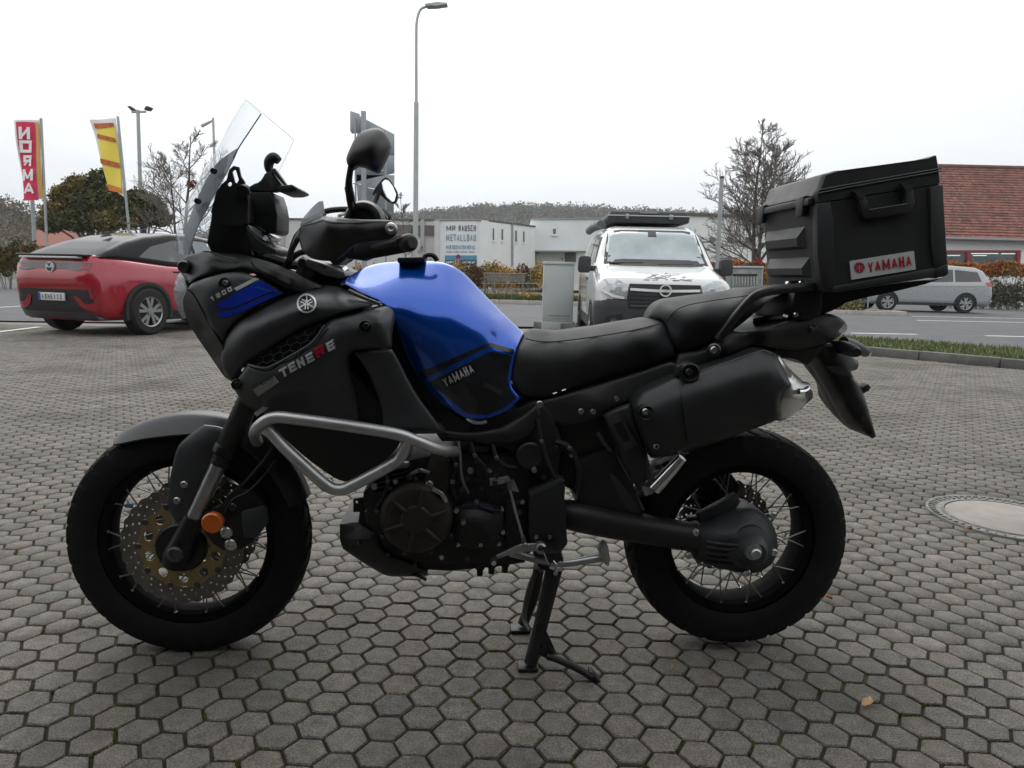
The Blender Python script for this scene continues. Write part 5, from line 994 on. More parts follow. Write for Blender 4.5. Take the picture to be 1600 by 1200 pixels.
lid = case_loft('lid', [(1273, 305), (1276, 298), (1279, 294), (1285, 276), (1288, 272), (1308, 265.5), (1310, 269), (1452, 250), (1455, 246), (1465, 241.5), (1467, 242), (1471, 264), (1473, 284), (1470, 288), (1292, 316), (1275, 318)], .008, caseb, tc_)
yn = lambda q: np.full(len(np.atleast_2d(q)), YN)
tube('lid_seam', [(1280, 297, YN - .002), (1340, 286, YN - .002), (1470, 263, YN - .002)], .0022, fair, lid, 6); tube('lid_seam', [(1278, 302, YN - .002), (1340, 290, YN - .002), (1471, 267, YN - .002)], .0022, fair, lid, 6)
prism('corner_guard', [(1276, 318), (1298, 315), (1304, 350), (1302, 440), (1306, 455), (1286, 457), (1278, 400)], YN - .006, YN + .02, caseb, tc_, .004)
prism('corner_guard', [(1452, 292), (1474, 288), (1482, 428), (1462, 436), (1455, 380)], YN - .006, YN + .02, caseb, tc_, .004)
prism('corner_foot', [(1463, 420), (1482, 412), (1483, 428), (1478, 432), (1462, 434)], YN - .012, YN + .04, caseb, tc_, .004)
prism('base_rim', [(1302, 448), (1462, 418), (1464, 432), (1300, 458)], YN - .010, YN + .03, caseb, tc_, .003)
hd = prism('carry_handle', [(1332, 298), (1344, 297.5), (1356, 314), (1358, 328), (1418, 318.5), (1418, 302), (1407, 286), (1418, 285), (1428, 300), (1430, 318), (1424, 332), (1352, 343), (1346, 334), (1345, 314)], YN - .018, YN - .002, caseb, tc_, .003)
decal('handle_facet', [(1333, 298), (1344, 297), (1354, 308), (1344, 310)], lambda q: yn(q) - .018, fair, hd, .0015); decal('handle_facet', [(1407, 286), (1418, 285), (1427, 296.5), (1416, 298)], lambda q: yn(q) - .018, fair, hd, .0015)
tube('handle_edge', [(1358, 328, YN - .0185), (1418, 318.5, YN - .0185)], .0014, silver_p, hd, 5)
# front face ribs: built across the width on the front wall
fa, fb_ = P(1274, 318, YN), P(1284, 455, YN); fn_ = np.array([fa[2] - fb_[2], 0, -(fa[0] - fb_[0])]); fn_ = -fn_ / np.linalg.norm(fn_)
if fn_[0] > 0: fn_ = -fn_
def front_rib(t0, t1, y0, y1, d):
    p = lambda t, y: fa + (fb_ - fa) * t + np.array([0, y - YN, 0])
    m_ = .018; A = [p(t0, y0), p(t0, y1), p(t1, y1), p(t1, y0)]; B = [p(t0 + .12, y0 + m_) + fn_ * d, p(t0 + .12, y1 - m_) + fn_ * d, p(t1 - .04, y1 - m_) + fn_ * d, p(t1 - .04, y0 + m_) + fn_ * d]
    obj('front_rib', A + B, [(4, 5, 6, 7), (0, 1, 5, 4), (1, 2, 6, 5), (2, 3, 7, 6), (3, 0, 4, 7)], caseb, tc_, 0)
front_rib(.24, .50, YN + .065, YF - .03, .016); front_rib(.60, .84, YN + .05, YF - .03, .016)
for y in (YN + .055, YF - .03):
    q = fa + (fb_ - fa) * -.03 + np.array([0, y - YN, 0]); poly_prism('latch', [q + np.array([0, -.022, .018]), q + np.array([0, .022, .018]), q + np.array([0, .018, -.034]), q + np.array([0, -.018, -.034])], fn_ * .016, caseb, lid, .004)
q = fa + (fb_ - fa) * -.02; poly_prism('front_lip', [q + np.array([0, .01, .012]), q + np.array([0, YF - YN - .01, .012]), q + np.array([0, YF - YN - .01, -.006]), q + np.array([0, .01, -.006])], fn_ * .014, caseb, lid, .003)
pl = poly_prism('name_plate', [P(1328, 408, YN - .004), P(1428, 392, YN - .004), P(1431, 421, YN - .004), P(1331, 437, YN - .004)], (0, .006, 0), M('plate_white', (.62, .625, .63), .4, var=.05), tc_, 0)
ynp = lambda q: yn(q) - .004
stroke_on('plate_lettering', 'YAMAHA', (1356.5, 426), (69, -10.8), (-1.5, -16.5), ynp, red_d, pl, .21, .16, .0014)
def fork_logo(name, cx, cy, r, fn, mat, parent, off, solid=False):
    o = []
    vv = []
    def add(poly, holes=()): decal(name, poly, fn, mat, parent, off, 3, holes=holes)
    if solid:
        # red disc cut by the three crossed forks: six sectors
        for k in range(6):
            a0 = k * math.pi / 3 + math.pi / 6 + .12; a1 = a0 + math.pi / 3 - .24
            add([(cx + r * .16 * math.cos((a0 + a1) / 2), cy + r * .16 * math.sin((a0 + a1) / 2))] + [(cx + r * .84 * math.cos(a0 + (a1 - a0) * j / 5), cy + r * .84 * math.sin(a0 + (a1 - a0) * j / 5)) for j in range(6)])
        add(circ(cx, cy, r * 1.04, 28), [circ(cx, cy, r * .95, 28)])
    else:
        add(circ(cx, cy, r, 36), [circ(cx, cy, r * .82, 36)])
        for k in range(3):
            a = -math.pi / 2 + k * 2 * math.pi / 3; u = np.array([math.cos(a), math.sin(a)]); v = np.array([-u[1], u[0]]); c = np.array([cx, cy])
            add([c + u * r * .84 + v * r * .05, c + u * r * .84 - v * r * .05, c + u * r * .34 - v * r * .06, c - v * r * .17 - u * r * .05, c - u * r * .62 - v * r * .19, c - u * r * .62 - v * r * .09, c - u * r * .0 - v * r * .06, c + u * r * .16, c - u * r * .0 + v * r * .06, c - u * r * .62 + v * r * .09, c - u * r * .62 + v * r * .19, c - u * r * .05 + v * r * .17, c + u * r * .34 + v * r * .06])
fork_logo('plate_emblem', 1343, 418, 8.0, ynp, red_d, pl, .0014, True)

# ---------------------------------------------------------------- front fairing
nose = panel('nose_fairing', [(281, 424, -.06, 1), (283, 408, -.07), (292, 400, -.09), (306, 396, -.10), (318, 392, -.11), (345, 394, -.13), (378, 398, -.15), (410, 408, -.165), (445, 421, -.165), (480, 437, -.16), (508, 447, -.15, 1), (500, 452, -.165), (480, 455, -.17), (455, 462, -.175), (435, 452, -.18), (412, 436, -.185), (390, 425, -.185), (372, 421, -.185), (340, 426, -.175), (310, 434, -.15), (296, 442, -.13, 1), (290, 436, -.10)],
             [(330, 410, -.165), (380, 411, -.18), (420, 425, -.19), (455, 442, -.188)], gloss, bike, res=6, yc=0.0, lip=(.008, 5), label='black upper nose fairing')
decal('nose_rail', [(392, 402, 0, 1), (420, 409, 0), (455, 424, 0), (500, 447, 0, 1), (470, 455, 0), (440, 446, 0), (410, 426, 0), (396, 412, 0)], SURF['nose_fairing'], plas, nose, .010, 6, True)
decal('rail_slot', [(398, 417), (410, 415), (462, 438), (452, 444)], SURF['nose_fairing'], gloss, nose, .014, 6)
tube('rail_edge', [(318, 393, -.135), (330, 394, -.15), (352, 402, -.165), (370, 406, -.175)], .0022, silver_p, nose, 6)
lathe('marker_stub', [(.004, -.012), (.013, -.014), (.016, -.008), (.016, .03)], plas, nose, 'y', tuple(P(289, 417, -.10)), 18)
ck = panel('cowl_cheek', [(293, 452, -.155, 1), (299, 444, -.165), (312, 438, -.175), (340, 429, -.19), (362, 425.5, -.195), (378, 426, -.198), (402, 434, -.2), (430, 449, -.2), (444, 459, -.195, 1), (420, 470, -.205), (395, 483, -.215), (372, 500, -.215), (357, 517, -.21), (349, 540, -.2, 1), (335, 520, -.20), (318, 490, -.19), (303, 462, -.17)],
           [(330, 450, -.198), (370, 460, -.212), (350, 490, -.205)], fair, bike, .006, 6, lip=(.012, 7), mirror=True, label='grey cowl side with blue stripes')
fck = SURF['cowl_cheek']
decal('white_stripe', [(365, 450.5), (398, 433.8), (404.5, 436), (370, 454.5)], fck, silver_d, ck, .0016, 6)
decal('blue_stripe', [(336, 476), (370, 457), (406, 438.5), (432, 452), (405, 463), (365, 481), (345, 482)], fck, blued, ck, .0016, 7)
decal('blue_stripe', [(339, 488), (364, 484.5), (400, 468.5), (433, 454.5), (441, 459), (418, 468), (380, 486), (352, 496.5), (343, 495)], fck, blued, ck, .0016, 7)
decal('black_line', [(398, 449), (402, 447), (426, 455), (422, 457)], fck, M('blue_light_sticker', (.02, .07, .42), .3, var=.05), ck, .0024, 7)
stroke_on('capacity_lettering', '1200', (330, 471.5), (34, -18), (-3, -6.6), fck, silver_d, ck, .3, .25, .003, 1.2)
lathe('screw_recess', [(.001, -.001), (.010, -.001), (.0135, -.004), (.0150, -.002), (.015, .01)], gloss, ck, 'y', tuple(P(351, 443, fck(np.array([[351, 443]]))[0] - .001)), 20); bolt(ck, 352.5, 442, -.207, 4.2, zinc)
panel('cowl_inner', [(293, 452, -.15, 1), (303, 463, -.168), (318, 491, -.188), (335, 521, -.198), (350, 548, -.2), (349, 575, -.19, 1), (364, 597, -.19, 1), (352, 590, -.17), (332, 562, -.15), (305, 522, -.13), (290, 494, -.12), (286, 470, -.13)], [(318, 515, -.15)], plas, bike, .1, 7, mirror=True)
hl = panel('headlamp_lens', [(283, 424, -.05, 1), (276, 434, -.055), (271, 452, -.06), (273, 470, -.065), (279, 487, -.07), (287, 499, -.08, 1), (292, 488, -.12), (291, 465, -.125), (290, 442, -.11)], [(281, 455, -.10)], glass('lens_glass', (.82, .85, .86), opacity=.35, opcol=(.45, .47, .5)), bike, .01, 5, mirror=True)
prism('headlamp_body', [(286, 430), (292, 442), (294, 470), (292, 495), (330, 540), (350, 560), (350, 440), (320, 425)], -.10, .10, gloss, bike, .008)
panel('headlamp_reflector', [(281, 436, -.06), (276, 455, -.06), (281, 480, -.065), (289, 480, -.10), (289, 440, -.09)], [], MATS['silver_plastic'], bike, .01, 5, mirror=True)
# big side shroud with the emblem
sh = panel('side_shroud', [(352, 522, -.195, 1), (364, 506, -.195), (385, 489, -.188), (410, 476, -.18), (440, 463, -.168), (468, 452, -.152), (500, 446, -.14), (528, 448, -.14), (545, 455, -.15, 1), (570, 466, -.19), (594, 475, -.20, 1), (560, 482, -.225), (535, 489, -.232), (515, 496, -.235), (503, 504, -.232, 1), (480, 510, -.236), (455, 523, -.238), (425, 542, -.236), (398, 560, -.228), (386, 567, -.222, 1), (376, 578, -.214), (363, 597, -.20, 1), (352, 585, -.195), (346, 570, -.192), (346, 548, -.196)],
           [(400, 510, -.245), (440, 495, -.25), (480, 475, -.236), (370, 550, -.228), (400, 535, -.246), (440, 518, -.25), (500, 488, -.242), (530, 470, -.212), (480, 462, -.205), (385, 505, -.228), (420, 485, -.226), (450, 474, -.222)], fair, bike, .006, 6, lip=(.010, 7), mirror=True, label='matt grey side shroud with tuning fork emblem')
fsh = SURF['side_shroud']
em_ = decal('emblem_base', circ(479, 474, 15.6, 32), fsh, black_d, sh, .0035, 6)
fork_logo('emblem', 479, 474, 15.4, fsh, M('emblem_silver', (.72, .73, .74), .35, .3), sh, .0062)
tube('shroud_edge', [(545, 454, -.182), (565, 464, -.198), (594, 475.5, -.208)], .0045, silver_p, sh, 6)
mesh_p = panel('intake_backing', [(378, 574, -.205, 1), (392, 562, -.214), (425, 545, -.224), (460, 522, -.226), (505, 503, -.224, 1), (488, 536, -.228), (452, 557, -.228), (420, 573, -.224), (402, 574, -.218)], [], gloss, bike, .006, 8, mirror=True)
fmb = SURF['intake_backing']
ip = [(396, 564), (425, 546), (460, 524), (502, 506), (486, 533), (450, 554), (420, 570), (404, 571)]
du, dv = np.array([18, -10.2]), np.array([5, 9.5])
for a in range(-4, 12):
    for b in range(-3, 6):
        c = np.array([430, 548]) + du * a * .75 + dv * (b + .5 * (a & 1)); hxp = [c + (du * .5 * math.cos(k * math.pi / 3) + dv * .577 * math.sin(k * math.pi / 3)) for k in range(4)]
        seg = [tuple(q) for q in hxp]
        for q0, q1 in zip(seg, seg[1:]):
            mid = np.array([[(q0[0] + q1[0]) / 2, (q0[1] + q1[1]) / 2]])
            if inside(mid, ip)[0]:
                y_ = float(fmb(mid)[0]) - .004; V, Fc = tube_data([P(*q0, y_), P(*q1, y_)], .0014, 4, False); obj('grille_wire', V, Fc, M('grille_grey', (.06, .062, .066), .5), mesh_p, 0)
# lower shroud with the model name
ls = panel('lower_shroud', [(362, 600, -.205, 1), (372, 590, -.212), (386, 569, -.225, 1), (402, 573, -.236), (420, 573.5, -.242), (450, 558, -.246), (486, 536, -.248), (508, 507, -.240), (518, 499, -.235), (556, 490, -.225), (595, 478, -.198), (608, 479, -.195), (616, 488, -.198), (617, 498, -.205, 1), (613, 520, -.228), (612, 544, -.238, 1), (580, 546, -.238), (552, 549, -.236), (545, 562, -.222), (548, 590, -.205), (556, 620, -.195), (560, 650, -.19), (560, 662, -.19, 1), (500, 658, -.19), (440, 652, -.19), (412, 645, -.195), (392, 640, -.195), (378, 627, -.20), (368, 612, -.20)],
           [(440, 575, -.254), (480, 558, -.258), (520, 535, -.26), (560, 515, -.256), (420, 600, -.248), (470, 590, -.246), (520, 565, -.246), (450, 625, -.225), (500, 610, -.222), (520, 640, -.20), (595, 500, -.245), (590, 525, -.250), (400, 605, -.24)], fair, bike, .006, 6, lip=(.010, 7), mirror=True, label='lower side shroud carrying the model lettering')
fls = SURF['lower_shroud']
tube('shroud_lip', [(388, 570, -.228), (404, 574, -.242), (420, 574, -.247), (450, 558.5, -.252), (487, 536, -.254), (508, 508, -.251)], .0035, fair, ls, 6)
decal('super_plate', [(395, 609), (427.5, 587), (436, 597), (403, 620)], fls, grey_d, ls, .0018, 7)
stroke_on('super_lettering', 'SUPER', (409, 603), (19.5, -12.5), (-2.2, -4), fls, gloss, ls, .24, .3, .0042, 1.1)
letters = [('T', 440, 591.5, silver_d), ('E', 453, 583.5, silver_d), ('N', 466.5, 576.5, silver_d), ('E', 480.5, 569, silver_d), ('R', 495, 561, red_d), ('E', 512.5, 550.5, white_d)]
for ch, x, y, mt in letters: stroke_on('model_lettering', ch, (x, y), (12.0, -6.6) if ch != 'R' else (15.5, -9.0), (-5.0, -13.5) if ch != 'R' else (-5.5, -15.5), fls, mt, ls, .25, .2, .0036, .9)
for k in range(3): stroke_on('model_lettering', 'F', (517.5 + k * 1.3, 535 + k * 5.0), (5, -2), (-1, -3.6), fls, white_d, ls, .22, .2, .0038, 1.2)
decal('small_sticker', [(397, 646), (416, 631), (420, 637), (401, 651)], lambda q: np.full(len(q), -.206), grey_d, bike, .002, 8)
for q, yy in (((571, 510), -.256), ((371, 601), -.214)):
    y0 = float(fls(np.array([q]))[0]); lathe('screw_recess', [(.001, -.001), (.010, -.001), (.0135, -.004), (.0150, -.002), (.015, .012)], gloss, ls, 'y', tuple(P(q[0], q[1], y0 - .001)), 20); bolt(ls, q[0] + 1, q[1] - 1, y0 - .004, 4.4, dkbolt)
wing = panel('shroud_wing', [(552, 550, -.226, 1), (580, 547.5, -.236), (612, 545.5, -.238, 1), (622, 562, -.232), (636, 590, -.226), (652, 618, -.22), (668, 640, -.215), (684, 662, -.21), (692, 674, -.205, 1), (660, 671, -.222), (620, 671, -.222), (598, 674, -.21, 1), (597, 652, -.20), (592, 625, -.205), (580, 594, -.212), (566, 568, -.22)],
           [(590, 575, -.236), (620, 610, -.232), (645, 645, -.226), (620, 655, -.222)], fair, bike, .006, 6, lip=(.006, 6), mirror=True)
panel('wing_base', [(590, 669, -.212, 1), (640, 667, -.215), (688, 662, -.205, 1), (694, 675, -.20), (660, 678, -.205), (600, 676, -.205)], [], silver_p, wing, .01, 7)
panel('shroud_under', [(420, 650, -.19), (560, 662, -.185), (600, 675, -.185), (625, 690, -.18), (600, 720, -.17), (545, 752, -.16), (505, 735, -.16), (450, 690, -.17)], [], gloss, bike, .02, 9, mirror=True)
prism('gap_filler', [(596, 478), (640, 480), (660, 560), (690, 640), (640, 620), (606, 545)], -.165, -.10, gloss, bike, .004)
prism('wing_shadow_gap', [(640, 600), (700, 640), (735, 662), (730, 690), (690, 690), (655, 640)], -.155, -.10, gloss, bike, .004)

# ---------------------------------------------------------------- screen and cockpit
scr = glass('screen_acrylic', (.95, .97, .985), rough=.015, opacity=.03, opcol=(.8, .85, .9))
rows = [((408, 178), .165, (389, 159)), ((400, 190), .172, (378, 176)), ((388, 208), .18, (362, 205)), ((370, 236), .19, (345, 243)), ((346, 284), .195, (316, 290)), ((322, 326), .19, (293, 335)), ((304, 366), .175, (284, 365)), ((293, 399), .155, (282, 394))]
R3 = []
for (n_, w, c0) in rows:
    a = P(*n_, -w); c = P(*c0, 0); R3.append([a[0], a[2], c[0], c[2], w])
R3 = catmull(R3, 4); V = []; lat = np.linspace(-1, 1, 25)
for a0, a2, c0, c2, w in R3:
    for l in lat:
        t = abs(l) ** 2.2; V.append((c0 + (a0 - c0) * t, w * l, c2 + (a2 - c2) * t))
nl = 25; Fc = [(i * nl + k, i * nl + k + 1, (i + 1) * nl + k + 1, (i + 1) * nl + k) for i in range(len(R3) - 1) for k in range(nl - 1)]
sc_ = obj('windscreen', V, Fc, scr, bike, 80, label='tall clear windscreen')
edge_m = M('acrylic_edge', (.10, .11, .12), .2, var=.1); edge_l = M('acrylic_edge_pale', (.62, .64, .66), .2, var=.1)
Vn = np.array(V).reshape(len(R3), nl, 3)
tube3('screen_edge', Vn[:14, 0], .0016, edge_m, sc_, 6, curve=False); tube3('screen_edge', Vn[:, -1], .0006, edge_l, sc_, 5, curve=False); tube3('screen_edge', Vn[0, :], .0007, edge_l, sc_, 5, curve=False)
smoke = glass('smoked_acrylic', (.34, .37, .40), rough=.05, opacity=.55, opcol=(.22, .245, .27))
def scr_y(q):
    q = np.atleast_2d(q); pts = np.array([[*pix(BO + v[0] * BU + v[1] * BV + np.array([0, 0, v[2]])), v[1]] for v in Vn[:, :13].reshape(-1, 3)])
    d = ((q[:, None] - pts[None, :, :2]) ** 2).sum(-1); k = np.argsort(d, 1)[:, :3]; w = 1 / (np.take_along_axis(d, k, 1) + 1); return (pts[k, 2] * w).sum(1) / w.sum(1)
dfl = panel('screen_deflector', [(373, 230, -.188, 1), (356, 241, -.17), (340, 254, -.16), (328, 272, -.155), (315, 295, -.15), (302, 325, -.145), (292, 352, -.14), (286, 380, -.135), (288, 398, -.14, 1), (295, 398, -.16), (304, 368, -.176), (322, 328, -.191), (346, 285, -.196), (366, 247, -.193)], [(335, 285, -.188), (312, 325, -.180)], smoke, sc_, .003, 6)
for q in ((334, 267), (309, 314)): bolt(dfl, q[0], q[1], -.187, 4.2, dkbolt, 'screen_bolt')
brk = M('bracket_black', (.012, .0125, .013), .5, var=.15)
br = prism('screen_bracket', [(338, 300), (346, 288), (354, 281), (358, 265), (365, 259), (373, 261), (376, 275), (382, 284), (386, 300), (388, 322), (384, 348), (374, 352), (352, 352), (334, 345), (330, 330)], -.14, -.132, brk, bike, .0015, holes=[[(362.5, 268), (365, 265), (368.5, 266), (373, 281), (370, 286.5), (366.5, 284)], circ(358.7, 287.5, 3.6, 12)])
prism('screen_bracket', [(360, 325), (372, 315), (392, 318), (396, 345), (380, 352), (360, 352)], .10, .108, brk, bike, .0015)
ins = prism('cockpit_housing', [(332, 322), (350, 305), (384, 305), (390, 345), (378, 352), (392, 385), (400, 402), (330, 395), (322, 380)], -.12, .12, gloss, bike, .006)
prism('bracket_edge', [(383.5, 298), (387.5, 298), (388, 348), (385, 350)], -.135, -.12, fair, ins, .001)
tube('adjuster_knob', [(379, 299, -.16), (382, 297, -.145)], .015, brk, ins, 14)
prism('phone_mount', [(386, 293), (398, 286), (410, 284), (412, 272), (418, 268), (424, 268), (440, 289), (444, 296), (425, 298), (405, 298), (388, 300)], -.07, -.02, brk, bike, .004)
gp = tube('mount_hook', [(430, 290, -.05), (424, 272, -.05), (420, 262, -.05), (421, 252, -.05), (428, 246, -.05), (436, 252, -.05)], [.008, .009, .011, .013, .013, .010], brk, bike, 10)
prism('hook_strip', [(423, 266), (429, 262), (447, 288), (443, 289)], -.075, -.05, fair, gp, .002)
prism('mount_tray', [(436, 290), (456, 288), (465, 294), (464, 297), (454, 300), (438, 300), (432, 298)], -.09, .05, brk, gp, .003)
nav = prism('navigation_unit', [(388, 300), (424, 299), (431, 320), (433, 335), (433, 362), (424, 366), (414, 363), (405, 350), (394, 345)], -.07, .06, gloss, bike, .006)
prism('unit_screw', [(432, 346), (437, 348), (432, 350)], -.04, -.03, brk, nav, 0)
dash_m = M('dash_lens', (.10, .125, .145), .12, var=.1, coat=.6)
poly_prism('instrument_lens', [P(376, 353, -.11), P(388, 351, -.11), P(424, 370, -.03), P(415, 377, -.06), P(398, 366, -.09)], (0, .12, 0), dash_m, bike, .002)
poly_prism('instrument_hood', [P(378, 352, -.12), P(386, 354, -.12), P(402, 378, -.12), P(430, 388, -.10), P(432, 393, -.10), P(428, 400, -.10), P(404, 396, -.12), P(392, 390, -.12)], (0, .2, 0), brk, bike, .004)
tube('dash_stay', [(417, 366, -.05), (424, 378, -.08), (429, 388, -.09)], .002, brk, bike, 5)
tube('cable_loom', [(405, 398, -.1), (430, 405, -.1), (450, 412, -.09), (480, 418, -.08), (505, 425, -.06)], .012, hose, bike, 8); tube('cable_loom', [(400, 402, .02), (450, 420, .02), (500, 432, .02)], .018, hose, bike, 8)
tube('hydraulic_hose', [(448, 412, -.1), (452, 400, -.15), (456, 385, -.2), (462, 370, -.26), (470, 360, -.3)], .0055, hose, bike, 8); tube('hydraulic_hose', [(445, 418, -.1), (458, 402, -.13), (472, 394, -.17), (490, 393, -.22), (505, 396, -.24)], .0075, hose, bike, 8)
# triple clamp and bars
tcl = prism('triple_clamp', [(468, 408), (474, 404), (482, 405), (505, 412), (538, 424), (540, 432), (530, 436), (505, 430), (475, 416)], -.135, .135, M('clamp_grey', (.17, .172, .175), .45, .6, var=.1), bike, .004, label='grey alloy upper triple clamp')
bolt(tcl, 473, 410, -.137, 6.5, dkbolt); prism('clamp_slot', [(500, 413), (510, 417), (508, 420), (497, 415)], -.137, -.13, brk, tcl, 0); tube('fork_cap', [(532, 424, -.105), (536, 428, -.105)], .020, chrome, tcl, 14)
rs = prism('bar_riser', [(512, 404), (522, 395), (530, 396), (544, 388), (553, 381), (557, 384), (548, 400), (536, 406), (530, 414), (520, 414)], -.06, .06, plas, bike, .004)
clr = M('clear_smoked_plastic', (.12, .13, .145), .15, var=.1, coat=.6); prism('riser_cap', [(538, 395), (550, 380), (556, 383), (546, 402)], -.075, -.05, clr, rs, .003)
hb = tube('handlebar', [(520, 402, 0), (524, 398, -.08), (535, 388, -.17), (552, 384, -.24), (580, 388, -.32), (630, 379, -.43)], .0135, gloss, bike, 12)
tube('handlebar', [(524, 402, 0), (530, 402, .08), (545, 388, .2), (560, 384, .30), (600, 378, .42)], .0135, gloss, bike, 10)
gp_ = tube('grip', [(566, 392, -.28), (590, 388, -.33), (615, 383.5, -.385), (634, 380, -.425)], [.022, .0205, .020, .019], rubber, bike, 16, label='black rubber handlebar grip'); tube('bar_end', [(632, 380.5, -.42), (641, 379, -.44), (645, 378.5, -.447)], [.019, .0185, .012], plas, gp_, 16)
prism('switch_gear', [(530, 388), (560, 378), (580, 382), (582, 402), (570, 408), (545, 404), (528, 400)], -.27, -.22, plas, bike, .006)
hg = panel('hand_guard', [(467, 362, -.33, 1), (470, 352, -.34), (486, 345, -.36), (504, 337, -.38, 1), (530, 340.5, -.40), (565, 343, -.42), (600, 343.5, -.435), (614, 346, -.44), (621.5, 356, -.44), (618, 367, -.44), (606, 374, -.435), (580, 377, -.425), (556, 382, -.415), (545, 390, -.405), (534, 400, -.395), (518, 407, -.385), (500, 407, -.375), (484, 402, -.36), (473, 392, -.35), (468, 378, -.335)],
           [(510, 348, -.415), (550, 352, -.43), (500, 375, -.40), (530, 372, -.415), (590, 358, -.447)], plas, bike, .006, 6, lip=(.008, 5), label='black hand guard on the near bar end')
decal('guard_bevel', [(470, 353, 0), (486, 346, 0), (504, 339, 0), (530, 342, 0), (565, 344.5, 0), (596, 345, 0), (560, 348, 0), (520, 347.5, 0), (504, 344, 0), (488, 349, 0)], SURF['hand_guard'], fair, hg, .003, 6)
lathe('guard_screw', [(.001, -.004), (.006, -.008), (.0105, -.006), (.0125, 0), (.0125, .01)], alu, hg, 'y', tuple(P(611, 357, -.447)), 20)
panel('guard_fin', [(469, 352, -.335, 1), (472, 343, -.33), (484, 328, -.33), (498, 315, -.335), (504, 314, -.34), (507, 332, -.37, 1), (503, 337, -.38), (486, 345, -.36)], [], glass('fin_smoke', (.55, .57, .6), opacity=.5, opcol=(.30, .31, .33)), hg, .003, 6)
panel('guard_upper', [(470, 352, -.33, 1), (472, 346, -.33), (486, 338, -.34), (500, 331, -.345), (508, 333, -.35), (506, 338, -.36, 1), (488, 344, -.35)], [], gloss, hg, .02, 6)
lev = tube('clutch_lever', [(470, 362, -.30), (462, 378, -.32), (455, 392, -.28), (453, 405, -.2)], .007, plas, bike, 8)
res_ = lathe('clutch_reservoir', [(.001, -.034), (.030, -.034), (.040, -.028), (.046, -.010), (.046, .03)], gloss, bike, 'y', tuple(P(570, 346, -.29)), 32)
lathe('reservoir_ring', [(.026, -.037), (.031, -.037), (.031, -.03), (.026, -.03)], plas, res_, 'y', tuple(P(570, 346, -.29)), 28, False)
prism('mirror_clamp', [(538, 338), (548, 325), (556, 318), (562, 328), (590, 325), (602, 334), (606, 342), (560, 344)], -.27, -.24, plas, bike, .004); tube('brake_line_far', [(502, 332, .3), (520, 328, .3), (545, 327, .3), (560, 330, .28)], .009, gloss, bike, 8); tube('lever_far', [(530, 337, .32), (545, 331, .34), (560, 334, .34)], .006, alu, bike, 6)
mi = panel('mirror', [(541, 249, -.40), (545, 236, -.405), (555, 216, -.41), (570, 203.5, -.41), (590, 200, -.41), (601, 207, -.41), (610, 222, -.40), (609.5, 232, -.40), (600, 254, -.40), (592, 268, -.395), (585, 268.5, -.395), (570, 261.5, -.40), (558, 259.5, -.40), (550, 265, -.40), (545.5, 263, -.40)], [(575, 230, -.452), (558, 235, -.435), (590, 225, -.445), (582, 250, -.44), (578, 212, -.435)], plas, bike, .02, 5, lip=(.010, 5), label='near rear view mirror seen from behind its black shell')
tube('mirror_stalk', [(548, 262, -.40), (545, 285, -.38), (547, 305, -.35), (551, 328, -.30)], [.0065, .0075, .0095, .0095], plas, mi, 10); prism('stalk_boot', [(537, 291), (546, 289), (553, 325), (545, 331)], -.345, -.32, plas, mi, .004)
fm2 = panel('mirror', [(582, 304, .38), (585, 296, .38), (594, 284, .385), (601, 277.5, .39), (607, 279, .39), (616, 291, .39), (621.5, 304, .39), (618, 316, .385), (613, 318, .385), (602, 312, .38), (592, 303, .375), (586, 308, .375)], [], plas, bike, .03, 5, label='far rear view mirror with its glass towards the sky')
gm = M('mirror_glass', (.85, .87, .88), .02, 1.0, var=.02, rvar=.01)
mg0 = P(608, 297, .372); q = []
for a, b in ((598, 284), (602, 280.5), (607, 282), (614, 291), (619, 303.5), (616.5, 314), (613, 315), (605, 308), (600, 297)):
    yy = .372
    for _ in range(4): p_ = P(a, b, yy); yy = .360 + (.60 * (p_[0] - mg0[0]) + .36 * (p_[2] - mg0[2])) / .72
    q.append(P(a, b, yy))
poly_prism('mirror_glass', q, (-.003, .004, -.002), gm, fm2, 0); tube('mirror_stalk', [(590, 304, .37), (586, 315, .36), (581, 326, .34)], .008, plas, fm2, 8)
tube('stalk_base', [(574, 322, .33), (588, 326, .33)], .011, plas, fm2, 8)
tube('far_switch', [(585, 336, .30), (596, 334, .32), (606, 340, .34)], .016, plas, bike, 10)
# ------------------------------------------------------------------ street furniture, flags, trees, buildings
galv = M('galvanised', (.34, .355, .36), .5, .5, var=.12, scale=5)
pole_g = M('lamp_pole_grey', (.40, .42, .415), .5, .2, var=.1, scale=3)
def col_at(px, pyt, Y, lean=0.0):
    t = at(px, pyt, Y); return t
# tall street lamp
t = at(651, 22, 24.0); b = np.array([at(649, 430, 24.0)[0], 24.0, ground_z(24)])
sl_ = empty('street_lamp', tuple(b), label='tall tapering street lamp with a curved arm and flat head', cat='street lamp')
tj = at(650.5, 160, 24.0) - b; tt = t - b
tube3('pole', [(0, 0, 0), (tj[0] * .5, 0, tj[2] * .5), tuple(tj)], [.085, .080, .075], pole_g, sl_, 12)
hdp = at(668, 9.5, 24.0) - b; tube3('arm', [tuple(tj), tuple(at(650.5, 60, 24.0) - b), tuple(at(651.5, 32, 24.0) - b), tuple(at(657, 15, 24.0) - b), tuple(hdp)], [.048, .045, .042, .04, .04], pole_g, sl_, 10)
hq = [at(664, 8, 24.0) - b, at(682, 5, 24.0) - b, at(699, 6, 24.0) - b, at(699.5, 9.5, 24.0) - b, at(684, 11.5, 24.0) - b, at(668, 12.5, 24.0) - b]
lh = poly_prism('lamp_head', [tuple(q + np.array([0, -.14, 0])) for q in hq], (0, .28, 0), galv, sl_, .02)
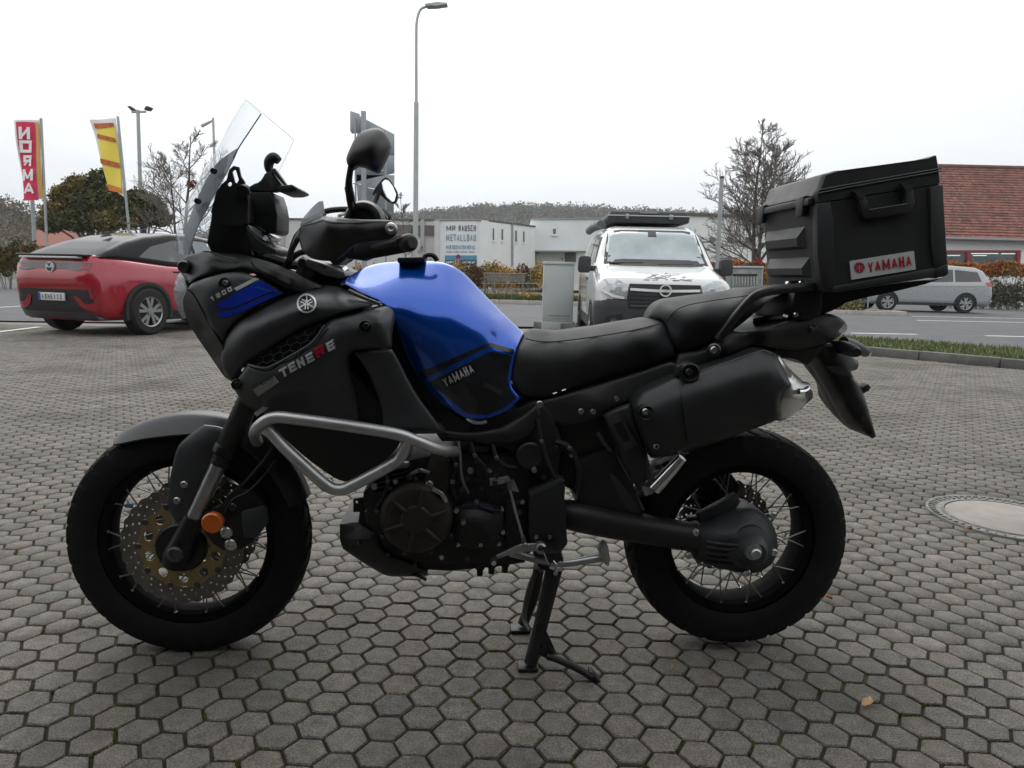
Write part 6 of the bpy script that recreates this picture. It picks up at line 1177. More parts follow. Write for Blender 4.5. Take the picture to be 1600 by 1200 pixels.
# twin flood light mast
Y = 42; b = np.array([at(223, 425, Y)[0], Y, ground_z(Y)]); fl = empty('flood_light_mast', tuple(b), label='mast with two tilted floodlights behind the yellow flag', cat='street lamp')
tp = at(215.5, 172, Y) - b; tube3('pole', [(0, 0, 0), tuple(tp)], [.12, .09], galv, fl, 10); tube3('cross_arm', [tuple(at(206, 175, Y) - b), tuple(at(228, 174.5, Y) - b)], .06, galv, fl, 8)
for q in ([(198, 166), (203, 165), (212, 172), (206, 174)], [(224, 171), (228, 165), (235, 167), (231, 172)]): poly_prism('floodlight', [tuple(at(*p, Y) - b) for p in q], (0, .4, 0), trimk, fl, .03)
# thin lamp with angled arm
Y = 50; b = np.array([at(341, 430, Y)[0], Y, ground_z(Y)]); tl_ = empty('street_lamp', tuple(b), label='thin distant street lamp with a slanting arm behind the windscreen', cat='street lamp')
tube3('pole', [(0, 0, 0), tuple(at(333, 184, Y) - b)], [.11, .08], pole_g, tl_, 8); tube3('arm', [tuple(at(333, 188, Y) - b), tuple(at(315, 197, Y) - b)], [.07, .12], pole_g, tl_, 8)
# pole by the bare tree on the right
Y = 22; b = np.array([at(1119.5, 455, Y)[0], Y, ground_z(Y)]); po = empty('steel_post', tuple(b), label='plain grey steel post in front of the bare tree', cat='post'); tube3('tube', [(0, 0, 0), tuple(at(1128, 277, Y) - b)], .062, galv, po, 12); tp = at(1128, 277, Y) - b; lathe('cap', [(.001, .03), (.06, .03), (.068, 0), (.068, -.04)], trimk, po, 'z', tuple(tp), 12)
# traffic sign seen from behind
Y = 15.5; b = np.array([at(588, 440, Y)[0], Y, ground_z(Y)]); sg = empty('traffic_sign', tuple(b), label='back of a large grey traffic sign on two posts behind the handlebar', cat='sign')
sgm = M('sign_back', (.30, .335, .355), .45, .5, var=.08, scale=4)
def sgq(p, dy=0): return tuple(at(*p, Y + dy) - b)
for nm, q, dy in (('sign_panel', [(556, 176), (613, 206), (613, 240), (552, 235)], .25), ('sign_panel', [(553, 236), (613, 238), (613, 268), (552, 282)], .25), ('sign_panel', [(552, 270), (613, 271), (612, 332), (556, 332)], .25), ('side_panel', [(546, 172), (561, 177), (561, 206), (549, 208), (546, 204)], .05)):
    poly_prism(nm, [tuple(np.array(sgq(p)) + np.array([0, dy, 0])) for p in q], (0, .03, 0), sgm, sg, .006)
for x0, y0, rr in ((568, 174, .055), (602, 203, .02), (555, 184, .02)): tube3('post', [(at(x0 + 1.5, 460, Y)[0] - b[0], 0, 0), sgq((x0, y0))], rr, galv, sg, 12)
for q in ((590, 264), (556, 286), (580, 294)): tube3('clamp', [tuple(np.array(sgq((q[0] - 6, q[1] - 1))) + np.array([0, .1, 0])), tuple(np.array(sgq((q[0] + 7, q[1] + 2))) + np.array([0, .1, 0]))], .018, chrome, sg, 8)
# flags
fl_w = M('flag_white', (.82, .82, .80), .7, var=.06); fl_r = M('flag_red', (.66, .03, .10), .7, var=.1); fl_y = M('flag_yellow', (.86, .68, .10), .7, var=.06); fl_o = M('flag_orange', (.62, .33, .06), .7, var=.1); fl_rd = M('flag_red_print', (.50, .12, .03), .7, var=.4, scale=9)
def flag(name, Y, pole_t, pole_b, pol2, label, quads, letters=None):
    b = np.array([at(*pole_b, Y)[0], Y, ground_z(Y)]); f_ = empty(name, tuple(b), label=label, cat='flag')
    tube3('pole', [(0, 0, 0), tuple(at(*pole_b, Y) - b), tuple(at(*pole_t, Y) - b)] if pol2 is None else [(0, 0, 0), tuple(at(*pol2, Y) - b), tuple(at(*pole_t, Y) - b)], .055, galv, f_, 10)
    for i, (q, mt) in enumerate(quads):
        n1, n2 = 8, 14; q = np.array(q, float); V = []
        for j in range(n2 + 1):
            for k in range(n1 + 1):
                u, v = k / n1, j / n2; p = (q[0] * (1 - u) + q[1] * u) * (1 - v) + (q[3] * (1 - u) + q[2] * u) * v
                V.append(at(p[0], p[1], Y) - b + np.array([0, .06 * math.sin((p[0] * .13 + p[1] * .035)) - (0, .05, .09)[min(i, 2)], 0]))
        obj('cloth' if i == 0 else 'print', V, [(j * (n1 + 1) + k, j * (n1 + 1) + k + 1, (j + 1) * (n1 + 1) + k + 1, (j + 1) * (n1 + 1) + k) for j in range(n2) for k in range(n1)], mt, f_, 60)
    for s, cx, cy, w, h in letters or ():
        o = at(cx + w / 2, cy + h / 2, Y) - b; ex = at(cx - w / 2, cy + h / 2, Y) - b - o; ez = at(cx + w / 2, cy - h / 2, Y) - b - o; V = []; Fc = []
        for i, qd in enumerate(stroke_quads(s, .24, .2, w / h)):
            bb = len(V); V += [o + u * ex + v * ez + np.array([0, .06 * math.sin((cx + w / 2 - u * w) * .13 + (cy + h / 2 - v * h) * .035) - .17 - .002 * i, 0]) for u, v in qd]; Fc.append((bb, bb + 1, bb + 2, bb + 3))
        obj('letter', V, Fc, fl_w, f_, 0)
    return f_
flag('shop_flag', 32, (64, 185), (74, 395), None, 'red and white banner flag with mirrored shop lettering on its pole', [([(22, 188), (63, 187), (71, 310), (38, 314)], fl_w), ([(27, 191), (54, 191), (61.5, 313), (39, 314)], fl_r), ([(56, 191), (61, 191), (69.5, 308), (64, 311)], fl_o)],
     [('N', 42, 209, 18, 19), ('O', 43.5, 230, 21, 19), ('R', 46, 252, 16, 17), ('M', 47.5, 274, 21, 18), ('A', 50, 295, 19, 19)])
Y = 32.6; b = np.array([at(54, 395, Y)[0], Y, ground_z(Y)]); fp2 = empty('flag_pole', tuple(b), label='short thick grey pole under the red banner flag', cat='post'); tube3('tube', [(0, 0, 0), tuple(at(50.5, 312, Y) - b)], [.10, .08], galv, fp2, 10); lathe('cap', [(.001, .05), (.07, .03), (.085, 0)], galv, fp2, 'z', tuple(at(50.5, 312, Y) - b), 10)
flag('yellow_flag', 33, (184, 182), (205, 395), None, 'yellow banner flag with red bands on a leaning pole', [([(140, 187), (182, 185), (195, 308), (170, 292)], fl_w), ([(150, 200), (181, 199), (193, 305), (168, 288)], fl_y), ([(147, 193), (180, 193), (181, 199), (149, 201)], fl_rd), ([(152, 209), (182, 217), (183, 223), (153, 216)], fl_rd), ([(159, 248), (187, 255), (188, 263), (160, 256)], fl_rd), ([(166, 287), (191, 294), (193, 302), (171, 298)], M('flag_red_band', (.62, .2, .03), .7, var=.2, scale=9))])
# low trees behind the red car
def px_blobs(Y, items, depth=.8):
    out = []
    for x, y, rx, ry in items: c = at(x, y, Y); s = Y / FPX; out.append((c[0], c[1], c[2], rx * s, rx * s * depth, ry * s))
    return out
olive = [(.11, .105, .035), (.16, .13, .04), (.085, .09, .035), (.19, .15, .05)]
Y = 37.5
def leafy(name, Y, base_px, blobs, n, size, tones, label, seed, trunk=.16, cat='tree', group=None):
    g = np.array([at(base_px, 430, Y)[0], Y, ground_z(Y)]); t_ = empty(name, tuple(g), label=label, cat=cat, group=group); bl = [tuple(np.array(q[:3]) - g) + tuple(q[3:]) for q in px_blobs(Y, blobs)]
    V = []; Fc = []; rg = random.Random(seed)
    top = np.mean([q[:3] for q in bl], axis=0); v, f_ = tube_data([(0, 0, 0), tuple(top * .35), tuple(top * .8)], [trunk, trunk * .8, trunk * .4], 7); V += v.tolist(); Fc += f_
    for q in bl:
        v, f_ = tube_data([tuple(top * .4), tuple((top * .4 + np.array(q[:3])) / 2 + np.array([0, 0, .1])), q[:3]], [trunk * .5, trunk * .35, trunk * .15], 5, True, len(V)); V += v.tolist(); Fc += f_
    obj('trunk', V, Fc, bark, t_, 60); leaf_cloud('crown', bl, n, size, leafm, t_, seed, .3, .15, tones); return t_
leafy('broadleaf_tree', 37.5, 140, [(128, 290, 26, 16), (160, 280, 22, 15), (105, 305, 26, 16), (95, 330, 30, 18), (140, 315, 34, 20), (178, 305, 20, 18), (120, 345, 40, 16), (165, 342, 28, 18), (80, 350, 20, 14), (192, 326, 20, 16), (196, 345, 18, 12)], 24000, .10, olive, 'wide low olive green tree behind the red car', 3)
leafy('broadleaf_tree', 41, 228, [(215, 310, 22, 14), (238, 322, 20, 14), (250, 340, 18, 14), (225, 340, 24, 14), (205, 345, 20, 12)], 8000, .11, [(.10, .085, .03), (.085, .08, .03), (.12, .09, .035)], 'smaller brownish tree right of the yellow flag', 4)
g = at(282, 425, 30); bare_tree('bare_tree', (g[0], 30, ground_z(30)), 6.2, .62, 15, 'leafless tree between the flags and the windscreen', 22, .11, -.03, .3, 2, .008)
leaf_cloud('red_leaves', [(*at(300, 288, 30), .22, .2, .18)], 130, .07, leafm, None, 5, tones=[(.22, .03, .02)], label='last red leaves left on the bare tree by the windscreen', cat='leaves')
g = at(1181, 440, 34); bare_tree('bare_tree', (g[0], 34, ground_z(34)), 7.9, .52, 21, 'tall leafless tree between the van and the top case', 66, .13, 0, .16, 3, .010)
g = at(633, 420, 40); bare_tree('bare_tree', (g[0], 40, ground_z(40)), 5.4, .3, 33, 'small leafless tree beside the tall street lamp', 16, .05, 0, .25, 1)
# ------------------------------------------------------------------ office building with the sign
wallw = M('render_white', (.76, .77, .765), .85, var=.05, scale=1.2, bump=.1, bscale=40, dirt=((.6, .6, .58), .6, .55, .4)); wallc = M('concrete_pale', (.58, .575, .56), .85, var=.08, scale=1); capm = M('roof_cap', (.10, .095, .09), .7)
BY = 44.0
def wq(x, y, Y=BY): return at(x, y, Y)
def pane(parent, b, x0, x1, y0, y1, Y, name='window'):
    fr = [wq(x0, y0, Y), wq(x1, y0, Y), wq(x1, y1, Y), wq(x0, y1, Y)]; o = poly_prism(name, [tuple(p - b + np.array([0, -.03, 0])) for p in fr], (0, .06, 0), wallw, parent, 0)
    m_ = 1.4; g_ = [wq(x0 + m_, y0 + m_, Y), wq(x1 - m_, y0 + m_, Y), wq(x1 - m_, y1 - m_, Y), wq(x0 + m_, y1 - m_, Y)]; poly_prism('pane', [tuple(p - b + np.array([0, -.05, 0])) for p in g_], (0, .015, 0), M('office_glass', (.12, .14, .15), .1, var=.3, scale=2), o, 0)
    s_ = [wq(x0 - 1.5, y1, Y), wq(x1 + 1.5, y1, Y), wq(x1 + 1.5, y1 + 1.6, Y), wq(x0 - 1.5, y1 + 1.6, Y)]; poly_prism('sill', [tuple(p - b + np.array([0, -.1, 0])) for p in s_], (0, .12, 0), wallw, o, 0)
b = np.array([wq(760, 430)[0], BY, ground_z(BY)]); ob = empty('office_building', tuple(b), label='white flat-roofed office with a large metalworks company sign', cat='building')
def wall(name, pts, d, mat, parent, b):  # pts: (px, py, Y); base points are dropped to the ground
    P3 = [at(*q) - b if q[1] is not None else np.array([at(q[0], 430, q[2])[0] - b[0], q[2] - b[1], 0]) for q in pts]; return poly_prism(name, [tuple(p) for p in P3], d, mat, parent, 0)
wall('front_wall', [(685, 343.5, BY), (752, 343.5, BY), (752, None, BY), (685, None, BY)], (0, 8, 0), wallw, ob, b)
wall('front_wall', [(752, 343.5, BY), (836, 353.5, BY + 6), (836, None, BY + 6), (752, None, BY)], (0, 4, 0), wallw, ob, b)
wall('corner_pillar', [(679, 343, BY - .1), (687, 343, BY - .1), (687, None, BY - .1), (679, None, BY - .1)], (0, .6, 0), wallc, ob, b)
wall('roof_edge', [(750, 342, BY - .1), (837, 352.5, BY + 5.9), (837, 354.5, BY + 5.9), (750, 345, BY - .1)], (0, .5, 0), capm, ob, b); wall('roof_edge', [(680, 342, BY - .12), (752, 342, BY - .12), (752, 344, BY - .12), (680, 344, BY - .12)], (0, .5, 0), M('cap_grey', (.3, .3, .3), .6), ob, b)
_A, _B = at(752, 400, BY), at(836, 400, BY + 6)
def Yw(x):
    k_ = ray(x, 400); k_ = k_[0] / k_[1]; s_ = (_B[0] - _A[0]) / (_B[1] - _A[1]); return (_A[0] - s_ * _A[1]) / (k_ - s_) - .02
for x0, x1, y0, y1 in ((768, 773.5, 355.5, 376.5), (781.5, 787.5, 357, 376.5), (803, 809, 359.5, 379), (815.5, 821, 360.5, 379.5)): pane(ob, b, x0, x1, y0, y1, Yw((x0 + x1) / 2))
tube3('drain_pipe', [tuple(at(801, 350, Yw(801) - .1) - b), tuple(at(801, 416, Yw(801) - .1) - b)], .06, galv, ob, 8)
sgn = poly_prism('company_sign', [tuple(at(*p, BY - .06) - b) for p in ((695, 346), (745, 346), (745, 413), (695, 413))], (0, .05, 0), M('sign_white', (.74, .76, .77), .5, var=.03), ob, 0)
def sign_txt(s, x, y, w, h, mt, wt=.16, gap=.3):
    o = at(x, y, BY - .10) - b; stroke_text('sign_lettering', s, o, at(x + w, y, BY - .10) - b - o, at(x, y - h, BY - .10) - b - o, mt, sgn, wt, gap, .55)
dkt = M('sign_dark', (.06, .065, .08), .5); blt = M('sign_blue', (.10, .26, .44), .5); mdt = M('sign_mid', (.16, .24, .32), .5)
sign_txt('RAUSCH', 716.5, 361, 27, 9, dkt); sign_txt('METALLBAU', 697, 376.5, 46.5, 10.5, mdt, .14, .35); sign_txt('MR', 697, 360, 15, 7.5, dkt, .12, .15); sign_txt('WIR', 696.5, 389, 8.5, 6, blt, .2); sign_txt('GESTALTEN', 707, 389, 21, 6, blt, .2); sign_txt('METALL', 730, 389, 12.5, 6, blt, .2)
for i in range(4): sign_txt('HHHHHH'[:5], 697 + i * 11.6, 394.5, 9.5, 2.2, MATS['cap_grey'], .3)
poly_prism('sign_band', [tuple(at(*p, BY - .09) - b) for p in ((695, 399), (745, 399), (745, 406), (695, 406))], (0, .02, 0), M('band_blue', (.09, .27, .42), .5), sgn, 0); poly_prism('sign_band', [tuple(at(*p, BY - .09) - b) for p in ((695, 406.2), (745, 406.2), (745, 413), (695, 413))], (0, .02, 0), M('band_navy', (.03, .09, .17), .5), sgn, 0)
sign_txt('HHHHHH', 697, 411.5, 16, 3, MATS['sign_white'], .3); sign_txt('HHHHHHHH', 722, 411.5, 20, 3, MATS['sign_white'], .3)
# left wing: pale concrete hall with a dark band
b = np.array([at(560, 430, BY + 1)[0], BY + 1, ground_z(BY)]); hb_ = empty('concrete_hall', tuple(b), label='pale concrete hall with a dark window band left of the office', cat='building')
wall('wall', [(380, 341, BY + 1), (679, 344, BY + 1), (679, None, BY + 1), (380, None, BY + 1)], (0, 12, 0), wallc, hb_, b); wall('roof_edge', [(380, 340, BY + .9), (679, 342.5, BY + .9), (679, 344.5, BY + .9), (380, 342.5, BY + .9)], (0, .4, 0), capm, hb_, b)
wall('window_band', [(600, 351, BY + .9), (678, 352, BY + .9), (678, 368, BY + .9), (600, 368, BY + .9)], (0, .05, 0), M('band_brown', (.12, .105, .10), .5, var=.15), hb_, b)
for x in (441, 525, 660): wall('pilaster', [(x - 3, 343, BY + .85), (x + 3, 343, BY + .85), (x + 3, None, BY + .85), (x - 3, None, BY + .85)], (0, .1, 0), M('pilaster', (.40, .395, .385), .8), hb_, b)
# right wing: plain white block
YB2 = BY + 7; b = np.array([at(880, 430, YB2)[0], YB2, ground_z(BY)]); wb = empty('white_warehouse', tuple(b), label='plain white block behind the van with one small window', cat='building')
wall('wall', [(830, 342, YB2), (1000, 341, YB2), (1000, 392, YB2), (830, 392, YB2)], (0, 10, 0), M('render_cool', (.72, .74, .745), .85, var=.04, scale=.8), wb, b); wall('lower_wall', [(838, 392, YB2 + .4), (1000, 392, YB2 + .4), (1000, None, YB2 + .4), (838, None, YB2 + .4)], (0, 8, 0), wallw, wb, b)
wall('roof_edge', [(830, 340.8, YB2 - .1), (1000, 339.8, YB2 - .1), (1000, 342, YB2 - .1), (830, 343, YB2 - .1)], (0, .4, 0), MATS['cap_grey'], wb, b); pane(wb, b, 862.5, 870, 356, 367, YB2 - .03)
wall('canopy', [(836, 391, YB2 - 1), (905, 391.5, YB2 - 1), (905, 393.5, YB2 - 1), (836, 393, YB2 - 1)], (0, 1.2, 0), MATS['cap_grey'], wb, b); wall('lamp_box', [(838, 393, YB2 - .2), (843, 393, YB2 - .2), (842, 397, YB2 - .2), (840, 397, YB2 - .2)], (0, .3, 0), MATS['cap_grey'], wb, b); pane(wb, b, 876, 880.5, 401, 408, YB2 + .35); wall('roller_door', [(883, 393, YB2 + .33), (900, 393, YB2 + .33), (900, 410, YB2 + .33), (883, 410, YB2 + .33)], (0, .05, 0), MATS['band_brown'], wb, b)
# long white hall on the right behind the bare tree
YB3 = 58; b = np.array([at(1150, 440, YB3)[0], YB3, ground_z(58)]); lh_ = empty('long_hall', tuple(b), label='long low white hall behind the tall bare tree', cat='building')
wall('wall', [(1000, 335, YB3), (1330, 345, YB3), (1330, None, YB3), (1000, None, YB3)], (0, 10, 0), wallw, lh_, b); wall('roof_edge', [(1000, 330, YB3 - .2), (1330, 341, YB3 - .2), (1330, 345, YB3 - .2), (1000, 334, YB3 - .2)], (0, .5, 0), capm, lh_, b)
for x in (1112, 1140, 1168): pane(lh_, b, x - 5, x + 6, 369, 381, YB3 - .05)
wall('dark_plinth', [(1090, 409, 46), (1330, 414, 46), (1330, 447, 46), (1090, 447, 46)], (0, .3, 0), M('dark_fence', (.06, .04, .035), .7, var=.2), lh_, b)
# shop with the red tiled roof
SYB = 39.0; b = np.array([at(1560, 450, SYB)[0], SYB, ground_z(SYB)]); sh_ = empty('shop_building', tuple(b), label='shop with a large red tiled roof and red window frames', cat='building')
SX0, SX1 = 1478, 1720
def sw(x, y, Y=SYB): return at(x, y, Y) - b
wall('wall', [(SX0, 372, SYB), (SX1, 372, SYB), (SX1, 394, SYB), (SX0, 394, SYB)], (0, .4, 0), wallw, sh_, b); wall('wall', [(SX0, 425, SYB), (SX1, 425, SYB), (SX1, None, SYB), (SX0, None, SYB)], (0, .4, 0), wallw, sh_, b)
wall('back_wall', [(SX0, 372, SYB + 7), (SX1, 372, SYB + 7), (SX1, None, SYB + 7), (SX0, None, SYB + 7)], (0, .2, 0), M('shop_interior', (.25, .26, .26), .8, var=.3, scale=.8), sh_, b)
wall('ceiling', [(SX0, 393, SYB + .4), (SX1, 393, SYB + .4), (SX1, 391, SYB + 6), (SX0, 391, SYB + 6)], (0, 0, .1), wallw, sh_, b)
redf = M('red_frame', (.36, .02, .03), .45, var=.1)
for x in (1514, 1592, 1668): wall('frame_post', [(x - 2.4, 391, SYB - .05), (x + 2.4, 391, SYB - .05), (x + 2.4, 426, SYB - .05), (x - 2.4, 426, SYB - .05)], (0, .15, 0), redf, sh_, b)
wall('frame_beam', [(SX0, 391, SYB - .04), (SX1, 391, SYB - .04), (SX1, 394, SYB - .04), (SX0, 394, SYB - .04)], (0, .12, 0), redf, sh_, b); wall('corner_pier', [(1596, 391, SYB - .1), (1640, 391, SYB - .1), (1640, None, SYB - .1), (1596, None, SYB - .1)], (0, .4, 0), wallw, sh_, b)
shg = glass('shop_glass', (.7, .75, .76), opacity=.12, opcol=(.3, .33, .33))
for x0, x1 in ((1480, 1511), (1517, 1589)): wall('pane', [(x0, 394, SYB + .1), (x1, 394, SYB + .1), (x1, 425, SYB + .1), (x0, 425, SYB + .1)], (0, .01, 0), shg, sh_, b)
tubel = M('tube_light', (.8, .8, .75), .5, em=(1, .95, .82, 1.6))
for x0, x1, yy, dy in ((1519, 1560, 395.5, 2.5), (1566, 1590, 395.8, 2.5), (1482, 1500, 398.5, 4), (1522, 1542, 398.5, 4.5)): wall('tube_light', [(x0, yy, SYB + dy), (x1, yy, SYB + dy), (x1, yy + 1.2, SYB + dy), (x0, yy + 1.2, SYB + dy)], (0, .1, 0), tubel, sh_, b)
for x0, x1, y0 in ((1482, 1500, 402), (1522, 1548, 405), (1552, 1586, 403)): wall('shelf', [(x0, y0, SYB + 4), (x1, y0, SYB + 4), (x1, 424, SYB + 4), (x0, 424, SYB + 4)], (0, .5, 0), M('shelf_%d' % x0, [(.2, .2, .22), (.1, .12, .1), (.25, .22, .2), (.16, .2, .22)][x0 % 4], .7, var=.4, scale=3), sh_, b)
# tiled roof: every course stepped, every tile rolled
tile_m = M('roof_tile', (.215, .092, .07), .8, var=.22, scale=.9, attr='tone', dirt=((.16, .10, .075), .7, .5, .5))
e0, e1_ = sw(SX0 - 8, 373.5, SYB - .5), sw(SX1, 373.5, SYB - .5); r0_, r1_ = sw(SX0 - 8, 264, SYB + 5), sw(SX1, 264, SYB + 5)
# keep eave and ridge level
e0[2] = e1_[2] = (sw(1560, 373.5, SYB - .5))[2]; r0_[2] = r1_[2] = (sw(1560, 264, SYB + 5))[2]; r0_[0] = e0[0]; r1_[0] = e1_[0]
nr_, nc = 27, 46; V = []; Fc = []; T = []; rg = random.Random(9); slope = (r0_ - e0) / nr_; across = (e1_ - e0) / nc; nrm_ = np.cross(across, slope); nrm_ /= np.linalg.norm(nrm_)
if nrm_[2] < 0: nrm_ = -nrm_
for i in range(nr_):
    for j in range(nc):
        o = e0 + slope * i + across * j + nrm_ * rg.uniform(0, .012); t_ = max(.55, rg.gauss(1, .16)); bb = len(V)
        for v_, hgt in ((-.12, .055), (1.0, .0)):
            for u in (0, .2, .5, .8, .99): V.append(o + across * u + slope * v_ + nrm_ * (hgt + .045 * math.sin(math.pi * u)))
        for u in (0, .2, .5, .8, .99): V.append(o + across * u - slope * .12)
        for k in range(4): Fc += [(bb + k, bb + k + 1, bb + 6 + k, bb + 5 + k), (bb + 10 + k, bb + 11 + k, bb + k + 1, bb + k)]
        T += [(t_ * rg.uniform(.95, 1.08), t_, t_, 1)] * 15
ro = obj('roof', V, Fc, tile_m, sh_, 0); ca = ro.data.color_attributes.new('tone', 'FLOAT_COLOR', 'POINT'); ca.data.foreach_set('color', np.array(T, np.float32).reshape(-1))
tube3('ridge', [r0_ + np.array([0, 0, .08]), r1_ + np.array([0, 0, .08])], .13, M('ridge_tile', (.14, .07, .055), .8, var=.3, scale=2), ro, 8); tube3('gutter', [e0 + np.array([0, -.12, -.05]), e1_ + np.array([0, -.12, -.05])], .09, M('gutter_zinc', (.22, .22, .22), .5, .5), ro, 8)
poly_prism('gable', [tuple(e0 + np.array([.1, .5, -.1])), tuple(r0_ + np.array([.1, 0, -.15])), tuple(e0 * np.array([1, 0, 1]) + np.array([.1, r0_[1] * 2 - e0[1], -.1]))], (.2, 0, 0), wallw, sh_, 0)
# ------------------------------------------------------------------ planting, bench, cabinet, islands
autumn = [(.42, .26, .07), (.34, .24, .08), (.24, .19, .08), (.50, .30, .09)]
def hedge(name, Y, x0, x1, ytop, ybot, n, size, tones, label, seed, step=14, dep=.7):
    rg = random.Random(seed); items = []
    x = x0
    while x < x1: hgt = (ybot - ytop) * rg.uniform(.75, 1.05); items.append((x, ybot - hgt * .5, step * .8, hgt * .55)); x += step * rg.uniform(.7, 1.1)
    g = np.array([at((x0 + x1) / 2, 430, Y)[0], Y, ground_z(Y)]); h_ = empty(name, tuple(g), label=label, cat='hedge'); bl = [tuple(np.array(q[:3]) - g) + tuple(q[3:]) for q in px_blobs(Y, items, dep)]
    V = []; Fc = []
    for q in bl:
        for _ in range(4):
            v, f_ = tube_data([(q[0] + rg.uniform(-.1, .1), q[1], 0), (q[0] + rg.uniform(-.3, .3), q[1] + rg.uniform(-.2, .2), q[2] + q[5] * rg.uniform(.2, .9))], [.018, .006], 4, False, len(V)); V += v.tolist(); Fc += f_
    obj('stems', V, Fc, twig_m, h_, 0); leaf_cloud('foliage', bl, n, size, leafm, h_, seed, .2, .3, tones); return h_
hedge('autumn_hedge', 33, 560, 735, 408, 448, 9000, .06, autumn, 'yellow brown autumn hedge behind the fuel tank', 41)
hedge('autumn_hedge', 32, 738, 850, 411, 452, 8000, .06, autumn + [(.13, .07, .03)], 'yellow brown autumn hedge behind the metal bench', 42)
hedge('autumn_hedge', 34, 400, 540, 405, 440, 5000, .06, autumn, 'orange autumn hedge seen below the handlebar', 43)
hedge('autumn_hedge', 27, -30, 72, 378, 424, 8000, .06, [(.15, .10, .03), (.10, .09, .03), (.20, .12, .03)], 'yellow green hedge left of the red car', 44)
hedge('autumn_hedge', 33, 1060, 1330, 403, 447, 10000, .06, [(.38, .07, .02), (.42, .14, .02), (.30, .05, .02), (.36, .2, .03)], 'bright orange red autumn hedge behind the white van', 45)
hedge('autumn_hedge', 31.5, 1480, 1600, 408, 432, 5000, .06, [(.34, .13, .03), (.28, .10, .03), (.30, .16, .04)], 'orange topped hedge in front of the shop windows', 46)
hedge('grey_hedge', 31, 1525, 1680, 432, 478, 8000, .06, [(.17, .14, .09), (.13, .115, .08), (.10, .10, .06)], 'grey brown hedge beside the silver car', 47, 16)
# bench-like rack
BYY = 29.0; b = np.array([at(790, 455, BYY)[0], BYY, ground_z(BYY)]); bn = empty('metal_bench', tuple(b), label='grey metal bench rack with a slatted back in front of the autumn hedge', cat='bench')
bgv = M('bench_steel', (.22, .22, .215), .6, .3, var=.15)
def bq(x, y, dy=0): return at(x, y, BYY + dy) - b
for k in range(8): tube3('slat', [bq(760, 427.5 + k * 1.7), bq(821, 428.5 + k * 1.7)], .016, bgv, bn, 5)
for x in (757, 773, 792, 817): tube3('leg', [bq(x, 427), np.array([bq(x, 440)[0], 0, 0])], .022, bgv, bn, 6)
for y in (443, 452): tube3('rail', [bq(752, y), bq(845, y)], .025, bgv, bn, 6)
tube3('top_rail', [bq(757, 427), bq(823, 428)], .028, bgv, bn, 6)
# no-parking disc in front of the company sign
Y = 33; b = np.array([at(717, 440, Y)[0], Y, ground_z(Y)]); npk = empty('no_parking_sign', tuple(b), label='small round blue and red sign in front of the company board', cat='sign'); tube3('post', [(0, 0, 0), tuple(at(716, 404, Y) - b)], .03, galv, npk, 8); c = at(716, 401.5, Y) - b
lathe('disc', [(.001, -.012), (.09, -.012), (.09, .0)], M('sign_royal', (.05, .05, .28), .5), npk, 'y', tuple(c), 20); lathe('rim', [(.085, -.016), (.115, -.016), (.115, .004), (.085, .004)], M('sign_red', (.40, .02, .04), .5), npk, 'y', tuple(c), 20, False)
tube3('bar', [c + np.array([-.07, -.02, .07]), c + np.array([.07, -.02, -.07])], .014, MATS['sign_red'], npk, 5)
# electric cabinet
c0, c1 = ground(847, 514), ground(895, 516); Y = c0[1]; b = np.array([(c0[0] + c1[0]) / 2, Y, ground_z(Y)]); hgt = at(870, 409, Y)[2] - b[2]; w2 = (c1[0] - c0[0]) / 2 * 1.0
cabm = M('cabinet_grey', (.46, .50, .505), .55, var=.05, scale=3, dirt=((.36, .38, .37), 2.5, .55, .4)); cab = empty('electric_cabinet', tuple(b), label='pale grey electric cabinet beside the white van', cat='cabinet')
box('housing', (-w2, 0, .16), (w2, .38, hgt - .06), cabm, cab, .008); box('plinth', (-w2 - .005, -.01, -.05), (w2 + .005, .39, .155), M('cabinet_plinth', (.42, .45, .45), .7, var=.1), cab, .006); box('lid', (-w2 - .015, -.02, hgt - .055), (w2 + .015, .40, hgt), cabm, cab, .012); box('door', (-w2 + .03, -.012, .22), (w2 - .02, .004, hgt - .10), cabm, cab, .005); box('vent_slot', (-w2 + .12, -.016, .26), (w2 - .06, -.008, .275), M('slot_dark', (.15, .16, .16), .7), cab, 0)
# islands with pale kerbs
pk = M('kerb_pinkish', (.40, .36, .33), .85, var=.15, scale=3)
i0 = ground(640, 482)[:2]; tip = ground(1410, 495)[:2]; il = ground(1290, 497)[:2]
isl = [(-4.5, 24.4), (0.4, 24.3), (4, 23.9), (8, 23.2), (11.2, 22.6), (12.4, 22.9), (12.6, 23.5), (11, 24.3), (8, 24.6), (4, 25.5), (.4, 26.2), (-4.5, 26.4)]
kerb('island_kerb', isl[:8] + [isl[8]], .13, .18, pk, 'pale pinkish kerb of the planted traffic island', 1, 1.0)
soil = M('planting_soil', (.06, .055, .03), .95, var=.3, scale=4); isn = [(x, y + .1) if y < 23.6 else (x, y) for x, y in isl]
gmesh('traffic_island', isn, soil, .11, 1.0, kind='structure', label='planted traffic island in the middle of the road')
bedp = [(-4.4, 24.6), (0.4, 24.5), (4, 24.1), (6, 23.9), (6, 24.9), (.4, 26.0), (-4.4, 26.2)]
blades('bed_plants', bedp, 9000, .22, M('bed_green', (.09, .11, .03), .8, var=.4, scale=6), .1, .02, kind='stuff', label='low green plants of the flower bed')
fq_ = [(x, y, ground_z(y) + .1 + rng.uniform(.14, .26), .05, .05, .03) for x, y in zip(rng.uniform(-4, 5.5, 130), rng.uniform(24.4, 25.6, 130))]
